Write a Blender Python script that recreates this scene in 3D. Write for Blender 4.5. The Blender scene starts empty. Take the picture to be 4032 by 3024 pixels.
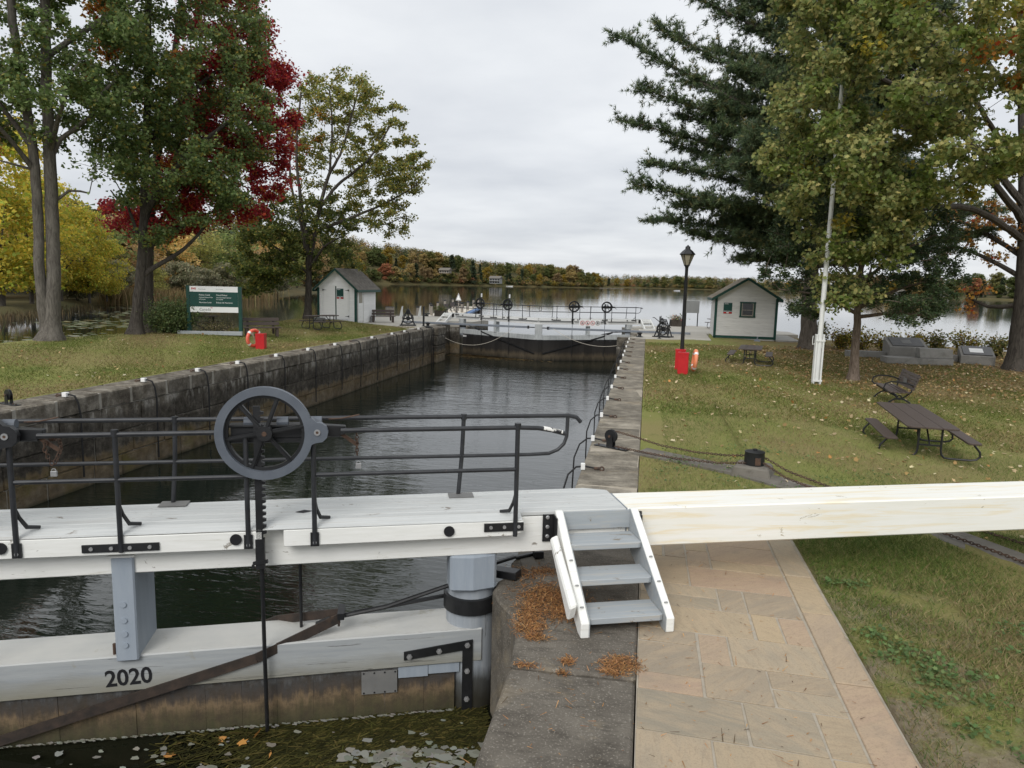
import bpy, bmesh, math, random
import numpy as np
from mathutils import Vector, Matrix
R = math.radians
SC = bpy.context.scene
COL = SC.collection
# ---------------------------------------------------------------- camera, sky, sun, exposure
cam_d = bpy.data.cameras.new('camera'); cam = bpy.data.objects.new('camera', cam_d); COL.objects.link(cam)
cam_d.sensor_width = 36.0; cam_d.lens = 24.97; cam_d.clip_start = 0.05; cam_d.clip_end = 12000
CAM_YAW, CAM_PITCH, CAM_ROLL, CAM_H = R(10.555), R(8.129), R(1.4), 2.8
_cy, _sy, _cp, _sp = math.cos(CAM_YAW), math.sin(CAM_YAW), math.cos(CAM_PITCH), math.sin(CAM_PITCH)
_f = Vector((-_sy*_cp, _cy*_cp, -_sp)); _r = Vector((_cy, _sy, 0)); _u = _r.cross(_f)
_c, _s = math.cos(CAM_ROLL), math.sin(CAM_ROLL)
_r, _u = _c*_r+_s*_u, -_s*_r+_c*_u
cam.matrix_world = Matrix(((_r.x, _u.x, -_f.x, 0), (_r.y, _u.y, -_f.y, 0), (_r.z, _u.z, -_f.z, CAM_H), (0, 0, 0, 1)))
SC.camera = cam
SUN_EL, SUN_AZ = R(40), R(190)
world = bpy.data.worlds.new('World'); SC.world = world; world.use_nodes = True
wn, wl = world.node_tree.nodes, world.node_tree.links
wn.clear()
w_out = wn.new('ShaderNodeOutputWorld'); w_bg = wn.new('ShaderNodeBackground'); w_bg.inputs['Strength'].default_value = 0.1
sky = wn.new('ShaderNodeTexSky'); sky.sky_type = 'NISHITA'; sky.sun_disc = False
sky.sun_elevation = SUN_EL; sky.sun_rotation = SUN_AZ
# overcast: a cloud deck seen by direction, thick and pale overhead, thinner grey bands low down
tc = wn.new('ShaderNodeTexCoord'); sep = wn.new('ShaderNodeSeparateXYZ'); wl.new(tc.outputs['Generated'], sep.inputs[0])
zmax = wn.new('ShaderNodeMath'); zmax.operation = 'MAXIMUM'; zmax.inputs[1].default_value = 0.0; wl.new(sep.outputs['Z'], zmax.inputs[0])
zadd = wn.new('ShaderNodeMath'); zadd.operation = 'ADD'; zadd.inputs[1].default_value = 0.10; wl.new(zmax.outputs[0], zadd.inputs[0])
dx = wn.new('ShaderNodeMath'); dx.operation = 'DIVIDE'; wl.new(sep.outputs['X'], dx.inputs[0]); wl.new(zadd.outputs[0], dx.inputs[1])
dy = wn.new('ShaderNodeMath'); dy.operation = 'DIVIDE'; wl.new(sep.outputs['Y'], dy.inputs[0]); wl.new(zadd.outputs[0], dy.inputs[1])
comb = wn.new('ShaderNodeCombineXYZ'); wl.new(dx.outputs[0], comb.inputs[0]); wl.new(dy.outputs[0], comb.inputs[1])
cn = wn.new('ShaderNodeTexNoise'); cn.inputs['Scale'].default_value = 0.55; cn.inputs['Detail'].default_value = 7; cn.inputs['Roughness'].default_value = 0.52
wl.new(comb.outputs[0], cn.inputs['Vector'])
cr = wn.new('ShaderNodeValToRGB'); wl.new(cn.outputs['Fac'], cr.inputs['Fac'])
cr.color_ramp.elements[0].position = 0.34; cr.color_ramp.elements[0].color = (5.15, 5.35, 5.7, 1)
cr.color_ramp.elements[1].position = 0.66; cr.color_ramp.elements[1].color = (7.25, 7.38, 7.5, 1)
hr = wn.new('ShaderNodeValToRGB'); wl.new(zmax.outputs[0], hr.inputs['Fac'])
hr.color_ramp.elements[0].position = 0.0; hr.color_ramp.elements[0].color = (0.86, 0.865, 0.88, 1)
hr.color_ramp.elements[1].position = 0.45; hr.color_ramp.elements[1].color = (1.06, 1.06, 1.05, 1)
cm = wn.new('ShaderNodeMix'); cm.data_type = 'RGBA'; cm.blend_type = 'MULTIPLY'; cm.inputs['Factor'].default_value = 1.0
wl.new(cr.outputs['Color'], cm.inputs[6]); wl.new(hr.outputs['Color'], cm.inputs[7])
mx = wn.new('ShaderNodeMix'); mx.data_type = 'RGBA'; mx.inputs['Factor'].default_value = 0.95
wl.new(sky.outputs[0], mx.inputs[6]); wl.new(cm.outputs[2], mx.inputs[7])
wl.new(mx.outputs[2], w_bg.inputs['Color']); wl.new(w_bg.outputs[0], w_out.inputs[0])
sun_d = bpy.data.lights.new('sun', 'SUN'); sun = bpy.data.objects.new('sun', sun_d); COL.objects.link(sun)
sun_d.energy = 1.5; sun_d.angle = R(32); sun_d.color = (1.0, 0.975, 0.94)
_sd = Vector((math.sin(SUN_AZ)*math.cos(SUN_EL), math.cos(SUN_AZ)*math.cos(SUN_EL), math.sin(SUN_EL)))
sun.rotation_euler = _sd.to_track_quat('Z', 'Y').to_euler(); sun.location = (0, 0, 60)
SC.view_settings.view_transform = 'Standard'; SC.view_settings.look = 'None'
SC.view_settings.exposure = 0.46; SC.view_settings.gamma = 1.0; SC.view_settings.use_curve_mapping = False
try:
    SC.cycles.max_bounces = 10; SC.cycles.diffuse_bounces = 6; SC.cycles.glossy_bounces = 3; SC.cycles.transmission_bounces = 6
    SC.cycles.caustics_reflective = False; SC.cycles.caustics_refractive = False
except Exception: pass

# ---------------------------------------------------------------- helpers: objects
def tag(o, label=None, cat=None, group=None, kind=None):
    if label: o['label'] = label
    if cat: o['category'] = cat
    if group: o['group'] = group
    if kind: o['kind'] = kind
    return o
def empty(name, loc=(0, 0, 0), rz=0.0, sc=1.0, label=None, cat=None, group=None, parent=None):
    o = bpy.data.objects.new(name, None); COL.objects.link(o)
    o.location = loc; o.rotation_euler = (0, 0, rz); o.scale = (sc, sc, sc); o.empty_display_size = 0.2
    if parent: o.parent = parent
    return tag(o, label, cat, group)
def copy_tree(o, parent=None):
    c = o.copy(); COL.objects.link(c)
    if parent is not None: c.parent = parent
    for ch in [x for x in CHILD.get(o.name, [])]:
        cc = copy_tree(ch, c)
        CHILD.setdefault(c.name, []).append(cc)
    return c
CHILD = {}
def link(name, me, m, parent=None):
    if m is not None: me.materials.append(m)
    o = bpy.data.objects.new(name, me); COL.objects.link(o)
    if parent is not None:
        o.parent = parent; CHILD.setdefault(parent.name, []).append(o)
    return o
def inst(name, src, parent=None, loc=(0, 0, 0), rot=(0, 0, 0), sc=(1, 1, 1)):
    o = bpy.data.objects.new(name, src.data); COL.objects.link(o)
    o.location = loc; o.rotation_euler = rot; o.scale = sc
    if parent is not None:
        o.parent = parent; CHILD.setdefault(parent.name, []).append(o)
    return o

class MB:
    """collects simple solids; build() links them as ONE mesh object"""
    def __init__(s): s.v = []; s.f = []
    def add(s, vs, fs, mt=None):
        b = len(s.v)
        if mt is not None: vs = [tuple(mt @ Vector(p)) for p in vs]
        s.v += [tuple(p) for p in vs]; s.f += [tuple(i+b for i in f) for f in fs]; return s
    def box(s, x0, x1, y0, y1, z0, z1, mt=None):
        vs = [(x0,y0,z0),(x1,y0,z0),(x1,y1,z0),(x0,y1,z0),(x0,y0,z1),(x1,y0,z1),(x1,y1,z1),(x0,y1,z1)]
        return s.add(vs, [(0,3,2,1),(4,5,6,7),(0,1,5,4),(1,2,6,5),(2,3,7,6),(3,0,4,7)], mt)
    def hexa(s, vs):   # 8 corners: bottom ring then top ring
        return s.add(vs, [(0,3,2,1),(4,5,6,7),(0,1,5,4),(1,2,6,5),(2,3,7,6),(3,0,4,7)])
    def bar(s, p, q, w, h, up=(0,0,1)):   # square bar from p to q
        p, q = Vector(p), Vector(q); d = (q-p).normalized(); u = Vector(up)
        if abs(d.dot(u)) > 0.98: u = Vector((1,0,0))
        a = d.cross(u).normalized()*w/2; b = a.cross(d).normalized()*h/2
        vs = [p-a-b,p+a-b,p+a+b,p-a+b,q-a-b,q+a-b,q+a+b,q-a+b]
        return s.add(vs, [(0,3,2,1),(4,5,6,7),(0,1,5,4),(1,2,6,5),(2,3,7,6),(3,0,4,7)])
    def tube(s, pts, r, n=8, caps=True, mt=None):
        pts = [Vector(p) for p in pts]; k = len(pts)
        rs = r if isinstance(r, (list, tuple)) else [r]*k
        vs, fs = [], []; ref = None
        for i, p in enumerate(pts):
            d = (pts[min(i+1,k-1)]-pts[max(i-1,0)])
            d = d.normalized() if d.length > 1e-9 else Vector((0,0,1))
            if ref is None:
                ref = Vector((0,0,1)) if abs(d.z) < 0.9 else Vector((1,0,0))
            a = (ref - d*ref.dot(d)).normalized(); b = d.cross(a); ref = a
            for j in range(n):
                t = 2*math.pi*j/n
                vs.append(p+a*(rs[i]*math.cos(t))+b*(rs[i]*math.sin(t)))
        for i in range(k-1):
            for j in range(n):
                j2 = (j+1) % n
                fs.append((i*n+j, i*n+j2, (i+1)*n+j2, (i+1)*n+j))
        if caps:
            fs.append(tuple(range(n-1,-1,-1))); fs.append(tuple((k-1)*n+j for j in range(n)))
        return s.add(vs, fs, mt)
    def cyl(s, p, q, r, n=12): return s.tube([p, q], r, n)
    def lathe(s, prof, n=16, mt=None):   # (r,z) profile about z
        vs, fs = [], []
        for r, z in prof:
            for j in range(n):
                t = 2*math.pi*j/n; vs.append((r*math.cos(t), r*math.sin(t), z))
        for i in range(len(prof)-1):
            for j in range(n):
                j2 = (j+1) % n; fs.append((i*n+j, i*n+j2, (i+1)*n+j2, (i+1)*n+j))
        fs.append(tuple(range(n-1,-1,-1))); fs.append(tuple((len(prof)-1)*n+j for j in range(n)))
        return s.add(vs, fs, mt)
    def prism(s, poly, h0, h1, mt=None):   # polygon in xy from z=h0 to h1
        n = len(poly)
        vs = [(x,y,h0) for x,y in poly]+[(x,y,h1) for x,y in poly]
        fs = [tuple(range(n-1,-1,-1)), tuple(range(n,2*n))]+[(i,(i+1)%n,n+(i+1)%n,n+i) for i in range(n)]
        return s.add(vs, fs, mt)
    def ring(s, r0, r1, h0, h1, n=40, mt=None):   # flat annulus slab about z
        vs, fs = [], []
        for r, z in ((r0,h0),(r1,h0),(r1,h1),(r0,h1)):
            for j in range(n):
                t = 2*math.pi*j/n; vs.append((r*math.cos(t), r*math.sin(t), z))
        for i in range(4):
            i2 = (i+1) % 4
            for j in range(n):
                j2 = (j+1) % n; fs.append((i*n+j, i*n+j2, i2*n+j2, i2*n+j))
        return s.add(vs, fs, mt)
    def torus(s, rr, r, n=28, m=10, mt=None, a0=0, a1=2*math.pi):
        full = abs(a1-a0-2*math.pi) < 1e-6
        k = n if full else n+1
        pts = [(rr*math.cos(a0+(a1-a0)*i/n), rr*math.sin(a0+(a1-a0)*i/n), 0) for i in range(k)]
        vs, fs = [], []
        for i in range(k):
            t = a0+(a1-a0)*i/n
            for j in range(m):
                q = 2*math.pi*j/m
                vs.append(((rr+r*math.cos(q))*math.cos(t), (rr+r*math.cos(q))*math.sin(t), r*math.sin(q)))
        for i in range(n if full else n):
            i2 = (i+1) % k
            for j in range(m):
                j2 = (j+1) % m; fs.append((i*m+j, i2*m+j, i2*m+j2, i*m+j2))
        return s.add(vs, fs, mt)
    def build(s, name, m, parent=None, smooth=False, bevel=0.0, mir=False, seg=1):
        vs, fs = s.v, s.f
        if mir: vs = [(-x,y,z) for x,y,z in vs]; fs = [tuple(reversed(f)) for f in fs]
        me = bpy.data.meshes.new(name); me.from_pydata(vs, [], fs)
        if bevel > 0:
            bm = bmesh.new(); bm.from_mesh(me)
            es = [e for e in bm.edges if len(e.link_faces) == 2 and e.calc_face_angle(0) > 0.5]
            bmesh.ops.bevel(bm, geom=es, offset=bevel, segments=seg, profile=0.5, affect='EDGES', clamp_overlap=True)
            bm.to_mesh(me); bm.free()
        if smooth:
            me.polygons.foreach_set('use_smooth', [True]*len(me.polygons))
            try: me.set_sharp_from_angle(angle=R(38))
            except Exception: pass
        me.update()
        return link(name, me, m, parent)
RX90 = Matrix.Rotation(R(90), 4, 'X')
def TR(x, y, z): return Matrix.Translation((x, y, z))
def text(body, size, m, parent, loc, rot=(R(90),0,0), ext=0.002, align='LEFT', name='lettering', bold=0.0):
    cu = bpy.data.curves.new(name, 'FONT'); cu.body = body; cu.size = size; cu.extrude = ext; cu.offset = bold; cu.align_x = align; cu.resolution_u = 3
    tmp = bpy.data.objects.new(name+'_curve', cu); COL.objects.link(tmp); bpy.context.view_layer.update()
    me = bpy.data.meshes.new_from_object(tmp.evaluated_get(bpy.context.evaluated_depsgraph_get())); bpy.data.objects.remove(tmp); bpy.data.curves.remove(cu)
    me.name = name; me.materials.clear(); o = link(name, me, m, parent); o.location = loc; o.rotation_euler = rot; return o

# ---------------------------------------------------------------- helpers: materials
class NT:
    def __init__(s, name):
        s.m = bpy.data.materials.new(name); s.m.use_nodes = True; s.t = s.m.node_tree; s.n = s.t.nodes; s.l = s.t.links
        s.bs = s.n['Principled BSDF']
    def new(s, t, **kw):
        x = s.n.new(t)
        for k, v in kw.items(): setattr(x, k, v)
        return x
    def coord(s, kind='Object', scale=(1,1,1)):
        if kind == 'World': src = s.new('ShaderNodeNewGeometry').outputs['Position']
        else: src = s.new('ShaderNodeTexCoord').outputs[kind]
        mp = s.new('ShaderNodeMapping'); mp.inputs['Scale'].default_value = scale; s.l.new(src, mp.inputs['Vector']); return mp.outputs[0]
    def noise(s, vec, scale, detail=5, rough=0.55, dist=0.0):
        x = s.new('ShaderNodeTexNoise'); x.inputs['Scale'].default_value = scale; x.inputs['Detail'].default_value = detail
        x.inputs['Roughness'].default_value = rough; x.inputs['Distortion'].default_value = dist
        s.l.new(vec, x.inputs['Vector']); return x.outputs['Fac']
    def ramp(s, fac, stops):
        x = s.new('ShaderNodeValToRGB'); e = x.color_ramp.elements
        while len(e) < len(stops): e.new(0.5)
        for i, (p, c) in enumerate(stops):
            e[i].position = p; e[i].color = (c[0],c[1],c[2],1) if isinstance(c, (tuple, list)) else (c,c,c,1)
        s.l.new(fac, x.inputs['Fac']); return x.outputs['Color']
    def mix(s, fac, a, b, mode='MIX'):
        x = s.new('ShaderNodeMix', data_type='RGBA', blend_type=mode)
        for sock, v in ((x.inputs['Factor'], fac), (x.inputs[6], a), (x.inputs[7], b)):
            if isinstance(v, (int, float)): sock.default_value = v
            elif isinstance(v, (tuple, list)): sock.default_value = (v[0],v[1],v[2],1)
            else: s.l.new(v, sock)
        return x.outputs[2]
    def math(s, op, a, b=0.0):
        x = s.new('ShaderNodeMath', operation=op)
        for sock, v in ((x.inputs[0], a), (x.inputs[1], b)):
            if isinstance(v, (int, float)): sock.default_value = v
            else: s.l.new(v, sock)
        return x.outputs[0]
    def maprange(s, v, a, b, c=0.0, d=1.0):
        x = s.new('ShaderNodeMapRange'); s.l.new(v, x.inputs[0])
        for i, q in enumerate((a,b,c,d)): x.inputs[i+1].default_value = q
        return x.outputs[0]
    def objrand(s, colr, amt):   # each object its own tone
        oi = s.new('ShaderNodeObjectInfo'); hs = s.new('ShaderNodeHueSaturation')
        s.l.new(s.maprange(oi.outputs['Random'], 0, 1, 1-amt, 1+amt), hs.inputs['Value']); s.l.new(colr, hs.inputs['Color']); return hs.outputs[0]
    def bump(s, h, strength=0.3, dist=0.01):
        b = s.new('ShaderNodeBump'); b.inputs['Strength'].default_value = strength; b.inputs['Distance'].default_value = dist
        s.l.new(h, b.inputs['Height']); s.l.new(b.outputs[0], s.bs.inputs['Normal']); return b
    def done(s, colr=None, rough=0.6, spec=0.4, metal=0.0):
        if colr is not None:
            if isinstance(colr, (tuple, list)): s.bs.inputs['Base Color'].default_value = (colr[0],colr[1],colr[2],1)
            else: s.l.new(colr, s.bs.inputs['Base Color'])
        if isinstance(rough, (int, float)): s.bs.inputs['Roughness'].default_value = rough
        else: s.l.new(rough, s.bs.inputs['Roughness'])
        s.bs.inputs['Specular IOR Level'].default_value = spec; s.bs.inputs['Metallic'].default_value = metal
        return s.m
def simple(name, c1, c2, scale=6.0, rough=0.6, bump=0.25, bscale=60.0, stretch=(1,1,1), dirt=None, dscale=2.5, dlo=0.55, dhi=0.75, rnd=0.0, spec=0.35, kind='Object', bdist=0.004, metal=0.0, chips=None, chlo=.665):
    t = NT(name); v = t.coord(kind, stretch)
    c = t.ramp(t.noise(v, scale, 6, 0.6), [(0.3, c1), (0.7, c2)])
    if dirt is not None:
        m = t.ramp(t.noise(t.coord(kind, stretch), dscale, 7, 0.65, 0.6), [(dlo, 0.0), (dhi, 1.0)])
        c = t.mix(m, c, dirt)
    if chips is not None:
        c = t.mix(t.ramp(t.noise(t.coord(kind, tuple(.5+.5*x/max(stretch) for x in stretch)), 8, 9, .72, .7), [(chlo, 0.0), (chlo+.02, .9)]), c, chips)
    if rnd: c = t.objrand(c, rnd)
    if bump: t.bump(t.noise(v, bscale, 4, 0.6), bump, bdist)
    return t.done(c, rough, spec, metal)

M = {}
M['white'] = simple('white_paint', (.74,.74,.70), (.82,.82,.79), 3, .5, .25, 30, (1,12,12), (.50,.47,.39), 2.2, .60, .80, chips=(.24,.215,.18), chlo=.635)
M['white_far'] = simple('white_paint_weathered', (.70,.71,.70), (.80,.80,.78), 3, .55, .1, 30, (1,8,8), (.50,.49,.44), 3, .58, .8)
M['beam'] = simple('cream_white_paint', (.80,.79,.72), (.86,.85,.81), 2, .48, .22, 26, (.6,10,10), (.78,.66,.42), 1.3, .50, .70, chips=(.42,.37,.27), chlo=.64)
M['deck'] = simple('pale_grey_deck_paint', (.47,.485,.48), (.585,.595,.58), 2.5, .55, .6, 34, (.5,14,4), (.37,.33,.28), 2.0, .55, .8, rnd=.05, chips=(.20,.17,.14), chlo=.625)
M['grey'] = simple('blue_grey_paint', (.265,.305,.355), (.32,.36,.405), 2.5, .5, .25, 30, (5,5,.7), (.40,.42,.42), 3, .62, .85)
M['step_grey'] = simple('step_grey_paint', (.31,.338,.355), (.37,.395,.41), 3, .5, .3, 30, (.6,8,8), (.44,.41,.35), 3.0, .52, .75, chips=(.20,.165,.12), chlo=.615)
M['iron'] = simple('black_painted_iron', (.007,.0075,.0085), (.016,.0165,.018), 9, .42, .35, 45, (1,1,1), (.075,.045,.03), 7, .68, .85, spec=.5)
M['rail'] = simple('black_rail_paint', (.012,.013,.0155), (.030,.032,.036), 7, .45, .3, 50, (1,1,1), (.085,.06,.05), 9, .66, .8, spec=.5)
M['wheel'] = simple('slate_painted_iron', (.085,.098,.12), (.12,.136,.16), 4, .45, .2, 50, (1,1,1), (.02,.02,.022), 11, .68, .72, spec=.5)
M['rust'] = simple('rusty_iron', (.05,.032,.024), (.12,.07,.045), 14, .75, .5, 40, (1,1,1), (.02,.018,.017), 6, .55, .75)
M['strap'] = simple('dark_rusty_strap', (.022,.019,.017), (.06,.042,.032), 10, .7, .6, 40, (1,1,1), (.10,.06,.035), 5, .6, .8)
M['bolt'] = simple('galvanised_bolt', (.28,.28,.28), (.4,.4,.4), 20, .45, .1, 60, metal=.5)
M['conc'] = simple('grey_concrete', (.27,.26,.235), (.37,.36,.33), 1.7, .85, .5, 40, (1,1,1), (.19,.18,.155), 1.1, .52, .75, rnd=.05)
M['quay'] = simple('pale_quay_concrete', (.40,.375,.325), (.49,.465,.41), .6, .85, .3, 18, (1,1,1), (.30,.275,.235), .35, .55, .75)
M['strip'] = simple('worn_concrete_strip', (.115,.104,.087), (.20,.185,.16), 2.2, .9, .7, 50, (1,1,1), (.08,.072,.06), 3, .55, .7, kind='World')
M['mortar'] = simple('pale_mortar', (.31,.275,.22), (.41,.365,.295), 9, .95, .6, 60, kind='World')
M['brown'] = simple('brown_plastic_lumber', (.062,.045,.038), (.082,.062,.053), 5, .5, .3, 60, (2,20,20), (.12,.105,.095), 3, .6, .85, rnd=.06)
M['red'] = simple('red_painted_steel', (.42,.012,.016), (.5,.018,.022), 4, .42, .1, 30, (1,1,1), (.22,.01,.012), 3, .64, .85)
M['ringred'] = simple('orange_red_ring_vinyl', (.72,.10,.065), (.78,.14,.085), 5, .5, .1, 30)
M['ringorange'] = simple('faded_orange_ring_vinyl', (.74,.22,.10), (.80,.28,.13), 5, .55, .1, 30)
M['rope'] = simple('pale_rope', (.55,.50,.42), (.68,.63,.54), 30, .9, .5, 90)
M['green'] = simple('dark_green_trim_paint', (.008,.048,.036), (.012,.062,.046), 4, .5, .1, 30, rnd=.03)
M['pgreen'] = simple('park_green_panel', (.006,.052,.042), (.008,.06,.048), 4, .5, 0, 30)
M['plain_white'] = simple('sign_white', (.78,.79,.78), (.82,.82,.81), 3, .5, 0, 30)
M['joint'] = simple('pale_lime_joint', (.26,.24,.205), (.44,.42,.37), 3, .95, .6, 40, kind='World', dirt=(.12,.11,.09), dscale=1.6)
M['siding'] = simple('white_siding_paint', (.77,.78,.77), (.84,.84,.825), 2, .6, .2, 30, (1,1,9), (.45,.43,.38), 2.6, .6, .82, rnd=.03)
M['siding_aged'] = simple('aged_white_siding_paint', (.58,.57,.55), (.70,.69,.66), 2, .65, .2, 30, (1,1,9), (.36,.33,.285), 2.2, .56, .8, rnd=.04)
M['shingle'] = simple('weathered_cedar_shingle', (.10,.092,.08), (.21,.19,.165), 5, .9, .6, 40, (1,1,1), (.07,.065,.06), 3, .55, .75)
M['shingle_tan'] = simple('tan_cedar_shingle', (.22,.185,.135), (.35,.30,.23), 5, .9, .6, 40, (1,1,1), (.16,.135,.10), 3, .55, .75)
M['dglass'] = simple('dark_glass', (.012,.014,.016), (.02,.022,.024), 2, .08, 0, 30, spec=.6)
M['cloudglass'] = simple('frosted_lamp_glass', (.22,.20,.15), (.3,.27,.2), 5, .3, 0, 30, spec=.5)
M['block'] = simple('white_plastic_block', (.74,.74,.72), (.8,.8,.78), 8, .5, .1, 30)
M['cable'] = simple('black_rubber_cable', (.012,.012,.013), (.02,.02,.021), 8, .55, .1, 30)
M['tubgrey'] = simple('grey_metal_board', (.24,.245,.24), (.31,.315,.305), 1.5, .5, .1, 20)
M['polegrey'] = simple('grey_steel_pole', (.17,.19,.22), (.22,.24,.27), 3, .5, .1, 30)
M['flag'] = simple('white_flagpole_paint', (.66,.67,.66), (.74,.74,.72), 6, .5, .1, 30, (1,1,.4), (.30,.28,.25), 9, .66, .72)
M['sheet'] = simple('grey_steel_patch', (.14,.14,.138), (.19,.188,.18), 5, .6, .2, 40, (1,1,1), (.15,.13,.10), 4, .6, .8)
M['ink'] = simple('black_ink', (.01,.01,.012), (.012,.012,.014), 3, .6, 0)
M['inkgrey'] = simple('dark_grey_ink', (.10,.11,.11), (.11,.12,.12), 3, .6, 0)
M['bluefloat'] = simple('blue_dock_edge', (.03,.10,.26), (.05,.14,.32), 3, .5, .1, 30)
M['dockwood'] = simple('pale_dock_boards', (.50,.46,.39), (.60,.55,.47), 2, .85, .3, 30, (1,6,1))
M['postwood'] = simple('weathered_post_wood', (.22,.195,.165), (.32,.29,.25), 3, .85, .4, 30, (4,4,.5))
M['soil'] = simple('dark_bank_soil', (.06,.05,.035), (.11,.09,.06), 2, .95, .5, 20)
M['plaque'] = simple('dark_bronze_plaque', (.045,.045,.048), (.075,.073,.07), 6, .4, .3, 60)
M['monu'] = simple('monument_concrete', (.20,.195,.18), (.29,.28,.26), 1.5, .85, .4, 30, (1,1,1), (.13,.125,.11), 1.6, .55, .75)

def bark(name, c1, c2, sc=1.0):
    t = NT(name); v = t.coord('Object', (7*sc, 7*sc, 1.3*sc))
    n = t.noise(v, 2.2, 8, 0.65, 0.8); c = t.ramp(n, [(0.32, c1), (0.62, c2)])
    c = t.mix(t.ramp(t.noise(t.coord('Object', (1,1,.6)), 1.1, 5), [(.55,0.0),(.75,1.0)]), c, tuple(x*1.25 for x in c2))
    t.bump(n, 0.9, 0.03); return t.done(c, 0.95, 0.1)
M['bark_grey'] = bark('grey_maple_bark', (.065,.058,.05), (.165,.15,.13))
M['bark_dark'] = bark('dark_maple_bark', (.035,.03,.026), (.10,.088,.075))
M['bark_pine'] = bark('pine_bark', (.045,.038,.032), (.14,.12,.10), .8)
M['bark_cedar'] = bark('cedar_bark', (.085,.062,.045), (.22,.175,.14), 1.3)
def leafmat(name, trans=0.35, rough=0.55, gain=1.0):
    t = NT(name); at = t.new('ShaderNodeAttribute'); at.attribute_name = 'Col'
    gn = t.mix(1.0, at.outputs['Color'], (gain,gain,gain), 'MULTIPLY')
    df = t.bs; t.l.new(gn, df.inputs['Base Color']); df.inputs['Roughness'].default_value = rough; df.inputs['Specular IOR Level'].default_value = 0.25
    tr = t.new('ShaderNodeBsdfTranslucent'); t.l.new(gn, tr.inputs['Color'])
    mxs = t.new('ShaderNodeMixShader'); mxs.inputs[0].default_value = trans
    t.l.new(df.outputs[0], mxs.inputs[1]); t.l.new(tr.outputs[0], mxs.inputs[2])
    t.l.new(mxs.outputs[0], t.n['Material Output'].inputs['Surface']); return t.m
M['leaf_far'] = leafmat('distant_leaf', .3, .8, 1.05); M['leaf'] = leafmat('leaf', 0.5, .5, 2.0); M['needle'] = leafmat('needle', 0.25, .5, 1.6); M['leaf_low'] = leafmat('ground_leaf', .3, .6, 1.25); M['grass'] = leafmat('grass_blade', 0.3, .7)

def wall_stone(name, lift=0.0, stains=True):
    t = NT(name); v = t.coord('World'); g = t.new('ShaderNodeNewGeometry'); sp = t.new('ShaderNodeSeparateXYZ'); t.l.new(g.outputs['Position'], sp.inputs[0]); z = sp.outputs['Z']
    c = t.ramp(t.noise(v, 3.0, 8, .65), [(.32,(.075,.064,.05)),(.5,(.17,.15,.12)),(.68,(.34,.31,.26))])
    c = t.objrand(c, .30)
    if stains:
        vs = t.coord('World', (2.2, 2.2, .45)); n2 = t.noise(vs, 1.6, 7, .6, .4)
        zz = t.math('ADD', z, t.math('MULTIPLY', t.math('SUBTRACT', n2, .5), .8))
        blk = t.ramp(t.maprange(zz, -2.2, 0), [(.28,0.0),(.38,.85),(.66,.88),(.82,.22),(.98,.05)])
        c = t.mix(t.math('MULTIPLY', blk, .9), c, t.ramp(t.noise(v, 6, 8, .75), [(.34,(.018,.017,.015)),(.55,(.055,.048,.04)),(.70,(.14,.125,.10))]))
        tan = t.ramp(t.maprange(zz, -2.2, 0), [(.0,.65),(.10,.5),(.24,.9),(.31,.75),(.36,0.0)])
        c = t.mix(tan, c, t.ramp(t.noise(v, 5, 6, .6), [(.3,(.10,.075,.04)),(.7,(.24,.175,.10))]))
        wet = t.ramp(t.maprange(z, -2.2, -1.9), [(.1,1.0),(.5,0.0)]); c = t.mix(wet, c, (.03,.032,.02))
        drip = t.math('MULTIPLY', t.ramp(t.noise(t.coord('World', (2.4,2.4,.8)), 2.0, 8, .72), [(.50,0.0),(.60,1.0)]), t.ramp(t.maprange(z, -1.15, -.2), [(.1,0.0),(.52,.2),(.66,1.0),(.745,1.0),(.80,.35),(.95,.15)]))
        c = t.mix(t.math('MULTIPLY', drip, .75), c, (.46,.44,.40))
        moss = t.math('MULTIPLY', t.ramp(t.noise(v, 1.1, 5, .6), [(.5,0.0),(.66,1.0)]), t.ramp(t.maprange(z, -2.2, -1.0), [(.05,.2),(.3,1.0),(.5,.7),(.75,0.0)]))
        sy = t.ramp(t.maprange(sp.outputs['Y'], 12, 26), [(.2,1.0),(.9,0.0)])
        c = t.mix(t.math('MULTIPLY', moss, sy), c, (.13,.115,.02))
    li = t.ramp(t.noise(v, 1.3, 6, .7, .5), [(.58,0.0),(.72,.7)])
    top = t.ramp(t.maprange(z, -.42, -.1), [(.0,0.0),(.5,1.0)]); c = t.mix(t.math('MULTIPLY', li, top), c, (.36,.33,.27))
    if lift: c = t.mix(t.math('MULTIPLY', t.ramp(t.noise(t.coord('World', (1,1,.5)), 2.2, 5, .6), [(.25,.3),(.5,1.0)]), .8), c, (.42,.40,.35))
    t.bump(t.noise(v, 11, 8, .75), 1.0, .06); return t.done(c, .9, .2)
M['stone'] = wall_stone('stained_limestone')
def coping_mat(name, c1, c2, c3, speck):
    t = NT(name); v = t.coord('World')
    c = t.ramp(t.noise(v, 2.2, 8, .68), [(.32,c1),(.5,c2),(.68,c3)])
    c = t.mix(t.ramp(t.noise(t.coord('World',(1,4,1)), 3.2, 7, .7), [(.5,0.0),(.66,.55)]), c, tuple(x*.5 for x in c1))
    c = t.mix(t.ramp(t.noise(v, 60, 3, .6), [(.56,0.0),(.70,.75)]), c, speck)
    c = t.mix(t.ramp(t.noise(v, .9, 6, .7, .8), [(.56,0.0),(.72,.55)]), c, (.36,.285,.18))
    c = t.objrand(c, .16); t.bump(t.noise(v, 38, 6, .75), .9, .012); return t.done(c, .88, .25)
M['coping'] = coping_mat('lichened_coping_stone', (.105,.092,.074), (.20,.178,.142), (.35,.315,.255), (.38,.35,.29))
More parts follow.
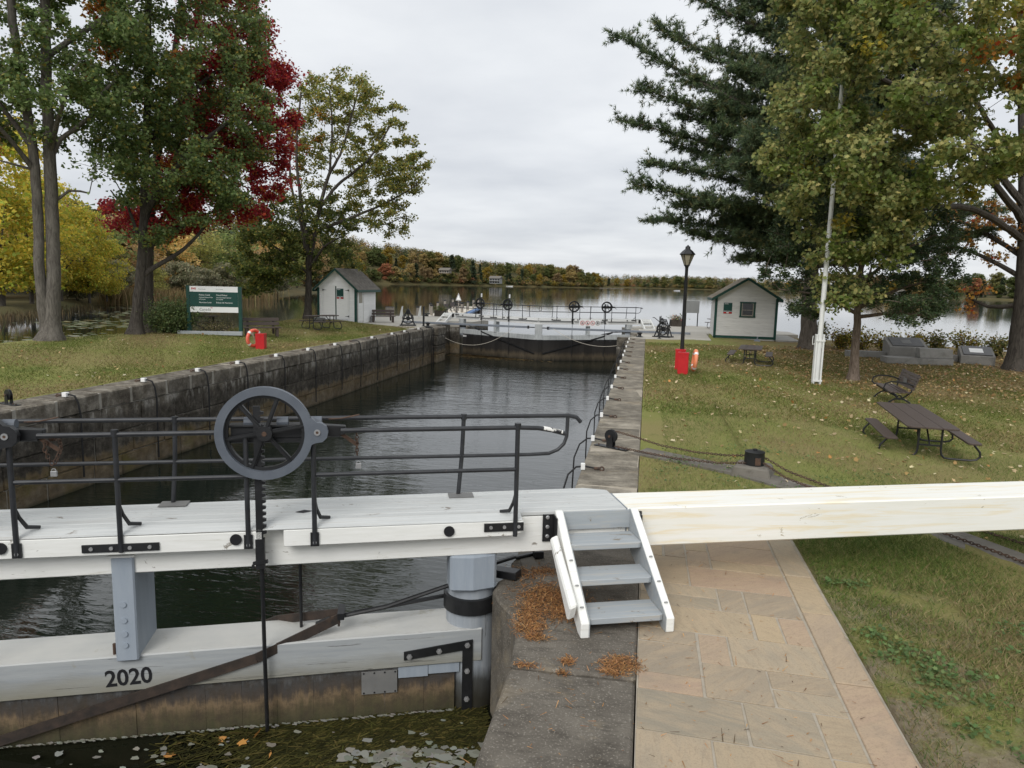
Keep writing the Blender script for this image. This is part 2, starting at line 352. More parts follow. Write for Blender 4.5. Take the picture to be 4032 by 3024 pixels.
M['slabdark'] = coping_mat('dark_pitted_stone', (.080,.070,.057), (.125,.111,.092), (.165,.148,.122), (.29,.265,.225))
def paving():
    t = NT('sandstone_flag'); oi = t.new('ShaderNodeObjectInfo')
    base = t.ramp(oi.outputs['Random'], [(0,(.25,.222,.17)),(.2,(.37,.305,.218)),(.4,(.29,.24,.178)),(.6,(.41,.32,.205)),(.78,(.33,.275,.20)),(.9,(.385,.285,.20)),(1,(.365,.262,.19))])
    v = t.coord('World', (1, 1, 1)); rot = t.new('ShaderNodeMapping'); gp = t.new('ShaderNodeNewGeometry')
    rv = t.new('ShaderNodeCombineXYZ'); t.l.new(t.math('MULTIPLY', oi.outputs['Random'], 6.28), rv.inputs[2]); t.l.new(gp.outputs['Position'], rot.inputs['Vector']); t.l.new(rv.outputs[0], rot.inputs['Rotation'])
    st = t.new('ShaderNodeMapping'); st.inputs['Scale'].default_value = (1.2, 5, 1); t.l.new(rot.outputs[0], st.inputs['Vector'])
    n = t.noise(st.outputs[0], 1.8, 7, .62, .8)
    c = t.mix(t.ramp(n, [(.42,0.0),(.62,.45)]), base, (.44,.335,.22)); c = t.mix(t.ramp(t.noise(st.outputs[0], 5.5, 6, .7, 1.2), [(.53,0.0),(.62,.28),(.66,.05)]), c, (.20,.15,.105))
    c = t.mix(t.ramp(t.noise(v, 1.6, 6, .6), [(.55,0.0),(.72,.5)]), c, (.21,.19,.155))
    c = t.mix(t.ramp(t.noise(v, 26, 5, .7), [(.62,0.0),(.74,.45)]), c, (.16,.13,.10))
    c = t.mix(t.ramp(t.noise(v, 75, 4, .7), [(.35,.35),(.5,0.0)]), c, (.19,.155,.115))
    t.bump(t.noise(v, 30, 6, .7), .45, .006); return t.done(c, .75, .3)
M['paving'] = paving()
def lawn(name, brown=0.5, soil=False):
    t = NT(name); v = t.coord('World')
    c = t.ramp(t.noise(v, 42, 5, .7), [(.25,(.125,.15,.038)),(.5,(.225,.24,.07)),(.75,(.34,.325,.14))])
    big = t.ramp(t.noise(v, .33, 6, .62, .5), [(.40,0.0),(.58,1.0)])
    c = t.mix(t.math('MULTIPLY', big, brown), c, t.ramp(t.noise(v, 30, 5, .7), [(.25,(.19,.145,.068)),(.75,(.38,.30,.155))]))
    c = t.mix(t.ramp(t.noise(v, .8, 5, .6), [(.58,0.0),(.7,.7)]), c, t.ramp(t.noise(v, 40, 4, .7), [(.3,(.055,.10,.02)),(.7,(.11,.165,.042))]))
    if soil:
        g = t.new('ShaderNodeNewGeometry'); sp = t.new('ShaderNodeSeparateXYZ'); t.l.new(g.outputs['Position'], sp.inputs[0])
        zone = t.math('MULTIPLY', t.math('MULTIPLY', t.ramp(t.maprange(sp.outputs['X'], 1.7, 3.6), [(.0,1.0),(.45,.8),(1,0.0)]), t.ramp(t.maprange(sp.outputs['Y'], 3, 9), [(.55,1.0),(.8,0.0)])), t.ramp(t.noise(v, 1.7, 6, .65, .6), [(.44,0.0),(.58,1.0)]))
        c = t.mix(zone, c, t.ramp(t.noise(v, 14, 7, .7), [(.3,(.21,.17,.11)),(.7,(.37,.31,.22))]))
        under = t.math('MULTIPLY', t.math('MULTIPLY', t.maprange(sp.outputs['X'], 4, 8), t.maprange(sp.outputs['Y'], 22, 28)), t.ramp(t.noise(v, .9, 6, .65), [(.3,.4),(.6,1.0)]))
        c = t.mix(under, c, t.ramp(t.noise(v, 18, 6, .75), [(.3,(.12,.08,.04)),(.7,(.30,.21,.11))]))
    t.bump(t.noise(v, 55, 5, .8), .9, .03); return t.done(c, .95, .1)
M['lawn_l'] = lawn('mown_lawn', .45); M['lawn_r'] = lawn('leafy_lawn', .6, True)
def water(name, base, rough, bumps, kind='World', calm=None, ior=1.333):
    """bumps: list of (scale, stretch, strength, dist)"""
    t = NT(name); last = None
    mask = None
    if calm:
        mask = t.ramp(t.noise(t.coord('World', calm), 1.0, 4, .55), [(.38,.28),(.60,1.0)])
    for sc, st, stg, di in bumps:
        b = t.new('ShaderNodeBump'); b.inputs['Distance'].default_value = di
        if mask is not None: t.l.new(t.math('MULTIPLY', mask, stg), b.inputs['Strength'])
        else: b.inputs['Strength'].default_value = stg
        t.l.new(t.noise(t.coord('World', st), sc, 3, .55, .4), b.inputs['Height'])
        if last is not None: t.l.new(last.outputs[0], b.inputs['Normal'])
        last = b
    t.l.new(last.outputs[0], t.bs.inputs['Normal'])
    t.bs.inputs['IOR'].default_value = ior
    return t.done(base, rough, .5)
M['lake'] = water('lake_water', (.012,.016,.016), .04, [(.5,(1,2.2,1),.085,.06),(2.2,(1,2.4,1),.10,.02)], calm=(.003,.022,1))
M['chamber'] = water('chamber_water', (.006,.010,.007), .03, [(.9,(.7,1.9,1),.30,.09),(3.4,(.6,2.2,1),.42,.04),(9,(.6,1.8,1),.12,.012)], calm=(.08,.14,1), ior=1.65)
M['upper'] = water('canal_water', (.008,.009,.005), .05, [(2.0,(1,1,1),.10,.02)])
# ---------------------------------------------------------------- setting
WZ, UZ = -2.15, -1.2
def S(x): x = min(1.0, max(0.0, x)); return x*x*(3-2*x)
def zr(X, Y): return -0.45*S((X-1.9)/6.5)*(1-0.85*S((Y-20)/20))
def zl(X, Y=0): return 0.25*S((-15-X)/4)
def interp(x, pts):
    if x <= pts[0][0]: return pts[0][1]
    for (a, b), (c, d) in zip(pts, pts[1:]):
        if x <= c: return b+(d-b)*(x-a)/(c-a)
    return pts[-1][1]
def sheet(name, poly, z, m, kind='structure', parent=None):
    me = bpy.data.meshes.new(name); me.from_pydata([(x, y, z) for x, y in poly], [], [tuple(range(len(poly)))])
    return tag(link(name, me, m, parent), kind=kind)
ROOT = Vector((-.3365, 5.421, 0)); LA = R(21)
def gw(s, t): return (ROOT.x+s*math.cos(LA)-t*math.sin(LA), ROOT.y+s*math.sin(LA)+t*math.cos(LA))
g1, g2 = gw(-7.3, 1.15), gw(-.75, 1.15)
g0 = (2*g1[0]-g2[0], g2[1])
sheet('lake_water', [(-3000,-60),(3000,-60),(3000,5000),(-3000,5000)], WZ, M['lake'])
sheet('canal_water', [(-60,-40),(-.5,-40),(-.5,g2[1]),g2,g1,(g0[0],g0[1]),(-14,g0[1]),(-60,6)], UZ, M['upper'])
sheet('chamber_water', [(g2[0]+.6,g2[1]+.35),(-.6,7.5),(-.6,47.5),(-1.5,47),(-6.75,45.1),(-12.4,47.3),(-13.4,47),(-13.4,8),g1], WZ+.006, M['chamber'])

def grid(name, us, vs, fn, m, smooth=True):
    V = [fn(u, v) for v in vs for u in us]; n = len(us)
    F = [(j*n+i, j*n+i+1, (j+1)*n+i+1, (j+1)*n+i) for j in range(len(vs)-1) for i in range(n-1)]
    me = bpy.data.meshes.new(name); me.from_pydata(V, [], F); me.polygons.foreach_set('use_smooth', [smooth]*len(F)); me.update()
    return tag(link(name, me, m), kind='structure')
def lin(a, b, n): return [a+(b-a)*i/(n-1) for i in range(n)]
rs = random.Random(5)
# right lawn: from the coping out to the lake shore, falling towards the right
SHORE_R = [(0,38.4),(3.4,39.4),(3.7,44.5),(8.3,46.5),(9.2,44.2),(13,43.2),(17,41.5),(22,37.5),(30,33),(60,20)]
def rl(u, v):
    X = 0.006+u; e = interp(X, SHORE_R)
    if v <= 1.0:
        y0 = 8.45 if X < 1.76 else -6.0
        Y = y0+(e-y0)*v; z = zr(X, Y)+.02*math.sin(X*1.7+Y*.9)*S((X-.3)/1.5)-.004
        return (X, Y, z)
    k = v-1.0; return (X+k*.2, e+k*5, zr(X, e)-2.6*S(k*1.1)-.02)
grid('lawn', [0,.3,.7,1.1,1.5,1.753,1.755]+lin(1.9,14,40)+lin(14.8,60,30), [0]+lin(.02,1,70)+[1.08,1.2,1.4,1.7,2.0], rl, M['lawn_r'])
SHORE_L = [(-10,-26),(12,-24),(19,-22.3),(21.6,-22.4),(23.4,-22.3),(25.8,-22.1),(27.7,-21.2),(30,-20.6),(33.1,-19.6),(35.9,-20.3),(38.4,-21),(42.6,-21.5),(46,-21.3),(49,-20.4)]
def ll(u, v):
    Y = u; e = interp(Y, SHORE_L); x0 = -13.42
    if v <= 1.0:
        X = x0+(e-x0)*v; return (X, Y, zl(X)-.004+.015*math.sin(X*2.1+Y*1.3)*S((x0-X)/1.5))
    k = v-1.0; return (e-k*4.5, Y-k*.3, zl(e)-2.75*S(k*1.05))
grid('lawn', lin(-6,12,14)+lin(12.5,41.2,80), lin(0,1,26)+[1.1,1.25,1.45,1.7,2.0], ll, M['lawn_l'])
# quays of pale concrete at the lake end
QL = [(-13.28,39.2),(-13.28,47.2),(-11.9,47.4),(-11.6,52.0),(-13.5,56.6),(-16.0,57.4),(-16.6,55.2),(-20.3,51.6),(-21.0,46.0),(-21.0,42.4),(-17.4,41.5),(-15.1,41.15),(-14.2,40.2),(-13.42,39.0)]
QR = [(-.86,39.3),(.04,38.35),(3.45,39.2),(3.6,44.6),(9.3,46.6),(9.3,49.6),(6.5,51.5),(3.2,53.2),(1.9,52.3),(-.6,50.2),(-1.6,48.4),(-1.35,47.4),(-.45,47.0),(-.45,39.9)]
for pl_, top in ((QL,.012),(QR,.01)):
    qo = tag(MB().prism(pl_, -.30, top).build('quay', M['quay']), kind='structure')
    cxq, cyq = sum(p[0] for p in pl_)/len(pl_), sum(p[1] for p in pl_)/len(pl_)
    MB().prism([(cxq+(x-cxq)*.997, cyq+(y-cyq)*.997) for x, y in pl_], -3.2, -.302).build('quay_wall', M['stone'], qo)

M['wallmortar'] = wall_stone('wall_mortar', lift=.10)
# left lock wall: every stone its own block
lw = empty('lock_wall', (-12.55, 26, 0), label='long stained stone lock wall on the left side of the chamber, in four courses under a coping', cat='lock wall')
def wbox(name, x0, x1, y0, y1, z0, z1, par, m, bev=.018):
    b = MB(); lx, ly, lz = par.location
    j = lambda a: rs.uniform(-a, a)
    b.hexa([(x0-lx,y0-ly,z0-lz),(x1-lx+j(.012),y0-ly,z0-lz),(x1-lx+j(.012),y1-ly,z0-lz),(x0-lx,y1-ly,z0-lz),(x0-lx,y0-ly,z1-lz+j(.008)),(x1-lx+j(.012),y0-ly,z1-lz+j(.008)),(x1-lx+j(.012),y1-ly,z1-lz+j(.008)),(x0-lx,y1-ly,z1-lz+j(.008))])
    return b.build(name, m, par, bevel=bev)
b = MB(); b.box(-.86, -.075, -20, 15.0, -3.2, -.41); b.build('backing', M['wallmortar'], lw); MB().box(-.86, -.022, -20, 15.1, -.40, -.022).build('coping_joint', M['joint'], lw)
for ci, (z1, z0) in enumerate([(0,-.405),(-.42,-1.05),(-1.065,-1.63),(-1.645,-2.6)]):
    y = 9.2+rs.uniform(0, .5)
    while y < 41.2:
        L_ = rs.uniform(.85, 1.45) if ci else rs.uniform(1.0, 1.5)
        y1 = min(y+L_, 41.2)
        if 41.2-y1 < .4: y1 = 41.2
        off = 0.0 if ci == 0 else rs.uniform(-.03, .0)-.008*ci
        o = wbox('stone', -13.42 if ci == 0 else -12.9, -12.55+off, y+(.034 if ci == 0 else .016)*rs.uniform(.6,1.2), y1-(.034 if ci == 0 else .016)*rs.uniform(.6,1.2), z0, z1, lw, M['stone'], .035 if ci == 0 else .022)
        y = y1
# pier at the far end of the wall and the recess behind it
for (y0, y1, x1) in ((41.2, 43.0, -12.28),):
    for (z1, z0) in ((0.012,-.5),(-.515,-1.1),(-1.115,-1.63),(-1.645,-2.6)):
        wbox('stone', -13.42, x1-(.0 if z1 > -.1 else .05), y0+.006, y1, z0, z1, lw, M['stone'], .05)
for (z1, z0) in ((-.02,-.5),(-.515,-1.1),(-1.115,-1.63),(-1.645,-2.6)):
    y = 43.0
    for L_ in (1.3, 1.1, 1.5, .9):
        wbox('stone', -13.8, -13.2-rs.uniform(0,.03), y+.006, y+L_-.006, z0, z1, lw, M['stone']); y += L_
# right lock wall
rw = empty('lock_wall', (-.4, 22, 0), label='right lock wall with a flat coping walk of worn slabs between water and grass', cat='lock wall')
b = MB(); b.box(-.42, .38, -14.4, 17.2, -3.2, -.3); b.build('wall_face', M['stone'], rw)
b = MB(); b.box(-.43, .39, -14.35, 17.15, -.299, -.006); b.build('joint_bed', M['mortar'], rw)
y = 7.75; k = 0
while y < 39.2:
    L_ = rs.uniform(.8, 1.35); y1 = min(39.3, y+L_)
    if 39.3-y1 < .5: y1 = 39.3
    o = wbox('coping_slab', -.86, -.004, y+.015, y1-.015, -.4, 0.0, rw, M['coping'], .014); y = y1
for (z1, z0) in ((-.002,-.5),(-.515,-1.1),(-1.115,-1.63),(-1.645,-2.6)): wbox('stone', -1.52, -.865, 38.9, 39.29, z0, z1, rw, M['stone'], .03)
# the hollow quoin stones beside the near gate, and the pitted slabs towards the camera
def pstone(name, poly, z0, z1, par, m, bev=.02):
    b = MB(); lx, ly, lz = par.location; b.prism([(x-lx, y-ly) for x, y in poly], z0, z1); return b.build(name, m, par, bevel=bev)
pstone('quoin_stone', [(-.862,4.83),(.055,4.86),(.055,7.73),(-.86,7.73),(-1.12,7.35),(-1.22,6.75),(-1.17,6.45),(-1.26,6.28),(-1.26,6.05),(-1.16,5.84),(-1.0,5.62),(-.90,5.25)], -3.0, .0, rw, M['slabdark'])
yy = 4.80
for L_ in (1.35, 1.2, 1.3, 1.2, 1.3, 1.1):
    pstone('coping_slab', [(-.862,yy-L_+.012),(.05,yy-L_-.02+.012),(.05,yy+.022),(-.86,yy)], -.55, rs.uniform(-.004,.002), rw, M['slabdark']); yy -= L_
b = MB(); b.box(-.45,.44,-26,-17.16,-3,-.56); b.build('wall_face', M['stone'], rw)
# a curved patch of smooth grey concrete let into the quoin stone
pp = [(-1.12,7.2),(-.98,6.8),(-.86,6.6),(-.62,6.45),(-.3,6.42)]; p2 = [(-.3,6.3),(-.66,6.28),(-.92,6.42),(-1.08,6.62),(-1.2,7.0)]
b = MB(); b.prism([(x+.4, y-22) for x, y in reversed(pp+p2)], .0005, .006); b.build('concrete_patch', M['strip'], rw)

# sandstone path beside the coping
path = tag(MB().box(.06, 1.75, -6, 8.4, -.25, -.008).build('path', M['mortar']), kind='structure')
cw, rowh = [.06,.30,.53,.77,1.0,1.23,1.455], .235
ncol, nrow, ybase = 6, 46, -2.3
used = [[False]*ncol for _ in range(nrow)]; rp = random.Random(31)
for r_ in range(nrow):
    for c_ in range(ncol):
        if used[r_][c_]: continue
        opts = [(2,2),(3,1),(2,1),(3,2),(1,2),(4,2),(2,3),(3,2),(2,2)]; rp.shuffle(opts)
        for (w_, h_) in opts+[(1,1)]:
            if c_+w_ <= ncol and r_+h_ <= nrow and all(not used[r_+b_][c_+a_] for a_ in range(w_) for b_ in range(h_)): break
        for a_ in range(w_):
            for b_ in range(h_): used[r_+b_][c_+a_] = True
        y0, y1 = ybase+r_*rowh, ybase+(r_+h_)*rowh
        jx = lambda: rp.uniform(-.006, .006)
        sk = .035
        x0, x1 = cw[c_]+.010, cw[c_+w_]-.010
        poly = [(x0+jx(), y0+.009+jx()-sk*x0), (x1+jx(), y0+.006+jx()-sk*x1), (x1+jx(), y1-.006+jx()-sk*x1), (x0+jx(), y1-.009+jx()-sk*x0)]
        b = MB(); b.prism(poly, -.05, -.001+rp.uniform(-.003, .003)); o = b.build('paving_slab', M['paving'], path, bevel=.003)
y = -4.0
while y < 8.3:
    L_ = rp.uniform(.8, 1.35); y1 = min(y+L_, 8.4)
    b = MB(); b.prism([(1.468, y+.006), (1.735-.006*(y-4), y+.0), (1.735-.006*(y1-4), y1-.012), (1.468, y1-.006)], -.08, .006+rp.uniform(-.003,.003)); b.build('border_slab', M['paving'], path, bevel=.006); y = y1
# far shores
def shore(name, pts, depth, h0, m):
    V, F = [], []
    for i, (x, y) in enumerate(pts):
        a = pts[max(i-1,0)]; c = pts[min(i+1,len(pts)-1)]; d = Vector((c[0]-a[0], c[1]-a[1])).normalized(); nrm = Vector((-d.y, d.x))
        h = h0(x, y) if callable(h0) else h0
        for k, (q, zz) in enumerate(((0,WZ-.4),(.012,WZ+.3),(.03,WZ+.9),(.3,WZ+h*.35),(1.0,WZ+h))):
            V.append((x+nrm.x*depth*q, y+nrm.y*depth*q, zz))
    for i in range(len(pts)-1):
        for k in range(4): F.append((i*5+k, (i+1)*5+k, (i+1)*5+k+1, i*5+k+1))
    me = bpy.data.meshes.new(name); me.from_pydata(V, [], F); me.polygons.foreach_set('use_smooth', [True]*len(F)); me.update()
    return tag(link(name, me, m), kind='structure')
M['hill'] = simple('autumn_hillside', (.05,.055,.02), (.12,.09,.035), .05, .95, 0, 30, kind='World')
M['shorerock'] = simple('shore_grass', (.11,.105,.05), (.2,.185,.12), .4, .95, 0, 30, kind='World')
LAKE_SHORE = [(-60,40),(-64,62),(-72,78),(-82,95),(-84,112),(-86,135),(-92,160),(-120,260),(-190,450),(-285,700),(-245,790),(-200,850),(-150,930),(-105,980),(-75,1010),(-62,1040),(-70,1100)]
FAR_SHORE = [(-200,1560),(-40,1500),(60,1470),(120,1480),(200,1500),(330,1520),(500,1500),(800,1500)]
RIGHT_SHORE = [(230,900),(262,800),(285,740),(330,640),(420,520)]
shore('hill', LAKE_SHORE, 90, lambda x, y: 3+38*S((y-200)/350)*(1-.62*S((y-780)/260)), M['hill'])
shore('hill', FAR_SHORE, 140, 18, M['hill'])
shore('hill', RIGHT_SHORE, -70 if 0 else 80, 8, M['hill'])
# ---------------------------------------------------------------- lock gate leaf (local x along the leaf, y away from the camera side, z up)
def gate_plank_mat():
    t = NT('gate_planking'); v = t.coord('World'); g = t.new('ShaderNodeNewGeometry'); sp = t.new('ShaderNodeSeparateXYZ'); t.l.new(g.outputs['Position'], sp.inputs[0])
    vs = t.coord('World', (6, 6, .7)); n = t.noise(vs, 2.5, 7, .65); zz = t.math('ADD', sp.outputs['Z'], t.math('MULTIPLY', t.math('SUBTRACT', n, .5), .34))
    f = t.maprange(zz, -1.35, -.65)
    c = t.ramp(f, [(.0,(.03,.032,.014)),(.26,(.065,.062,.032)),(.44,(.10,.08,.045)),(.56,(.19,.135,.08)),(.66,(.075,.062,.052)),(.80,(.062,.060,.058)),(.96,(.16,.165,.17))])
    c = t.mix(t.ramp(t.noise(v, 9, 6, .7), [(.42,0.0),(.66,.75)]), c, (.055,.043,.030)); c = t.objrand(c, .05)
    t.bump(t.noise(v, 40, 6, .7), .6, .008); return t.done(c, .8, .25)
M['gplank'] = gate_plank_mat()
def far_plank_mat():
    t = NT('dark_wet_planking'); v = t.coord('World'); g = t.new('ShaderNodeNewGeometry'); sp = t.new('ShaderNodeSeparateXYZ'); t.l.new(g.outputs['Position'], sp.inputs[0])
    n = t.noise(t.coord('World', (3, 3, .5)), 2.0, 7, .65); zz = t.math('ADD', sp.outputs['Z'], t.math('MULTIPLY', t.math('SUBTRACT', n, .5), .5))
    c = t.ramp(t.maprange(zz, -2.2, -.6), [(.0,(.012,.012,.01)),(.1,(.05,.042,.03)),(.22,(.085,.068,.046)),(.38,(.03,.027,.024)),(.85,(.022,.021,.021)),(.96,(.10,.105,.11))])
    c = t.objrand(c, .2); return t.done(c, .85, .2)
M['fplank'] = far_plank_mat()
def lower_beam_mat():
    t = NT('stained_grey_beam_paint'); v = t.coord('World'); g = t.new('ShaderNodeNewGeometry'); sp = t.new('ShaderNodeSeparateXYZ'); t.l.new(g.outputs['Position'], sp.inputs[0])
    c = t.ramp(t.noise(t.coord('Object', (.6, 6, 9)), 2.5, 6, .6), [(.3,(.29,.31,.325)),(.7,(.38,.395,.395))])
    n = t.noise(t.coord('World', (1.2,1.2,3)), 1.7, 6, .6); zz = t.math('ADD', sp.outputs['Z'], t.math('MULTIPLY', t.math('SUBTRACT', n, .5), .25))
    c = t.mix(t.ramp(t.maprange(zz, -.78, -.50), [(.0,.85),(.45,.5),(.85,0.0)]), c, (.22,.205,.15))
    c = t.mix(t.ramp(t.noise(t.coord('Object', (.45, 7, 16)), 2.2, 5, .5), [(.655,0.0),(.67,.8),(.69,0.0)]), c, (.06,.055,.05))
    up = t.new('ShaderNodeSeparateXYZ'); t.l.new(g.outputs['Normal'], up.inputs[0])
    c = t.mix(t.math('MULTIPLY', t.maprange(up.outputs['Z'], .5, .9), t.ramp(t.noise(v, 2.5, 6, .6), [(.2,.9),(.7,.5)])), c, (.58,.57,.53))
    c = t.mix(t.ramp(t.noise(v, 3.2, 6, .7), [(.63,0.0),(.74,.5)]), c, (.27,.24,.14))
    t.bump(t.noise(t.coord('Object', (.5,8,14)), 14, 5, .6), .35, .005); return t.done(c, .55, .3)
M['lbeam'] = lower_beam_mat()
def post_mat():
    t = NT('weathered_post_paint'); v = t.coord('World'); g = t.new('ShaderNodeNewGeometry'); sp = t.new('ShaderNodeSeparateXYZ'); t.l.new(g.outputs['Position'], sp.inputs[0])
    c = t.ramp(t.noise(t.coord('Object', (8, 8, .6)), 2, 6, .6), [(.3,(.26,.29,.325)),(.7,(.345,.37,.395))])
    n = t.noise(t.coord('World', (5, 5, .8)), 2, 7, .65); zz = t.math('ADD', sp.outputs['Z'], t.math('MULTIPLY', t.math('SUBTRACT', n, .5), .35))
    c = t.mix(t.ramp(t.maprange(zz, -1.1, -.55), [(.0,1.0),(.35,.85),(.6,0.0)]), c, (.035,.033,.025))
    c = t.mix(t.ramp(t.noise(t.coord('Object', (9, 9, .35)), 2.2, 4, .5), [(.60,0.0),(.615,.8),(.63,0.0)]), c, (.05,.05,.05))
    t.bump(n, .3, .01); return t.done(c, .55, .35)
M['pgrey'] = post_mat()
def far_beam_mat():
    return simple('chalky_grey_post_paint', (.36,.38,.385), (.52,.54,.54), 2.2, .6, .2, 30, (4,4,.7), (.22,.23,.235), 2, .58, .8)
M['fgrey'] = far_beam_mat()

M['peel'] = simple('peeling_black_over_white', (.70,.69,.65), (.80,.79,.76), 6, .6, .3, 50, dirt=(.012,.012,.014), dscale=9, dlo=.47, dhi=.50)
def fz(z): return 2.8-(2.8-z)*.974
def fs(s): return -1.63+(s+1.63)*.974
def leaf(root, near=True, mir=False):
    P = root
    def B(b, name, m, par=P, **k): return b.build(name, M[m], par, mir=mir, **k)
    s0 = -7.3
    x1 = .62
    # main top beam, deck planks, fascia
    b = MB(); b.hexa([(s0,.935,.285),(x1,.935,.358),(x1,1.44,.358),(s0,1.44,.285),(s0,.935,.66),(x1,.935,.692),(x1,1.44,.692),(s0,1.44,.66)])
    B(b, 'top_beam', 'white' if near else 'white_far', bevel=.008)
    def back(s): return 1.50+.022*(s+5)
    cuts = [0, .16, .40, .65, .86, 1.0]
    for a, c in zip(cuts, cuts[1:]):
        b = MB(); V = []
        for z in (.699, .735):
            for s_, q in ((s0, a), (x1-.004, a), (x1-.004, c), (s0, c)):
                t_ = .93+(back(s_)-.93)*q; t_ += .003 if q == a and a > 0 else (-.003 if q == c and c < 1 else 0)
                V.append((s_, t_, z+(-.012 if s_ == s0 else 0)))
        if a > .8:   # rounded far corner
            for i in (2, 6): V[i] = (V[i][0]-.22, V[i][1], V[i][2])
        b.hexa(V); B(b, 'deck_plank', 'deck', bevel=.004)
    b = MB(); b.hexa([(s0,.80,.690),(-.40,.80,.700),(-.40,.929,.72),(s0,.929,.71),(s0,.80,.695),(-.40,.80,.705),(-.40,.929,.735),(s0,.929,.723)]); B(b, 'deck_edge', 'deck')
    segs = [(s0,-4.98),(-4.82,-2.62),(-2.45,-.39)]
    for a, c in segs:
        b = MB()
        if c > -1: b.add([(a,.80,.545),(c-.1,.80,.56),(c-.02,.80,.585),(c,.80,.64),(c,.80,.698),(a,.80,.69),(a,.934,.545),(c-.1,.934,.56),(c-.02,.934,.585),(c,.934,.64),(c,.934,.698),(a,.934,.69)],
                    [(0,1,2,3,4,5),(11,10,9,8,7,6),(0,6,7,1),(1,7,8,2),(2,8,9,3),(3,9,10,4),(4,10,11,5),(5,11,6,0)])
        else: b.box(a, c, .80, .934, .535, .688)
        B(b, 'fascia', 'white' if near else 'white_far', bevel=.006)
    for s_ in (-4.59,-2.83,-1.055,-6.4):   # drilled holes
        b = MB(); b.ring(.0, .047, 0, .012, 20, TR(s_, .797, .628) @ RX90); B(b, 'bolt_hole', 'ink')
    # posts and lower beam
    gp = 'grey' if near else 'fgrey'
    b = MB(); b.box(-3.84,-3.665,.905,1.42,-.45,.47); o = B(b, 'middle_post', gp, bevel=.012)
    b = MB(); b.box(-3.86,-3.655,.90,.98,.47,.487); b.build('cap', M['white'], o, mir=mir)
    if near:
        for z in (.06,-.08,-.2,-.3): MB().ring(0,.024,0,.008,14,TR(-3.76,.903,z) @ RX90).build('bolt', M['grey'], o, mir=mir)
    b = MB(); b.box(-7.34,-7.03,.90,1.42,-.78,.29); o = B(b, 'mitre_post', gp, bevel=.015)
    b = MB(); b.box(-7.33,-7.04,.91,1.41,-2.7,-.782); b.build('post_foot', M['gplank' if near else 'fplank'], o, mir=mir)
    b = MB(); b.hexa([(s0,.95,-.80),(-.72,.95,-.70),(-.72,1.42,-.70),(s0,1.42,-.80),(s0,.95,-.475),(-.72,.95,-.375),(-.72,1.42,-.375),(s0,1.42,-.475)])
    B(b, 'lower_beam', 'lbeam' if near else 'fgrey', bevel=.01)
    b = MB(); b.lathe([(.235,-2.6),(.235,-.2),(.235,.33)], 26, TR(-.80,1.19,0)); B(b, 'quoin_post', 'pgrey', smooth=True)
    b = MB(); b.prism([(-1.03,.93),(-.82,.90),(-.60,.955),(-.57,1.2),(-1.03,1.2)], .0, .345); B(b, 'quoin_post_head', gp, bevel=.02)
    b = MB(); b.lathe([(.237,-.25),(.262,-.245),(.262,-.10),(.237,-.095)], 28, TR(-.80,1.19,0)); o = B(b, 'collar', 'iron', smooth=True)
    b = MB(); b.bar((-.60,1.30,.03),(-.36,1.12,.05),.13,.075); b.bar((-.62,1.45,.02),(-.30,1.62,.03),.05,.03); b.bar((-.30,1.62,.02),(-.05,1.72,.02),.05,.03); b.box(-.10,.0,1.60,1.70,.0,.075); b.build('anchor_strap', M['iron'], o, mir=mir, bevel=.008)
    # vertical planking
    pm = 'gplank' if near else 'fplank'
    s_ = -7.03; rr = random.Random(8)
    while s_ < -.98:
        w_ = rr.uniform(.27, .36); e = min(s_+w_, -.95)
        b = MB(); b.box(s_+.0008, e-.0008, .985+rr.uniform(-.004,.003), 1.06, -2.7, -.70); B(b, 'plank', pm); s_ = e
    # steel straps
    def strap(name, pts, w_, par=P, m='iron', t0=.935, th=.012, bolts=()):
        b = MB()
        for p, q in zip(pts, pts[1:]): b.bar((p[0],t0,p[1]),(q[0],t0,q[1]),th,w_,(0,1,0) if 0 else (0,0,1))
        o = b.build(name, M[m], par, mir=mir)
        if bolts:
            b = MB()
            for x, z in bolts: b.lathe([(.022,0),(.022,.014),(.013,.014),(.013,.024)], 8, TR(x, t0-th/2, z) @ RX90)
            b.build('bolt', M['bolt'], o, mir=mir)
        return o
    if near:
        b = MB(); b.prism([(-1.44,-.635),(-1.44,-.555),(-.81,-.478),(-.81,-1.4),(-.905,-1.4),(-.905,-.575)], 0, .014, TR(0,.948,0) @ RX90)
        o = B(b, 'corner_strap', 'iron')
        for x, z in ((-1.39,-.6),(-1.12,-.565),(-.86,-.525),(-.86,-.78),(-.86,-1.06)): MB().lathe([(.026,0),(.026,.016),(.014,.016),(.014,.03)], 6, TR(x, .934, z) @ RX90).build('bolt', M['bolt'], o, mir=mir)
        b = MB(); b.box(-1.82,-1.50,.962,.968,-.955,-.735); o = B(b, 'steel_patch', 'sheet')
        for i in range(4):
            for z in (-.75,-.94): MB().ring(0,.008,0,.004,8,TR(-1.80+i*.094,.961,z) @ RX90).build('rivet', M['ink'], o, mir=mir)
        b = MB(); b.box(-1.49,-1.22,.966,.972,-.82,-.71); B(b, 'steel_patch', 'grey')
        b = MB(); b.box(-1.215,-.93,.967,.973,-.80,-.70); B(b, 'steel_patch', 'grey')
    dm = 'strap' if near else 'iron'
    b = MB(); b.bar((-7.0,.925,-1.72),(-2.72,.935,-.515),.018,.085); b.bar((-2.72,.935,-.515),(-2.02,1.03,-.235),.018,.085,(0,0,1)); b.bar((-2.02,1.02,-.26),(-2.02,1.16,-.25),.02,.1); b.bar((-2.02,1.15,-.24),(-2.6,1.42,-.40),.018,.08); b.bar((-2.6,1.42,-.40),(-3.4,1.44,-.7),.018,.08)
    o = B(b, 'diagonal_strap', dm)
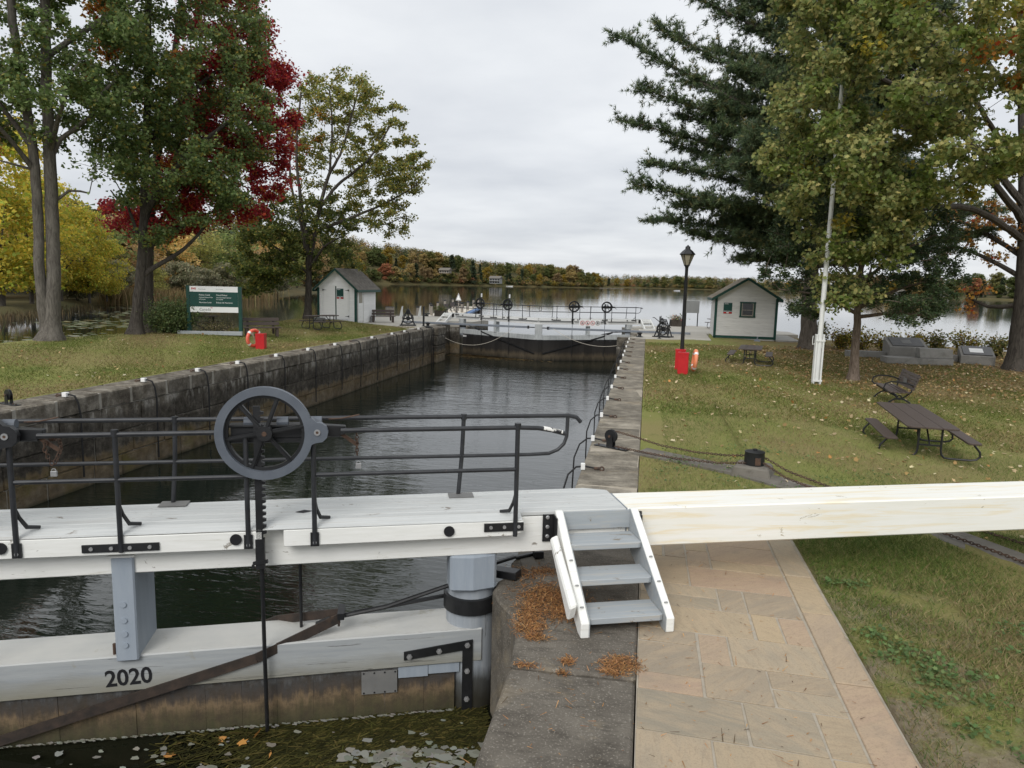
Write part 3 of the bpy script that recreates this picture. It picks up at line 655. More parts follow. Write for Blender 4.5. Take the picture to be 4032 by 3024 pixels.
    b = MB(); b.tube([(-2.0,1.07,-.235),(-1.6,1.05,-.16),(-1.03,1.08,-.0)], .021, 8); b.tube([(-1.9,1.1,-.225),(-1.05,1.30,-.20)], .021, 8); b.bar((-2.1,1.06,-.25),(-2.22,1.06,-.30),.05,.035); b.bar((-2.0,1.0,-.21),(-2.0,1.2,-.21),.06,.06)
    B(b, 'tie_rod', 'iron')
    if near:
        b = MB(); b.cyl((-2.37,1.24,-.45),(-2.37,1.24,.36),.014,8); B(b, 'valve_rod', 'iron')
        b = MB(); b.cyl((-3.88,1.0,-.46),(-3.88,1.0,-.33),.016,8); B(b, 'anchor_bolt', 'rust')
        o = text('2020', .205, M['ink'], P, (-3.95,.9475,-.69), (R(90), R(-2.5), 0), .001, name='number', bold=.004); o.scale = (.92,1,1)
        b = MB(); b.prism([(-2.39,1.14),(-2.32,1.19),(-2.25,1.16),(-2.32,1.115)], .7352, .738); B(b, 'drain_hole', 'ink')
    # railings
    RT = .79
    for name, pts, r in (('front_rail', [(s0,RT,1.49),(-5.25,RT,1.49)], .0205), ('front_rail', [(-4.34,RT,1.497),(-2.95,RT,1.505)], .0205), ('front_rail', [(-1.98,RT,1.508),(-.42,RT,1.515),(-.25,RT,1.508),(-.12,RT+.01,1.485),(.01,RT+.02,1.448)], .0205),
                   ('front_rail', [(s0,RT,1.11),(-5.05,RT,1.115)], .0185), ('front_rail', [(-4.53,RT,1.118),(-2.74,RT,1.122)], .0185), ('front_rail', [(-2.19,RT,1.124),(-.45,RT,1.13)], .0185)):
        b = MB(); b.tube([(fs(p[0]),p[1],fz(p[2])) for p in pts], r, 10); B(b, name, 'rail', smooth=True)
    if near:
        b = MB(); b.tube([(fs(-.20),RT+.003,fz(1.5035)),(fs(-.12),RT+.01,fz(1.4865)),(fs(-.02),RT+.018,fz(1.459))], .0214, 10); B(b, 'bare_patch', 'peel', smooth=True)
    bt = 1.53
    loop = [(s0+.3,bt,1.505),(.0,bt,1.508),(.19,bt,1.507),(.27,bt,1.49),(.315,bt,1.44)]
    b = MB(); b.tube(loop, .0205, 10); B(b, 'back_rail', 'rail', smooth=True)
    lowr = [(s0+.5,bt,1.115),(-.2,bt,1.12),(.0,bt,1.128),(.09,bt,1.165),(.15,bt,1.225),(.175,bt,1.30),(.18,bt,1.50)]
    b = MB(); b.tube(lowr, .0185, 10); B(b, 'back_rail', 'rail', smooth=True)
    b = MB(); b.tube([(s0+.3,bt,1.505),(s0+.16,bt,1.45),(s0+.14,bt,1.2),(s0+.3,bt,1.12),(s0+.5,bt,1.115)], .0185, 8); B(b, 'rail_end', 'rail', smooth=True)
    for s_ in (-6.2,-3.48,-.87):
        b = MB(); b.tube([(s_-.03,bt,.736),(s_,bt,1.12),(s_+.015,bt,1.525)], .0205, 10); b.tube([(s_+.015,bt,1.48),(s_+.015,bt,1.535)], .028, 10); o = B(b, 'back_post', 'rail', smooth=True)
        b = MB(); b.box(s_-.13,s_+.11,1.41,1.56,.7355,.742); b.build('foot_plate', M['sheet'], o, mir=mir)
    def post(s_, top, kind, brace=0):
        s_ = fs(s_); top = fz(top); b = MB(); b.tube([(s_,RT+.004,.56),(s_,RT+.0,1.1),(s_,RT,top)], [.021,.021,.021], 10)
        if kind == 'T': b.tube([(s_,RT,top-.035),(s_,RT,top+.02)], .029, 10)
        o = B(b, 'rail_post', 'rail', smooth=True)
        b = MB()
        if brace:
            b.tube([(s_,RT,.98),(s_+.012*brace,RT+.05,.86),(s_+.04*brace,RT+.10,.765),(s_+.115*brace,RT+.15,.745)], [.012,.016,.018,.014], 6)
            b.build('brace', M['iron'], o, mir=mir); b = MB()
        if kind == 'T': w0, w1 = (-.29,.29) if s_ < -1 else (-.28,.075); b.box(s_+w0, s_+w1, .786, .7985, .565 if s_ < -1 else .610, .63 if s_ < -1 else .685)
        else: b.box(s_-.035, s_+.035, .784, .7985, .545, .665)
        f = b.build('bracket', M['iron'], o, mir=mir)
        for xx in ((-.22,-.07,.07,.22) if kind == 'T' and s_ < -1 else ((-.22,-.1,.03) if kind == 'T' else (0,))): MB().lathe([(.016,0),(.016,.01)], 8, TR(s_+xx, .786, .598 if s_ < -1 and kind == 'T' else (.65 if kind == 'T' else .58)) @ RX90).build('bolt', M['bolt'], o, mir=mir)
    for s_, top, kind, br in ((-6.2,1.51,'T',1),(-5.10,1.46,'G',0),(-4.55,1.46,'G',1),(-3.77,1.52,'T',1),(-2.76,1.46,'G',0),(-2.21,1.46,'G',1),(-.435,1.535,'T',-1)):
        post(s_, top, kind, br)
    # sluice gear: wheel, ring, rack, housing
    for ws in (-2.575,-4.89):
        zc_ = 1.533; Tw = .765
        A = TR(ws, Tw, zc_) @ RX90
        if near and ws < -4:  # the second wheel sits just outside the frame, only its ear shows
            pass
        b = MB(); b.ring(.318,.385,-.028,.028,48,A)
        if near:
            b.prism([(.37,-.10),(.40,-.085),(.46,-.075),(.495,-.04),(.505,.01),(.49,.055),(.455,.082),(.415,.088),(.37,.13),(.34,.1),(.34,-.1)], -.0275, .0275, A)
        g = B(b, 'gear_ring', 'wheel' if near and ws > -4 else 'iron', bevel=.0)
        if near:
            b = MB(); b.ring(.012,.026,.0275,.036,16,TR(ws+.418, Tw, zc_+.006) @ RX90); b.build('pinion_boss', M['bolt'], g, mir=mir)
            b = MB(); b.ring(.0,.017,.0275,.0335,12,TR(ws+.418, Tw, zc_+.006) @ RX90); b.build('pinion_pin', M['rust'], g, mir=mir)
        b = MB(); b.ring(.29,.319,-.02,.02,40,A @ TR(0,0,-.035)); b.ring(0,.062,-.045,.03,20,A)
        for k in range(6):
            a = R(10+60*k); d = (math.cos(a), math.sin(a))
            p = A @ Vector((d[0]*.05,d[1]*.05,-.02)); q_ = A @ Vector((d[0]*.31,d[1]*.31,-.03)); b.bar(p, q_, .034, .03, (0,1,0)); b.bar(p+Vector((0,-.012,0)), q_+Vector((0,-.012,0)), .012, .03, (0,1,0))
        o = B(b, 'hand_wheel', 'iron')
        b = MB(); b.ring(0,.02,.0,.036,12,A); b.build('hub_pin', M['rust'], o, mir=mir)
        # housing behind the wheel
        b = MB(); b.box(ws-.28,ws+.60,.84,.90,1.475,1.57); b.box(ws-.30,ws+.36,.82,.95,1.57,1.59); b.add([(ws+.40,.83,1.465),(ws+.64,.84,1.50),(ws+.64,.90,1.50),(ws+.40,.92,1.465),(ws+.40,.83,1.585),(ws+.64,.84,1.57),(ws+.64,.90,1.57),(ws+.40,.92,1.585)], [(0,3,2,1),(4,5,6,7),(0,1,5,4),(1,2,6,5),(2,3,7,6),(3,0,4,7)])
        b.bar((ws-.30,.87,1.455),(ws+.3,.87,1.455),.06,.04)
        o = B(b, 'gear_housing', 'iron', bevel=.006)
        for xx in (-.13,.13,.40): MB().tube([(ws+xx-.045,.87,1.61),(ws+xx+.045,.87,1.61)], .04, 12).build('bearing', M['wheel'], o, mir=mir)
        b = MB(); b.tube([(ws+.50,.87,1.625),(ws+.6,.865,1.63),(ws+.755,.85,1.665)], .006, 6); b.bar((ws+.60,.87,1.50),(ws+.74,.86,1.40),.012,.03); b.build('lever', M['rust'], o, mir=mir)
        ps = ws-.065
        b = MB(); b.box(ps-.03,ps+.024,.80,.835,.62,1.75 if not near or ws > -4 else 1.75); b.box(ps-.038,ps+.034,.795,.845,.36,.62)
        z = .66
        while z < 1.70:
            b.add([(ps+.024,.803,z),(ps+.024,.832,z),(ps+.024,.832,z+.034),(ps+.024,.803,z+.034),(ps+.052,.803,z+.007),(ps+.052,.832,z+.007),(ps+.052,.832,z+.027),(ps+.052,.803,z+.027)], [(0,1,2,3),(4,7,6,5),(0,4,5,1),(1,5,6,2),(2,6,7,3),(3,7,4,0)]); z += .0535
        o = B(b, 'rack_bar', 'iron')
        b = MB(); b.bar((ps-.06,.80,.41),(ps+.06,.80,.425),.03,.025); b.bar((ps-.06,.80,.40),(ps-.06,.80,.37),.02,.02); b.build('pin', M['iron'], o, mir=mir)
        b = MB(); b.tube([(ps,.86,.40),(ps,.875,-.3),(ps+.01,.89,-1.9)], .0175, 8); B(b, 'valve_rod', 'iron', smooth=True)
    # steps
    st = empty('steps', parent=P); CHILD.setdefault(P.name, []).append(st)
    wm = 'white' if near else 'white_far'
    for a, c in ((-.075,-.004),(.646,.716)):
        prof = [(-.05,.0 if a > 0 else -.005),(.04,.0),(.93,.40),(.93,.745),(.89,.745),(-.05,.125)]
        n = len(prof); V = [(a,t_,z) for t_,z in prof]+[(c,t_,z) for t_,z in prof]
        b = MB(); b.add(V, [tuple(range(n)), tuple(range(2*n-1,n-1,-1))]+[(i,i+n,(i+1)%n+n,(i+1)%n) for i in range(n)]); o = b.build('stringer', M[wm], st, mir=mir, bevel=.008)
        i0, i1 = (c, c+.004) if a < 0 else (a-.004, a)
        V = [(i0,t_+.004 if t_ < .5 else t_-.002,z+(.004 if z < .3 else -.012)) for t_,z in prof]+[(i1,t_+.004 if t_ < .5 else t_-.002,z+(.004 if z < .3 else -.012)) for t_,z in prof]
        b = MB(); b.add(V, [tuple(range(n)), tuple(range(2*n-1,n-1,-1))]+[(i,i+n,(i+1)%n+n,(i+1)%n) for i in range(n)]); b.build('inner_face', M['step_grey' if near else 'white_far'], o, mir=mir)
        if near:
            for q_, dz in ((.12,.012),(.30,.012),(.52,.012)):
                t_ = -.05+.94*q_; z = .125+.62*q_+.004
                MB().lathe([(.017,0),(.014,.01)], 10, TR((a+c)/2, t_, z) @ Matrix.Rotation(R(-33),4,'X')).build('bolt', M['bolt'], o, mir=mir)
    for i, (z, t_) in enumerate(((.13,.05),(.335,.33),(.54,.61))):
        b = MB(); b.add([(.001,t_-.03,z-.055),(.641,t_-.03,z-.055),(.641,t_+.25,z-.055),(.001,t_+.25,z-.055),(.001,t_-.03,z),(.03,t_-.045,z),(.61,t_-.045,z),(.641,t_-.03,z),(.641,t_+.25,z),(.001,t_+.25,z),(.03,t_-.045,z-.05),(.61,t_-.045,z-.05)],
              [(4,5,6,7,8,9),(0,3,2,1),(0,10,5,4),(10,11,6,5),(11,1,7,6),(1,2,8,7),(2,3,9,8),(3,0,4,9),(0,1,11,10)])
        b.build('tread', M['step_grey' if near else 'white_far'], st, mir=mir, bevel=.004)
    b = MB(); b.box(.0,.642,.905,.93,.56,.725); b.build('riser_board', M['step_grey' if near else 'white_far'], st, mir=mir)
    for a, c in ((-.185,-.078),(.72,.765)):
        b = MB(); b.box(a,c,.918,.932,.45,.705); b.box(-.088 if a < 0 else .718,-.077 if a < 0 else .728,.80,.918,.45,.705); o = b.build('corner_bracket', M['iron'], st, mir=mir)
        for z in (.50,.59,.68): MB().lathe([(.019,0),(.019,.008),(.012,.012)], 10, TR((a+c)/2-.01, .918, z) @ RX90).build('bolt', M['bolt'], o, mir=mir)
    if near:
        b = MB(); b.hexa([(-.165,.05,.10),(-.10,.05,.13),(-.10,.72,.55),(-.165,.72,.52),(-.165,-.02,.24),(-.10,-.02,.27),(-.10,.70,.60),(-.165,.70,.57)]); b.build('side_board', M['white'], st, mir=mir, bevel=.014)
        # balance beam
        b = MB(); e = 7.2
        b.hexa([(.628,.938,.352),(e,.79,.40),(e,1.34,.40),(.628,1.425,.352),(.628,.938,.733),(e,.79,.755),(e,1.34,.755),(.628,1.425,.733)]); o = B(b, 'balance_beam', 'beam', bevel=.012)
        b = MB(); b.box(.622,.627,.936,1.425,.352,.7355); B(b, 'beam_joint', 'grey')

gate = empty('lock_gate', ROOT, LA, label='nearest lock gate leaf with white deck, black rails, big slate wheel and long balance beam', cat='lock gate')
leaf(gate, True)
# chains with padlocks hung on the near front rail
def rusty_chain(sx, tz, bz, label, loops):
    p = gw(sx, .87); t = empty('padlock_chain', (p[0], p[1], tz), LA, label=label, cat='chain', group='rusty padlock chains on the near rail')
    b = MB()
    for k in range(3 if loops else 1):
        b.torus(.026, .006, 14, 6, TR(.015*(k-1), 0, 0) @ Matrix.Rotation(R(90),4,'Y'))
    lk = lambda x, y, z, a, tl: b.torus(.013, .0042, 10, 5, TR(x, y, z) @ Matrix.Rotation(a,4,'Z') @ RX90 @ Matrix.Scale(1.5,4,(0,1,0)))
    n = int((tz-.03-bz-.06)/.027)
    for i in range(n):
        z = -.04-i*.027
        q = .045*math.sin(math.pi*min(1,(i+1)/n)**.6) if loops else 0
        lk(-q-.012, -.025, z, R(20+90*(i % 2)), 0)
        if loops: lk(q*1.1+.012, -.022, z+.01, R(60+90*(i % 2)), 0)
    b.build('chain_links', M['rust'], t)
    zz = bz-tz
    b = MB(); b.box(-.024,.024,-.04,-.018,zz-.03,zz+.015); b.build('padlock_body', M['bolt'], t, bevel=.004)
    b = MB(); b.torus(.015,.004,12,6,TR(0,-.029,zz+.018) @ RX90,0,math.pi); b.build('shackle', M['bolt'], t)
rusty_chain(-4.19, 1.50, 1.22, 'looped rusty chain and padlock hanging left of the big sluice wheel', True)
rusty_chain(-1.83, 1.508, 1.23, 'single straight rusty chain and padlock hanging right of the big sluice wheel', False)
# ---------------------------------------------------------------- far gates, swing poles, winches, bollards
fr = empty('lock_gate', (-.03, 46.64, -.07), R(21), .94, label='far lock gate leaf on the right, with a prohibition sign panel on its deck edge', cat='lock gate')
leaf(fr, False)
fl = empty('lock_gate', (-13.47, 46.64, -.07), -R(21), .94, label='far lock gate leaf on the left, beside the planter and the lake jetty', cat='lock gate')
leaf(fl, False, True)
for (ox, oy, m_) in ((0,0,0),):
    for xx, zt in ((2.66, 1.97), (5.0, 1.97)):   # left leaf racks are raised, with white tips
        b = MB(); b.box(xx-.03,xx+.03,.80,.835,1.7,1.98); o = b.build('raised_rack', M['iron'], fl)
        b = MB(); b.box(xx-.045,xx+.045,.79,.845,1.98,2.24); b.build('rack_tip', M['white_far'], o)
b = MB(); b.box(1.05,1.35,.93,.936,-1.05,-.93); b.build('level_mark', M['plain_white'], fl) if 0 else None
for xx in (.99, 1.09, 1.2):
    b = MB(); b.box(xx,xx+.07,.965,.972,-.93,-.80); b.build('depth_mark', M['plain_white'], fl)
# prohibition panel on the far right leaf
pn = empty('prohibition_sign', (-.03+.94*(-4.05*math.cos(R(21))-.785*-0+.0), 46.64, 0), 0, label='long white sign with three red ringed symbols and one black on the far gate', cat='sign')
pn.parent = None
pw = Vector((-.03,46.64,-.07))+.94*Vector((-3.75*math.cos(R(21))-.77*-math.sin(R(21))*-1, -3.75*math.sin(R(21))+.77*math.cos(R(21)), .42))
pn.location = pw; pn.rotation_euler = (0,0,R(21))
b = MB(); b.box(-.72,.72,-.012,0,-.2,.2); b.build('board', M['plain_white'], pn)
for k, x in enumerate((-.49,-.15,.19,.53)):
    b = MB(); b.ring(.115,.145,0,.004,28,TR(x,-.013,.01) @ RX90)
    if k < 3: b.bar((x-.085,-.015,.09),(x+.085,-.015,-.07),.004,.026)
    b.build('ring_mark', M['red'] if k < 3 else M['ink'], pn)
    b = MB()
    if k == 0: b.lathe([(.022,0),(.022,.004)],10,TR(x+.03,-.0165,.05) @ RX90); b.bar((x-.07,-.016,-.02),(x+.05,-.016,.02),.004,.035); b.bar((x-.05,-.016,-.05),(x+.05,-.016,-.04),.004,.014)
    if k == 1: b.prism([(-.035,-.06),(.035,-.06),(.045,-.01),(.02,.02),(.0,.075),(-.02,.02),(-.045,-.005)],0,.004,TR(x,-.0165,.0) @ RX90)
    if k == 2: b.bar((x-.06,-.016,-.02),(x+.06,-.016,-.02),.004,.02); b.bar((x-.03,-.016,.0),(x+.03,-.016,.05),.004,.02)
    if k == 3:
        for a in range(3): b.bar((x-.09*math.cos(R(60*a+30)),-.016,.01-.09*math.sin(R(60*a+30))),(x+.09*math.cos(R(60*a+30)),-.016,.01+.09*math.sin(R(60*a+30))),.004,.03)
    b.build('pictogram', M['ink'], pn)
def pole(name, a, b_, label):
    t = empty(name, a, label=label, cat='swing pole', group='grey steel gate poles')
    d = Vector(b_)-Vector(a); q = MB(); q.bar((0,0,0), d, .11, .13); q.build('shaft', M['polegrey'], t, bevel=.01)
    q = MB(); q.bar(-d.normalized()*.42, -d.normalized()*.02, .06, .06); q.bar(-d.normalized()*.06, d.normalized()*.05, .17, .19); q.build('hook_end', M['iron'], t)
pole('gate_pole', (-6.05,44.55,.0), (2.5,41.75,.16), 'grey steel swing pole crossing to the winch on the right quay')
pole('gate_pole', (-7.35,44.6,.02), (-15.6,44.1,.12), 'grey steel swing pole crossing to the winch on the left quay')
def rope(name, p, q_, sag, label):
    pts = [tuple(Vector(p).lerp(Vector(q_), i/16)-Vector((0,0,sag*4*(i/16)*(1-i/16)))) for i in range(17)]
    b = MB(); b.tube(pts, .011, 6); tag(b.build(name, M['rope'], None, smooth=True), label, 'rope', 'slack ropes hung from the gate poles')
rope('slack_rope', (-8.2,44.45,.0), (-13.0,44.5,-.75), .85, 'slack rope drooping from the left grey pole over the dark gate')
rope('slack_rope', (-5.7,44.2,.0), (-1.1,43.6,-.70), .55, 'slack rope drooping from the right grey pole over the dark gate')
def winch(loc, rz, label, crank):
    t = empty('gate_winch', loc, rz, label=label, cat='winch', group='iron winches beside the far gates')
    for y in (-.24, .24):
        b = MB()
        for sx in (-1, 1): b.tube([(sx*.40,y,.06),(sx*.24,y*.95,.5),(sx*.05,y*.8,.98)], [.04,.034,.03], 8)
        b.bar((-.26,y*.93,.44),(.26,y*.93,.44),.03,.05); b.bar((-.09,y*.85,.86),(.09,y*.85,.86),.03,.04); b.tube([(0,y*.93,.46),(0,y*.8,.98)], .022, 6)
        b.build('side_frame', M['iron'], t)
    b = MB(); b.box(-.50,.50,-.33,-.21,0,.06); b.box(-.50,.50,.21,.33,0,.06); b.box(-.48,-.36,-.3,.3,.0,.05); b.box(.36,.48,-.3,.3,.0,.05); b.build('base_frame', M['iron'], t)
    b = MB(); b.ring(.29,.34,-.03,.03,32,TR(0,-.13,.45) @ RX90); b.ring(0,.06,-.05,.05,14,TR(0,-.13,.45) @ RX90)
    for k in range(30):
        a = R(12*k); b.bar((.335*math.cos(a),-.13,.45+.335*math.sin(a)),(.365*math.cos(a),-.13,.45+.365*math.sin(a)),.05,.03)
    for k in range(6):
        a = R(60*k+15); b.bar((.05*math.cos(a),-.13,.45+.05*math.sin(a)),(.3*math.cos(a),-.13,.45+.3*math.sin(a)),.03,.035)
    b.build('gear_wheel', M['iron'], t)
    b = MB(); b.cyl((0,-.3,.45),(0,.3,.45),.035,10); b.cyl((0,-.08,.45),(0,.2,.45),.13,18); b.build('drum', M['iron'], t)
    b = MB(); b.cyl((0,-.28,.78),(0,.28,.78),.028,8); b.cyl((0,-.17,.78),(0,-.10,.78),.09,14)
    if crank: b.tube([(0,-.28,.78),(-.05,-.30,.80),(-.42,-.30,1.06),(-.52,-.34,1.07)], .02, 6); b.tube([(0,.28,.78),(.05,.30,.76),(.32,.30,.50)], .02, 6)
    b.build('pinion_shaft', M['iron'], t)
    b = MB()
    if crank: b.bar((.25,.1,.1),(.33,.1,.95),.06,.04); b.lathe([(.07,.92),(.09,.97),(.05,1.05)],10,TR(-.1,0,0))
    else: b.cyl((0,0,.9),(0,0,1.30),.018,8); b.lathe([(.10,.88),(.10,.93),(.04,1.05)],12)
    b.build('top_fitting', M['iron'], t)
winch((-14.45,42.0,.012), R(18), 'black iron winch with A-frame and toothed wheel on the left quay', False)
winch((.95,40.2,.01), R(-25), 'black iron winch with crank handles standing on the right quay', True)
def bollard(loc, label):
    b = MB(); b.lathe([(.20,0),(.20,.03),(.11,.05),(.085,.12),(.10,.17),(.155,.21),(.15,.25),(.09,.285),(.0,.29)], 18)
    o = tag(b.build('bollard', M['iron'], None, smooth=True), label, 'bollard', 'iron mooring bollards'); o.location = loc
bollard((-13.0,41.45,.012), 'squat black bollard by the post on the left quay edge')
bollard((-.32,39.55,.01), 'squat black bollard at the end of the right coping walk')
for loc, lab in (((-13.42,41.9,.012),'black square iron post standing between winch and bollard on the left quay'),((.73,38.95,.0),'black square iron post standing before the winch on the right quay')):
    b = MB(); b.box(-.05,.02,-.03,.03,0,1.2); b.box(.03,.06,-.03,.03,0,1.24); b.box(-.10,.10,-.08,.08,0,.03)
    o = tag(b.build('iron_post', M['iron']), lab, 'post', 'black iron posts'); o.location = loc
# ladder let into the left wall
ld = empty('wall_ladder', (-12.47,40.6,0), label='iron ladder fixed to the left lock wall near its far end', cat='ladder')
for y in (-.17,.17):
    b = MB(); b.tube([(-.35,y,.03),(-.05,y,.04),(.05,y,-.05),(.05,y,-2.4)], .028, 6); b.build('rail', M['iron'], ld)
for k in range(8):
    b = MB(); b.cyl((.05,-.17,-.3-k*.27),(.05,.17,-.3-k*.27),.015,6); b.build('rung', M['rust'], ld)
# cables that boats hold on to, each with its white block
cL = [(13.6,'nearest'),(16.15,''),(18.4,''),(20.5,''),(22.9,''),(25.3,''),(27.7,''),(29.7,''),(31.8,''),(34.5,''),(36.4,''),(38.8,'')]
words = ['first','second','third','fourth','fifth','sixth','seventh','eighth','ninth','tenth','eleventh','twelfth']
rc = random.Random(4)
for i, (y, _) in enumerate(cL):
    t = empty('mooring_cable', (-12.55, y, 0), rc.uniform(-.12,.12), label='%s drop cable from the near end, hung down the left lock wall' % words[i], cat='cable', group='black drop cables on the left wall')
    zb = -2.0 if i % 3 else -1.85
    b = MB(); b.tube([(-.30,0,.05),(-.08,.02,.075),(.03,.05,.04),(.075,.09,-.12),(.085,.13,-.45),(.06+rc.uniform(0,.03),.14,-1.0),(.06,.14,zb)], .021, 7); b.build('cable', M['cable'], t, smooth=True)
    b = MB(); b.torus(.032,.013,12,6,TR(-.40,0,.035) @ Matrix.Rotation(R(60),4,'X')); b.cyl((-.37,0,.04),(-.28,0,.05),.024,8); b.build('shackle', M['rust'], t)
    if i != 7: b = MB(); b.box(-.23,-.11,-.05,.05,.02,.12); b.build('white_block', M['block'], t, bevel=.006)
cR = [10.55,12.6,15.0,17.3,19.35,21.6,23.8,26.0,28.4,30.2,32.6,35.1,37.4]
for i, y in enumerate(cR):
    wd = (words+['thirteenth'])[i]
    t = empty('mooring_cable', (-.86, y, 0), rc.uniform(-.15,.15), label='%s drop cable from the near end, at the edge of the right coping walk' % wd, cat='cable', group='black drop cables on the right wall')
    b = MB(); b.tube([(.22,0,.035),(.05,0,.06),(-.08,-.02,.05),(-.20,-.10,-.05),(-.27,-.2,-.28),(-.27,-.27,-.8),(-.22,-.30,-1.4),(-.2,-.3,-2.1)], .0145, 7); b.build('cable', M['cable'], t, smooth=True)
    b = MB(); b.torus(.03,.013,12,6,TR(.31,0,.03) @ Matrix.Rotation(R(60),4,'X')); b.cyl((.28,0,.035),(.19,0,.035),.022,8); b.build('shackle', M['rust'], t)
    b = MB(); b.box(-.01,.055,-.032,.032,.01,.105); b.box(.012,.028,-.012,.012,.105,.112); b.build('white_block', M['block'], t, bevel=.004)
# chain tackle on the right bank: sheave on its plate, drum on a plinth, concrete strip and the chains
sv = empty('chain_sheave', (-.50,12.2,0), R(-28), label='black iron chain pulley bolted to the right coping walk', cat='pulley', group='iron chain pulleys on the copings')
b = MB(); b.box(-.30,.34,-.075,.075,0,.02); b.build('base_plate', M['iron'], sv, bevel=.004)
b = MB()
for y in (-.05,.05): b.prism([(-.06,0),(.06,0),(.05,.18),(.025,.215),(-.025,.215),(-.05,.18)],-.008,.008,TR(0,y,.018) @ RX90)
b.build('cheek', M['iron'], sv)
b = MB(); b.lathe([(.115,-.028),(.115,-.018),(.09,-.008),(.09,.008),(.115,.018),(.115,.028)],26,TR(0,0,.205) @ RX90); b.build('wheel', M['iron'], sv, smooth=True)
b = MB()
for x in (-.24,.16,.27): b.lathe([(.018,.02),(.018,.034)],6,TR(x,0,0))
b.cyl((0,-.075,.205),(0,.075,.205),.022,10); b.build('bolt', M['rust'], sv)
c = copy_tree(sv); c.location = (-13.12,12.55,0); c.rotation_euler = (0,0,R(-18)); c['label'] = 'black iron chain pulley on the left wall coping at the picture edge'
pl = empty('plinth', (1.72,11.05,-.02), R(-16), label='rough concrete plinth under an iron chain drum in the grass', cat='plinth')
b = MB(); b.hexa([(-.34,-.32,-.15),(.32,-.32,-.15),(.34,.30,-.15),(-.34,.30,-.15),(-.26,-.25,.17),(.24,-.25,.17),(.24,.22,.17),(-.26,.22,.17)]); b.build('block', M['strip'], pl, bevel=.025)
dr = empty('chain_drum', (1.72,11.05,.15), 0, label='black iron drum with a worn rusty window, on a concrete plinth', cat='chain drum')
b = MB(); b.lathe([(.15,0),(.15,.05),(.145,.17),(.15,.20),(.10,.215),(.0,.215)],24); b.build('drum', M['iron'], dr, smooth=True)
b = MB(); b.prism([(-.03,-.03),(.03,-.03),(.03,.03),(-.03,.03)],.215,.24); b.build('nut', M['iron'], dr)
b = MB(); b.box(-.01,.07,-.158,-.145,.02,.13); b.build('rust_window', M['rust'], dr)
me = bpy.data.meshes.new('concrete_strip')
ctr = [(.0,12.03,.25),(.8,11.55,.22),(1.6,11.05,.24),(2.6,10.05,.25),(3.6,9.1,.27),(4.4,8.1,.28),(5.6,6.6,.30),(7.5,4.2,.32)]
V, F = [], []
for i, (x, y, w_) in enumerate(ctr):
    a = ctr[max(i-1,0)]; c2 = ctr[min(i+1,len(ctr)-1)]; d = Vector((c2[0]-a[0],c2[1]-a[1])).normalized(); n_ = Vector((-d.y,d.x))
    for q_, dz in ((-1,-.1),(-1,.028),(-.1,.02),(.1,.02),(1,.028),(1,-.1)): V.append((x+n_.x*w_*q_, y+n_.y*w_*q_, zr(x,y)+dz))
for i in range(len(ctr)-1):
    for k in range(5): F.append((i*6+k,(i+1)*6+k,(i+1)*6+k+1,i*6+k+1))
me.from_pydata(V,[],F); tag(link('concrete_strip', me, M['strip']), kind='structure')
def chain(path_, label, r=.0065, ln=.05):
    pts = [Vector(p) for p in path_]; b = MB(); k = 0
    for p, q_ in zip(pts, pts[1:]):
        d = q_-p; L_ = d.length; n_ = max(1, int(L_/(ln*.74)))
        dd = d.normalized(); zax = Vector((0,0,1)); sd = dd.cross(zax).normalized(); upv = sd.cross(dd)
        for i in range(n_):
            c_ = p+d*((i+.5)/n_); k += 1
            e1 = dd; e2 = sd if k % 2 else upv; e3 = e1.cross(e2)
            mt = Matrix(((e1.x*1.55,e2.x,e3.x,c_.x),(e1.y*1.55,e2.y,e3.y,c_.y),(e1.z*1.55,e2.z,e3.z,c_.z),(0,0,0,1)))
            b.torus(ln*.32, r, 8, 4, mt)
    tag(b.build('drag_chain', M['rust']), label, 'chain', 'gate chains on the right bank')
def zc(x, y, h=.04): return (x, y, zr(x, y)+h)
chain([(-.42,12.16,.30),(-.1,12.05,.25),(.35,11.95,.15),(.9,11.75,.12),(1.35,11.45,.17),(1.62,11.18,.25)], 'upper run of rusty chain from pulley to drum')
chain([(-.42,12.05,.06),(.0,11.85,.045),(.6,11.5,.05),(1.2,11.15,.11),(1.60,10.98,.18)], 'lower run of rusty chain along the concrete strip to the drum')
chain([(1.86,11.1,.26),(2.2,10.95,.10),zc(2.7,10.5),zc(3.6,9.9),zc(4.5,9.1),zc(5.6,8.1),zc(7.2,6.5)], 'rusty chain lying in the grass right of the concrete strip')
chain([(1.84,10.95,.20),(2.1,10.6,.09),zc(2.6,10.0,.05),zc(3.3,9.3,.05),zc(4.0,8.5,.05),zc(5.2,7.0,.05),zc(6.6,5.3,.05)], 'rusty chain lying along the concrete strip beyond the drum')

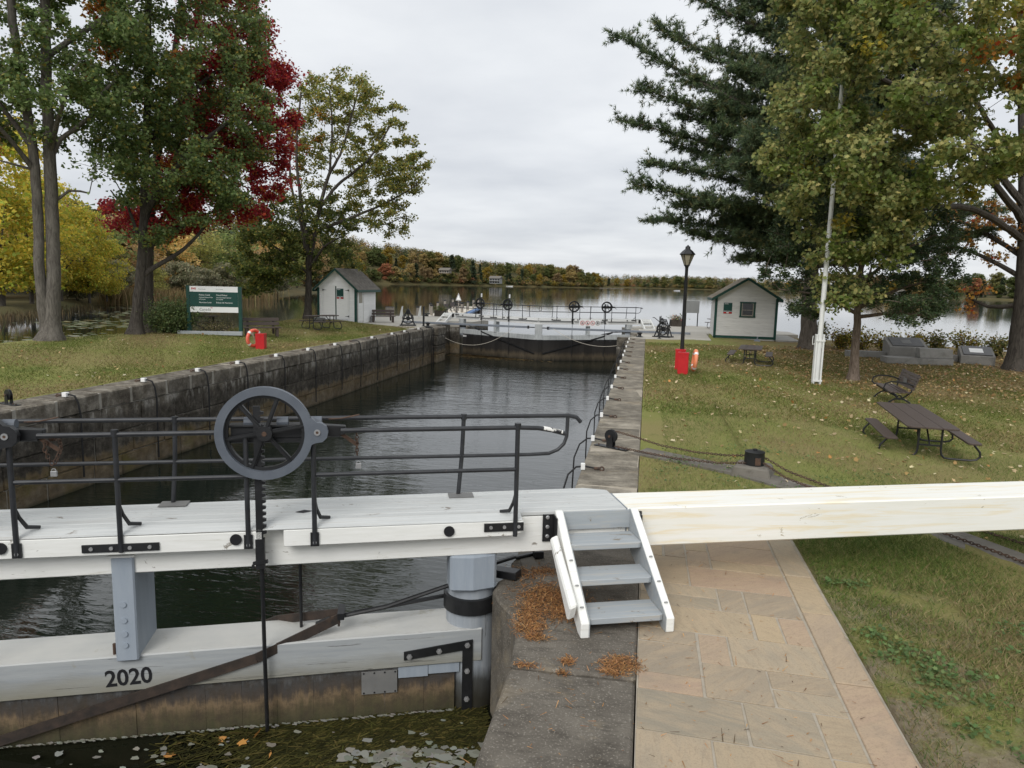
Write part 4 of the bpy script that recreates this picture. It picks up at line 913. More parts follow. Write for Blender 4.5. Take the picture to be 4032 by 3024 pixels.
# ---------------------------------------------------------------- furniture
def picnic_table(name, loc, rz, sc, L_, W_, f0, f1, label, zt=.74):
    t = empty(name, loc, rz, sc, label=label, cat='picnic table', group='brown picnic tables with black tube frames')
    w = W_/3
    for k in range(3):
        b = MB(); y0 = -W_/2+k*w+.005; y1 = y0+w-.010
        ch = .07; poly = [(0,y0),(L_,y0),(L_,y1),(0,y1)]
        if k == 0: poly = [(ch,y0),(L_-ch,y0),(L_,y0+ch),(L_,y1),(0,y1),(0,y0+ch)]
        if k == 2: poly = [(0,y0),(L_,y0),(L_,y1-ch),(L_-ch,y1),(ch,y1),(0,y1-ch)]
        b.prism(poly, zt-.04, zt); b.build('top_plank', M['brown'], t, bevel=.006)
    sy = W_/2+.30
    for sgn in (-1, 1):
        b = MB(); y0, y1 = sgn*sy-.14, sgn*sy+.14; ch = .05
        b.prism([(f0-.25+ch,y0),(f1+.25-ch,y0),(f1+.25,y0+ch),(f1+.25,y1-ch),(f1+.25-ch,y1),(f0-.25+ch,y1),(f0-.25,y1-ch),(f0-.25,y0+ch)], .415, .455); b.build('seat_plank', M['brown'], t, bevel=.006)
    for x in (f0, f1):
        b = MB()
        for sgn in (-1, 1):
            a = W_*.22
            pts = [(x,sgn*a,zt-.042),(x,sgn*a,.20),(x,sgn*(a+.02),.10),(x,sgn*(a+.08),.035),(x,sgn*(a+.18),.022),(x,sgn*(sy+.0),.022),(x,sgn*(sy+.12),.045),(x,sgn*(sy+.19),.12),(x,sgn*(sy+.175),.22),(x,sgn*(sy+.02),.41)]
            b.tube(pts, .024, 8)
        b.bar((x,-W_*.22,.30),(x,W_*.22,.30),.035,.035); b.bar((x,-W_*.30,zt-.055),(x,W_*.30,zt-.055),.04,.03)
        b.build('leg_frame', M['iron'], t, smooth=True)
        b = MB(); b.bar((x,0,.30),(x+(.42 if x == f0 else -.42),0,zt-.045),.03,.03); b.build('brace', M['iron'], t)
    return t
picnic_table('picnic_table', (5.25,13.92,-.24), R(84), .82, 3.6, 1.06, .22, 2.25, 'large brown picnic table with overhanging end, nearest on the right lawn')
picnic_table('picnic_table', (3.86,27.75,-.075), R(80), .88, 2.4, .96, .12, 1.9, 'brown picnic table on the right lawn before the white shed', .70)
picnic_table('picnic_table', (-17.1,34.0,.16), R(62), .95, 1.85, .78, .25, 1.6, 'brown picnic table on the left lawn in front of the shed')
picnic_table('picnic_table', (4.15,50.3,.01), R(15), .9, 1.8, .75, .25, 1.55, 'picnic table half hidden behind the shed on the right quay')
t = empty('timber_table', (-20.45,29.6,.22), R(20), .95, label='dark timber picnic table with splayed legs behind the park sign', cat='picnic table')
for k in range(5): MB().box(-.95,1.0,-.36+k*.145,-.36+k*.145+.138,.72,.755).build('top_plank', M['bark_dark'], t)
for y in (-.75,.75): MB().box(-.95,1.0,y-.13,y+.13,.42,.455).build('seat_plank', M['bark_dark'], t)
for x in (-.7,.75):
    for s_ in (-1,1): MB().bar((x,s_*.62,0),(x,s_*.25,.72),.09,.045).build('leg', M['bark_dark'], t)
    MB().bar((x+.05,-.85,.39),(x+.05,.85,.39),.045,.09).build('cross_bar', M['bark_dark'], t)
def plank_bench(loc, rz, sc, label):
    t = empty('plank_bench', loc, rz, sc, label=label, cat='bench', group='brown plank benches with slab ends')
    for x in (-.72,.62): MB().box(x,x+.10,-.22,.22,0,.40).build('end_support', M['brown'], t, bevel=.01)
    for k in range(2): MB().box(-.82,.82,-.27+k*.27,-.27+k*.27+.26,.40,.445).build('seat_plank', M['brown'], t, bevel=.006)
    for z in (.50,.70): MB().hexa([(-.82,.27+(z-.4)*.15,z),(.82,.27+(z-.4)*.15,z),(.82,.315+(z-.4)*.15,z),(-.82,.315+(z-.4)*.15,z),(-.82,.295+(z-.4)*.15,z+.15),(.82,.295+(z-.4)*.15,z+.15),(.82,.34+(z-.4)*.15,z+.15),(-.82,.34+(z-.4)*.15,z+.15)]).build('back_plank', M['brown'], t, bevel=.006)
    for x in (-.62,.52): MB().hexa([(x,.32,.1),(x+.1,.32,.1),(x+.1,.37,.1),(x,.37,.1),(x,.40,.83),(x+.1,.40,.83),(x+.1,.45,.83),(x,.45,.83)]).build('back_post', M['brown'], t)
plank_bench((-16.9,29.2,.13), R(38), .97, 'brown plank bench beside the park sign on the left lawn')
plank_bench((-16.95,44.3,.012), R(30), .95, 'brown plank bench standing against the side of the left shed')
# cast iron bench with slats
t = empty('park_bench', (7.1,22.0,-.38), R(-95), 1.0, label='slatted brown bench with black looped iron arms under the trees', cat='bench')
for k in range(5): MB().box(-.95,.95,-.30+k*.105,-.30+k*.105+.09,.40+.008*abs(k-2),.435+.008*abs(k-2)).build('seat_slat', M['brown'], t, bevel=.005)
for k in range(5):
    z = .50+k*.085; y = .26+(z-.45)*.33
    MB().hexa([(-.95,y,z),(.95,y,z),(.95,y+.035,z),(-.95,y+.035,z),(-.95,y+.022,z+.072),(.95,y+.022,z+.072),(.95,y+.057,z+.072),(-.95,y+.057,z+.072)]).build('back_slat', M['brown'], t, bevel=.005)
for x in (-.78,.78):
    b = MB(); b.tube([(x,-.34,0),(x,-.24,.14),(x,-.12,.22),(x,0,.24),(x,.12,.22),(x,.26,.14),(x,.36,0)], .024, 6); b.tube([(x,-.02,.22),(x,-.12,.32),(x,-.28,.40)], .022, 6); b.tube([(x,.02,.22),(x,.18,.33),(x,.27,.42),(x,.44,.93)], .022, 6)
    b.torus(.055,.016,14,6,TR(x,0,.27) @ Matrix.Rotation(R(90),4,'Y')); o = b.build('end_frame', M['iron'], t)
    b = MB(); b.tube([(x,-.33,.42),(x,-.42,.52),(x,-.38,.64),(x,-.24,.70),(x,0,.70),(x,.2,.66),(x,.33,.60)], .022, 6); b.build('arm_rest', M['iron'], o)
MB().box(-.16,.16,.283,.29,.61,.74).build('name_plate', M['sheet'], t)
# lifebuoy stands
def ring_stand(loc, rz, label, posts, rm, rl_):
    t = empty('lifebuoy_stand', loc, rz, label=label, cat='lifebuoy stand', group='red lifebuoy stands')
    for (x, y, w_, d_, h_) in posts:
        b = MB(); b.box(x-w_/2,x+w_/2,y-d_/2,y+d_/2,0,h_); o = b.build('post_box', M['red'], t, bevel=.008)
        b = MB(); b.box(x-w_/2-.008,x+w_/2+.008,y-d_/2-.008,y+d_/2+.008,h_-.05,h_+.004); b.box(x-.02,x+.02,y-d_/2-.016,y-d_/2-.008,h_-.14,h_-.04); b.build('lid', M['red'], o)
    x, y, z, a, tl = rl_
    A = TR(x, y, z) @ Matrix.Rotation(R(a),4,'Z') @ Matrix.Rotation(R(tl),4,'Y') @ Matrix.Rotation(R(90),4,'Y')
    g = tag(MB().torus(.305,.068,34,12,A).build('lifebuoy', M[rm], t, smooth=True))
    b = MB()
    for k in range(4): b.torus(.305,.0705,4,12,A,R(90*k+45-7),R(90*k+45+7))
    b.build('white_band', M['plain_white'], g, smooth=True)
    b = MB()
    for k in range(5):
        b.tube([tuple(A @ Vector((.32*math.cos(R(200+k*9)),.30*math.sin(R(200+k*9)),.05))), tuple(A @ Vector((.12-.04*k,.02*k,.03))), tuple(A @ Vector((.30*math.cos(R(60-k*10)),.32*math.sin(R(60-k*10)),.06)))], .010, 5)
    b.torus(.36,.010,30,5,A @ TR(0,0,.02)); b.build('throw_rope', M['rope'], g)
ring_stand((-14.72,25.3,0), R(12), 'red box with an upright orange-red lifebuoy on the left lawn', [(.03,0,.34,.30,.60)], 'ringred', (-.24,-.03,.42,-28,4))
ring_stand((1.22,23.9,0), R(-6), 'two red posts with a faded orange lifebuoy at the foot of the lamp post', [(-.10,.75,.33,.24,.70),(.06,-.40,.33,.26,.70)], 'ringorange', (.40,.05,.42,8,5))
# lamp post
lp = empty('street_lamp', (1.24,24.75,0), label='tall black lamp post with a lantern top beside the red lifebuoy posts', cat='street lamp')
b = MB(); b.tube([(0,0,0),(0,0,.35),(.0,0,.36),(.0,0,3.4),(0,0,3.42)], [.09,.085,.068,.052,.06], 14); b.tube([(0,0,3.42),(0,0,3.52)], [.05,.09], 12); b.build('pole', M['iron'], lp, smooth=True)
b = MB(); b.lathe([(.09,3.52),(.215,3.86)],6); b.build('lantern_glass', M['cloudglass'], lp)
b = MB(); b.lathe([(.25,3.855),(.26,3.88),(.17,3.98),(.085,4.05),(.08,4.12),(.05,4.14),(.0,4.19)],6); b.lathe([(.092,3.49),(.1,3.52),(.0,3.521)],6)
for k in range(6):
    a = R(60*k); b.bar((.092*math.cos(a),.092*math.sin(a),3.52),(.22*math.cos(a),.22*math.sin(a),3.86),.014,.014)
b.build('lantern_frame', M['iron'], lp)
# flagpole in its white tabernacle
fp = empty('flagpole', (5.52,24.33,-.26), R(8), label='tall white flagpole held in a white boxed base on the right lawn', cat='flagpole')
b = MB(); b.tube([(0,0,.15),(0,0,3),(0,0,6),(0,0,9.3)], [.075,.07,.058,.04], 14); b.tube([(0,0,3.9),(0,0,4.0)], .082, 14); b.build('pole', M['flag'], fp, smooth=True)
for x in (-.135,.082): MB().box(x,x+.052,-.075,.075,0,1.65).build('base_board', M['flag'], fp, bevel=.006)
b = MB(); b.box(-.15,.15,-.095,-.078,1.42,1.48); b.box(-.15,.15,-.095,-.078,.12,.18); b.build('clamp_bar', M['flag'], fp)
b = MB(); b.tube([(-.19,-.10,1.35),(-.25,-.10,1.32),(-.26,-.10,1.45),(-.25,-.1,1.6)], .012, 6); b.cyl((.05,-.085,1.2),(.045,-.05,9.2),.006,4); b.build('halyard_cleat', M['flag'], fp)
# park sign
sg = empty('park_sign', (-19.55,27.85,.22), math.atan2(.62,2.1), label='green and white bilingual park sign on two green posts by the pond', cat='sign')
for x in (0,2.17): MB().box(x-.07,x+.07,-.07,.07,0,2.12 if x == 0 else 2.10).build('post', M['green'], sg, bevel=.008)
b = MB(); b.box(.075,2.095,-.05,.03,.98,2.10); b.build('panel', M['plain_white'], sg)
b = MB(); b.box(.078,2.092,-.056,-.0505,1.22,1.86); b.build('green_field', M['pgreen'], sg)
MB().box(-.42,2.28,-.28,-.08,.0,.17).build('base_beam', M['step_grey'], sg, bevel=.01)
yf = -.0565
def st_(s_, x, z, size, m='plain_white'): text(s_, size, M[m], sg, (x, yf, z), ext=.001)
st_('Rideau Canal', .46, 1.70, .088); st_('National Historic Site', .46, 1.60, .066); st_('of Canada', .46, 1.52, .066); st_('Narrows Lock', .46, 1.375, .088)
st_('Canal-Rideau', 1.18, 1.70, .088); st_('Lieu historique national', 1.18, 1.60, .066); st_('du Canada', 1.18, 1.52, .066); st_('\u00c9cluse de Narrows', 1.18, 1.375, .088)
yf = -.0515
st_('Parks Canada', .44, 1.955, .055, 'inkgrey'); st_('Parcs Canada', 1.18, 1.955, .055, 'inkgrey'); st_('Canada', .46, 1.05, .16, 'inkgrey')
b = MB(); b.box(.16,.20,-.055,-.0505,1.95,2.04); b.box(.29,.33,-.055,-.0505,1.95,2.04); b.prism([(.245,1.955),(.252,1.975),(.28,1.98),(.268,2.0),(.272,2.015),(.258,2.01),(.245,2.04),(.232,2.01),(.218,2.015),(.222,2.0),(.21,1.98),(.238,1.975)],.0505,.055,RX90); b.build('flag_mark', M['red'], sg)
b = MB(); b.box(.935,.955,-.055,-.0515,1.155,1.20); b.box(.985,1.005,-.055,-.0515,1.155,1.20); b.box(.962,.978,-.055,-.0515,1.165,1.19); b.build('flag_mark', M['red'], sg)
# grey backed notice board on the right quay
ib = empty('notice_board', (2.75,52.3,.01), R(14), label='plain grey back of a notice board on two thin posts by the lake', cat='notice board')
for x in (0,.86): MB().box(x-.03,x+.03,-.03,.03,0,1.80).build('post', M['iron'], ib)
MB().box(-.08,.93,-.055,-.032,.95,1.80).build('board', M['tubgrey'], ib, bevel=.005)
# planters
def planter(loc, label, fl_):
    t = empty('planter', loc, R(8), label=label, cat='planter', group='timber planters on the quays')
    for k in range(4):
        x0, x1, y0, y1 = [(-.42,.42,-.40,-.36),(-.42,.42,.36,.40),(-.42,-.38,-.36,.36),(.38,.42,-.36,.36)][k]
        for z in (0,.155,.31): MB().box(x0,x1,y0,y1,z+.004,z+.15).build('side_board', M['bark_dark'], t)
    MB().box(-.38,.38,-.36,.36,.0,.40).build('earth', M['soil'], t)
    PLANTERS.append((t, fl_))
PLANTERS = []
planter((-16.1,54.6,.012), 'square timber planter with thin greenery on the left quay by the jetty', 'green')
planter((2.12,51.9,.01), 'square timber planter with pink and cream flowers on the right quay', 'flower')
# memorial stones by the right shore
mo = empty('memorial_plinth', (10.3,32.6,-.22), R(2), label='concrete memorial with a slanted plaque and long low bench wall by the shore', cat='memorial')
b = MB(); b.box(-.3,2.3,-.45,.35,0,.30); b.build('step', M['monu'], mo, bevel=.015)
b = MB(); b.hexa([(1.0,-.40,.31),(2.32,-.30,.31),(2.32,.2,.31),(1.0,.2,.31),(1.0,-.25,.70),(2.32,-.25,.68),(2.32,.2,.70),(1.05,.2,.70)]); b.build('wall_block', M['monu'], mo, bevel=.012)
b = MB(); b.hexa([(.35,1.2,0),(1.95,1.2,0),(1.95,2.1,0),(.35,2.1,0),(.35,1.2,.62),(1.95,1.2,.62),(1.95,2.1,1.0),(.35,2.1,1.0)]); b.build('plaque_base', M['monu'], mo, bevel=.015)
b = MB(); b.hexa([(.5,1.28,.662),(1.8,1.28,.662),(1.8,2.02,.975),(.5,2.02,.975),(.5,1.28,.692),(1.8,1.28,.692),(1.8,2.02,1.005),(.5,2.02,1.005)]); b.build('plaque', M['plaque'], mo)
b = MB(); b.hexa([(.95,1.45,.768),(1.35,1.45,.768),(1.35,1.8,.915),(.95,1.8,.915),(.95,1.45,.772),(1.35,1.45,.772),(1.35,1.8,.919),(.95,1.8,.919)]); b.build('plaque_panel', M['sheet'], mo)
b = MB(); b.box(-1.3,.34,1.5,1.95,0,.36); b.build('low_wall', M['monu'], mo, bevel=.015)
mo = empty('memorial_plinth', (13.55,33.6,-.19), R(-14), label='separate concrete block with a slanted dark plaque right of the memorial', cat='memorial')
b = MB(); b.hexa([(-.2,-.5,0),(1.05,-.5,0),(1.05,.6,0),(-.2,.6,0),(-.2,-.5,.38),(1.05,-.5,.38),(1.05,.6,.72),(-.2,.6,.72)]); b.build('plaque_base', M['monu'], mo, bevel=.015)
b = MB(); b.hexa([(-.1,-.42,.42),(.95,-.42,.42),(.95,.52,.71),(-.1,.52,.71),(-.1,-.42,.45),(.95,-.42,.45),(.95,.52,.74),(-.1,.52,.74)]); b.build('plaque', M['plaque'], mo)
b = MB(); b.hexa([(.15,-.2,.520),(.65,-.2,.520),(.65,.25,.659),(.15,.25,.659),(.15,-.2,.524),(.65,-.2,.524),(.65,.25,.663),(.15,.25,.663)]); b.build('plaque_panel', M['plain_white'], mo)
b = MB(); b.box(-.85,-.21,.0,.4,0,.33); b.build('low_wall', M['monu'], mo, bevel=.015)

# ---------------------------------------------------------------- sheds
def shed(name, loc, rz, w, d, eave, peak, sid, shg, label, oh=.28):
    t = empty(name, loc, rz, label=label, cat='shed')
    MB().box(.03,w-.03,.03,d-.03,-.4,eave-.02).build('wall', M[sid], t)
    gm = MB(); gm.prism([(.03,eave-.02),(w-.03,eave-.02),(w/2,peak-.06)], -d+.03, -.03, RX90); gm.build('gable', M[sid], t)
    bh = .122; z = 0.02
    while z < peak-.12:
        z1 = z+bh-.006
        def half(zz): return w/2 if zz <= eave else w/2*max(0,(peak-zz)/(peak-eave))
        a0, a1 = half(z)-.02, half(z1)-.02
        if a1 > .05:
            b = MB(); b.hexa([(w/2-a0,-.006,z),(w/2+a0,-.006,z),(w/2+a0,.03,z),(w/2-a0,.03,z),(w/2-a1,.008,z1),(w/2+a1,.008,z1),(w/2+a1,.03,z1),(w/2-a1,.03,z1)]); b.build('siding_board', M[sid], t)
        if z1 < eave-.02:
            for x0, sg_ in ((0,-1),(w,1)):
                b = MB(); xo = x0+sg_*.006; xi = x0-sg_*.008; xb = x0-sg_*.03
                b.hexa([(min(xo,xb),.03,z),(max(xo,xb),.03,z),(max(xo,xb),d-.03,z),(min(xo,xb),d-.03,z),(min(xi,xb),.03,z1),(max(xi,xb),.03,z1),(max(xi,xb),d-.03,z1),(min(xi,xb),d-.03,z1)]); b.build('siding_board', M[sid], t)
        z += bh
    for x in (0,w):
        MB().box(x-.03 if x == 0 else x-.10, x+.10 if x == 0 else x+.03, -.035, -.008, -.02, eave-.05).build('corner_board', M['green'], t)
        MB().box(x-.035 if x == 0 else x+.008, x-.008 if x == 0 else x+.035, -.034, .10, -.02, eave-.05).build('corner_board', M['green'], t)
    slope = (peak-eave)/(w/2); ex = .22
    for sg_ in (-1,1):
        cx = w/2; 
        def pt(u, y, dz): x = cx+sg_*u; return (x, y, peak-slope*u+dz)
        U = w/2+ex
        b = MB(); A_ = [pt(0,-oh,.0),pt(U,-oh,.0),pt(U,d+oh,.0),pt(0,d+oh,.0),pt(0,-oh,.05),pt(U,-oh,.05),pt(U,d+oh,.05),pt(0,d+oh,.05)]
        b.hexa(A_); rf = b.build('roof', M[shg], t)
        b = MB(); n_ = int(U*math.sqrt(1+slope*slope)/.14); rsh = random.Random(3)
        for r_ in range(n_):
            u0, u1 = U*(1-(r_+1)/n_)-.02, U*(1-r_/n_)+.012; y = -oh-.01-rsh.uniform(0,.1)
            while y < d+oh:
                wd = rsh.uniform(.10,.2); y1 = min(y+wd-.006, d+oh+.01); h_ = rsh.uniform(.062,.078)
                ya = max(y,-oh-.01)
                if y1 > ya+.02: b.hexa([pt(max(u0,0),ya,.05),pt(u1,ya,.05),pt(u1,y1,.05),pt(max(u0,0),y1,.05),pt(max(u0,0),ya,.056),pt(u1,ya,h_),pt(u1,y1,h_),pt(max(u0,0),y1,.056)])
                y += wd
        tag(b.build('shingles', M[shg], rf), kind='stuff')
        b = MB(); b.hexa([pt(-.0,-oh-.03,-.10),pt(U,-oh-.03,-.10),pt(U,-oh-.002,-.10),pt(-.0,-oh-.002,-.10),pt(0,-oh-.03,.05),pt(U,-oh-.03,.05),pt(U,-oh-.002,.05),pt(0,-oh-.002,.05)]); b.build('rake_board', M['green'], t)
        b = MB(); b.hexa([pt(U,-oh,-.09),pt(U+.025,-oh,-.09),pt(U+.025,d+oh,-.09),pt(U,d+oh,-.09),pt(U,-oh,.045),pt(U+.025,-oh,.045),pt(U+.025,d+oh,.045),pt(U,d+oh,.045)]); b.build('eave_board', M['green'] if name == 'white_shed' else M[sid], t)
        b = MB(); b.hexa([pt(0,-oh,-.03),pt(U,-oh,-.03),pt(U,.0,-.03),pt(0,.0,-.03),pt(0,-oh,-.002),pt(U,-oh,-.002),pt(U,.0,-.002),pt(0,.0,-.002)]); b.build('soffit', M[sid], t)
    return t
def poster(par, x, y, z, w_, h_):
    o = MB().box(x,x+w_,y-.02,y,z,z+h_).build('notice', M['pgreen'], par)
    MB().box(x,x+w_,y-.024,y-.0202,z,z+h_*.14).build('red_band', M['red'], o)
    MB().box(x+w_*.36,x+w_*.62,y-.028,y-.0242,z+h_*.02,z+h_*.12).build('white_mark', M['plain_white'], o)
    b = MB()
    for k in range(6): b.ring(.02,.032,0,.003,10,TR(x+w_*(.1+.16*k),y-.0205,z+h_*.21) @ RX90)
    b.box(x+w_*.08,x+w_*.55,y-.023,y-.0202,z+h_*.88,z+h_*.92)
    b.build('symbols', M['plain_white'], o)
s1 = shed('white_shed', (-20.15,41.5,.05), R(1), 2.5, 3.4, 2.22, 3.32, 'siding', 'shingle', 'small white shed with double doors and dark green trim on the left bank')
MB().box(.32,.38,-.03,-.008,.05,2.28).build('door_casing', M['siding'], s1); MB().box(2.0,2.06,-.03,-.008,.05,2.28).build('door_casing', M['siding'], s1); MB().box(.32,2.06,-.03,-.008,2.281,2.38).build('door_casing', M['siding'], s1)
for x0, x1 in ((.39,1.16),(1.235,1.99)):
    o = MB().box(x0,x1,-.045,-.01,.22,2.27).build('door', M['siding'], s1, bevel=.004)
    hx = x0+.0 if x0 < 1 else x1
    sg_ = 1 if x0 < 1 else -1
    b = MB()
    for z in (.42,2.02): b.prism([(hx-sg_*.06,z-.06),(hx-sg_*.06,z+.06),(hx+sg_*.02,z+.02),(hx+sg_*.2,z+.005),(hx+sg_*.2,z-.005),(hx+sg_*.02,z-.02)] if sg_ < 0 else [(hx-.06,z-.06),(hx+.02,z-.02),(hx+.2,z-.005),(hx+.2,z+.005),(hx+.02,z+.02),(hx-.06,z+.06)], .046, .055, RX90)
    b.build('hinge', M['iron'], o)
MB().box(1.165,1.23,-.05,-.012,.22,2.27).build('centre_batten', M['green'], s1)
poster(s1, 1.27, -.046, 1.50, .43, .62)
MB().hexa([(.2,-1.0,-.1),(2.0,-1.0,-.1),(2.0,-.05,-.1),(.2,-.05,-.1),(.3,-1.0,-.04),(1.95,-1.0,-.04),(2.0,-.05,.16),(.25,-.05,.16)]).build('ramp', M['strip'], s1)
o = MB().box(2.512,2.55,.22,1.02,.12,2.12).build('side_door', M['siding'], s1)
MB().box(2.551,2.556,.34,.90,1.25,1.98).build('pane', M['cloudglass'], o)
b = MB()
for y in (.14,1.04): b.box(2.512,2.56,y,y+.07,.05,2.2)
b.build('side_casing', M['siding_aged'], s1)
b = MB()
for k in range(4): b.box(2.551,2.56,.3+k*.17,.44+k*.17,.25,1.1)
b.build('door_boards', M['siding'], o)
s2 = shed('white_shed', (3.78,41.6,.01), R(-1.5), 3.3, 3.9, 2.30, 3.33, 'siding_aged', 'shingle_tan', 'aged white shed with small square window on the right quay', .32)
for (x0,x1,z0,z1) in ((1.32,1.41,1.24,1.96),(2.06,2.15,1.24,1.96),(1.30,2.17,1.961,2.04),(1.30,2.17,1.17,1.239)): MB().box(x0,x1,-.04,-.008,z0,z1).build('window_frame', M['green'], s2)
o = MB().box(1.42,2.05,-.012,.0,1.25,1.95).build('window', M['dglass'], s2)
b = MB(); b.box(1.42,1.47,-.03,-.013,1.25,1.95); b.box(2.0,2.05,-.03,-.013,1.25,1.95); b.box(1.47,2.0,-.03,-.013,1.25,1.31); b.box(1.47,2.0,-.03,-.013,1.57,1.60); b.build('sash', M['postwood'], o)
poster(s2, .44, -.009, 1.36, .46, .60)
MB().box(-.02,3.32,-.035,-.0085,.0,.13).build('base_board', M['green'], s2)
b = MB(); b.box(3.32,4.6,-.4,4.2,-.4,-.01); b.build('concrete_pad', M['conc'], s2)
eb = MB(); eb.hexa([(-.2,-.15,0),(.2,-.15,0),(.16,.15,0),(-.16,.15,0),(-.12,-.05,.14),(.1,-.05,.14),(.05,.05,.16),(-.05,.05,.16)]); eb.bar((0,.02,.1),(.03,.06,.30),.05,.05)
o = tag(eb.build('floodlight', M['polegrey']), 'small grey ground floodlight on the grass before the right shed', 'floodlight'); o.location = (5.95,40.3,-.08)

# ---------------------------------------------------------------- jetty and bits on the left quay
jt = empty('jetty', (-17.2,57,0), 0, label='long pale boarded jetty with blue edge running into the lake', cat='jetty')
import_dir = Vector((-.16,1,0)).normalized(); ang = math.atan2(-import_dir.x, import_dir.y)
jt.rotation_euler = (0,0,ang)
for k in range(30): MB().box(-1.6,1.1,k*1.06,k*1.06+1.045,-.45,-.36).build('deck_board', M['dockwood'], jt)
MB().box(1.11,1.55,8,31.8,-.62,-.42).build('blue_edge', M['bluefloat'], jt)
for k in range(6): MB().box(.2,1.5,4+k*5,5.6+k*5,-1.9,-.63 if k > 0 else -.46).build('crib', M['bark_dark'], jt)
for x, y, h_ in ((-1.9,2.5,.45),(-1.2,6,.5),(.4,3.5,.25),(-1.75,9,.55),(.75,9,.5),(-1.7,14,.55),(.8,14,.5),(-1.7,20,.6),(.85,20,.55),(-1.6,27,.6),(.9,27,.6),(1.2,31,.6)):
    o = MB().tube([(x,y,-2.4),(x,y,h_)], .13, 10).build('mooring_post', M['postwood'], jt); MB().tube([(x,y,h_+.002),(x,y,h_+.12)], .15, 10).build('cap', M['iron'], o)
for (y, sx) in ((11.5,0),(17.5,0),(24,0)):
    t = empty('jetty_bench', (jt.location.x-math.sin(ang)*y-.3, jt.location.y+math.cos(ang)*y, -.36), ang+R(80), label={11.5:'nearest small bench on the jetty boards',17.5:'middle small bench on the jetty boards',24:'farthest small bench on the jetty boards'}[y], cat='bench', group='benches along the jetty')
    MB().box(-.8,.8,-.25,.25,.42,.47).build('seat', M['brown'], t); MB().box(-.8,.8,.26,.31,.5,.9).build('backrest', M['brown'], t)
    for x in (-.7,.7): MB().bar((x,-.2,0),(x,.0,.42),.06,.05).build('leg', M['iron'], t); MB().bar((x,.35,0),(x,.26,.6),.06,.05).build('leg', M['iron'], t)
tm = empty('day_marker', (-20.9,78,-1.2), R(-4), label='white triangular lake marker on a post at the jetty end', cat='marker')
MB().prism([(-.34,0),(.34,0),(0,.82)],-.02,.02,TR(0,0,1.85) @ RX90).build('triangle_board', M['plain_white'], tm)
b = MB(); 
for a_, c_ in (((-.27,.05),(.27,.05)),((.27,.05),(0,.71)),((0,.71),(-.27,.05))): b.bar((a_[0],-.024,1.85+a_[1]),(c_[0],-.024,1.85+c_[1]),.005,.03)
b.build('triangle_border', M['ink'], tm); MB().cyl((0,.06,-1.5),(0,.06,2.3),.06,8).build('post', M['postwood'], tm)
for loc, lab in (((-18.1,51.0,.012),'leaning white picket stake on the left quay edge, nearer the shed'),((-17.2,52.6,.012),'leaning white picket stake on the left quay edge, nearer the planter')):
    b = MB(); b.hexa([(-.12,-.05,0),(.06,-.05,0),(.06,.05,0),(-.12,.05,0),(.06,-.04,.8),(.16,-.04,.86),(.16,.04,.86),(.06,.04,.8)]); b.bar((.14,0,0),(.1,0,.7),.04,.04); o = tag(b.build('picket_stake', M['white_far']), lab, 'stake', 'white stakes on the quay edge'); o.location = loc
o = tag(MB().box(-.3,.3,-.15,.15,-1.5,.72).build('dolphin_pile', M['postwood']), 'square weathered timber pile behind the bench at the left quay', 'pile'); o.location = (-19.2,51.6,0)
o = MB().box(-.31,.31,-.16,.16,.72,.76).build('cap', M['iron'], o)
o = tag(MB().box(-.28,.28,-.18,.18,0,.32).build('utility_box', M['sheet'], None, bevel=.02), 'grey metal box on the grass behind the left picnic table', 'box'); o.location = (-18.5,38.3,.22)
for loc, lab in (((-17.0,53.8,.012), 'low black mooring cleat beside the left planter'),):
    b = MB(); b.box(-.15,.15,-.1,.1,0,.1); b.cyl((-.3,0,.2),(.3,0,.2),.04,8); b.box(-.05,.05,-.05,.05,.1,.2); o = tag(b.build('cleat', M['iron']), lab, 'cleat'); o.location = loc
# ---------------------------------------------------------------- vegetation
LEAF_QUAD = np.array([(0,0),(.42,.45),(0,1),(-.42,.45)])
LEAF_STAR = np.array([(0,0),(.42,.12),(.30,.38),(.52,.62),(.20,.66),(0,1),(-.20,.66),(-.52,.62),(-.30,.38),(-.42,.12)])
def poly_mesh(name, V, k, colors, m, parent=None):
    """V: (n,k,3) polygons, colors (n,3): one mesh of loose leaves, each its own colour"""
    n = V.shape[0]; me = bpy.data.meshes.new(name)
    me.vertices.add(n*k); me.loops.add(n*k); me.polygons.add(n)
    me.vertices.foreach_set('co', V.reshape(-1).astype(np.float32))
    me.loops.foreach_set('vertex_index', np.arange(n*k, dtype=np.int32))
    me.polygons.foreach_set('loop_start', np.arange(0, n*k, k, dtype=np.int32))
    try: me.polygons.foreach_set('loop_total', np.full(n, k, dtype=np.int32))
    except Exception: pass
    at = me.color_attributes.new('Col', 'FLOAT_COLOR', 'POINT')
    c = np.ones((n, k, 4), np.float32); c[:, :, :3] = colors[:, None, :]
    at.data.foreach_set('color', c.reshape(-1)); me.update(calc_edges=True)
    return link(name, me, m, parent)
def frames(rg, n, droop=.3, up=.5):
    a = rg.normal(size=(n,3)); a[:,2] = a[:,2]*.6-droop; a /= np.linalg.norm(a,axis=1)[:,None]+1e-9
    nr = rg.normal(size=(n,3)); nr[:,2] += up*2; b = np.cross(nr, a); b /= np.linalg.norm(b,axis=1)[:,None]+1e-9
    return a, b
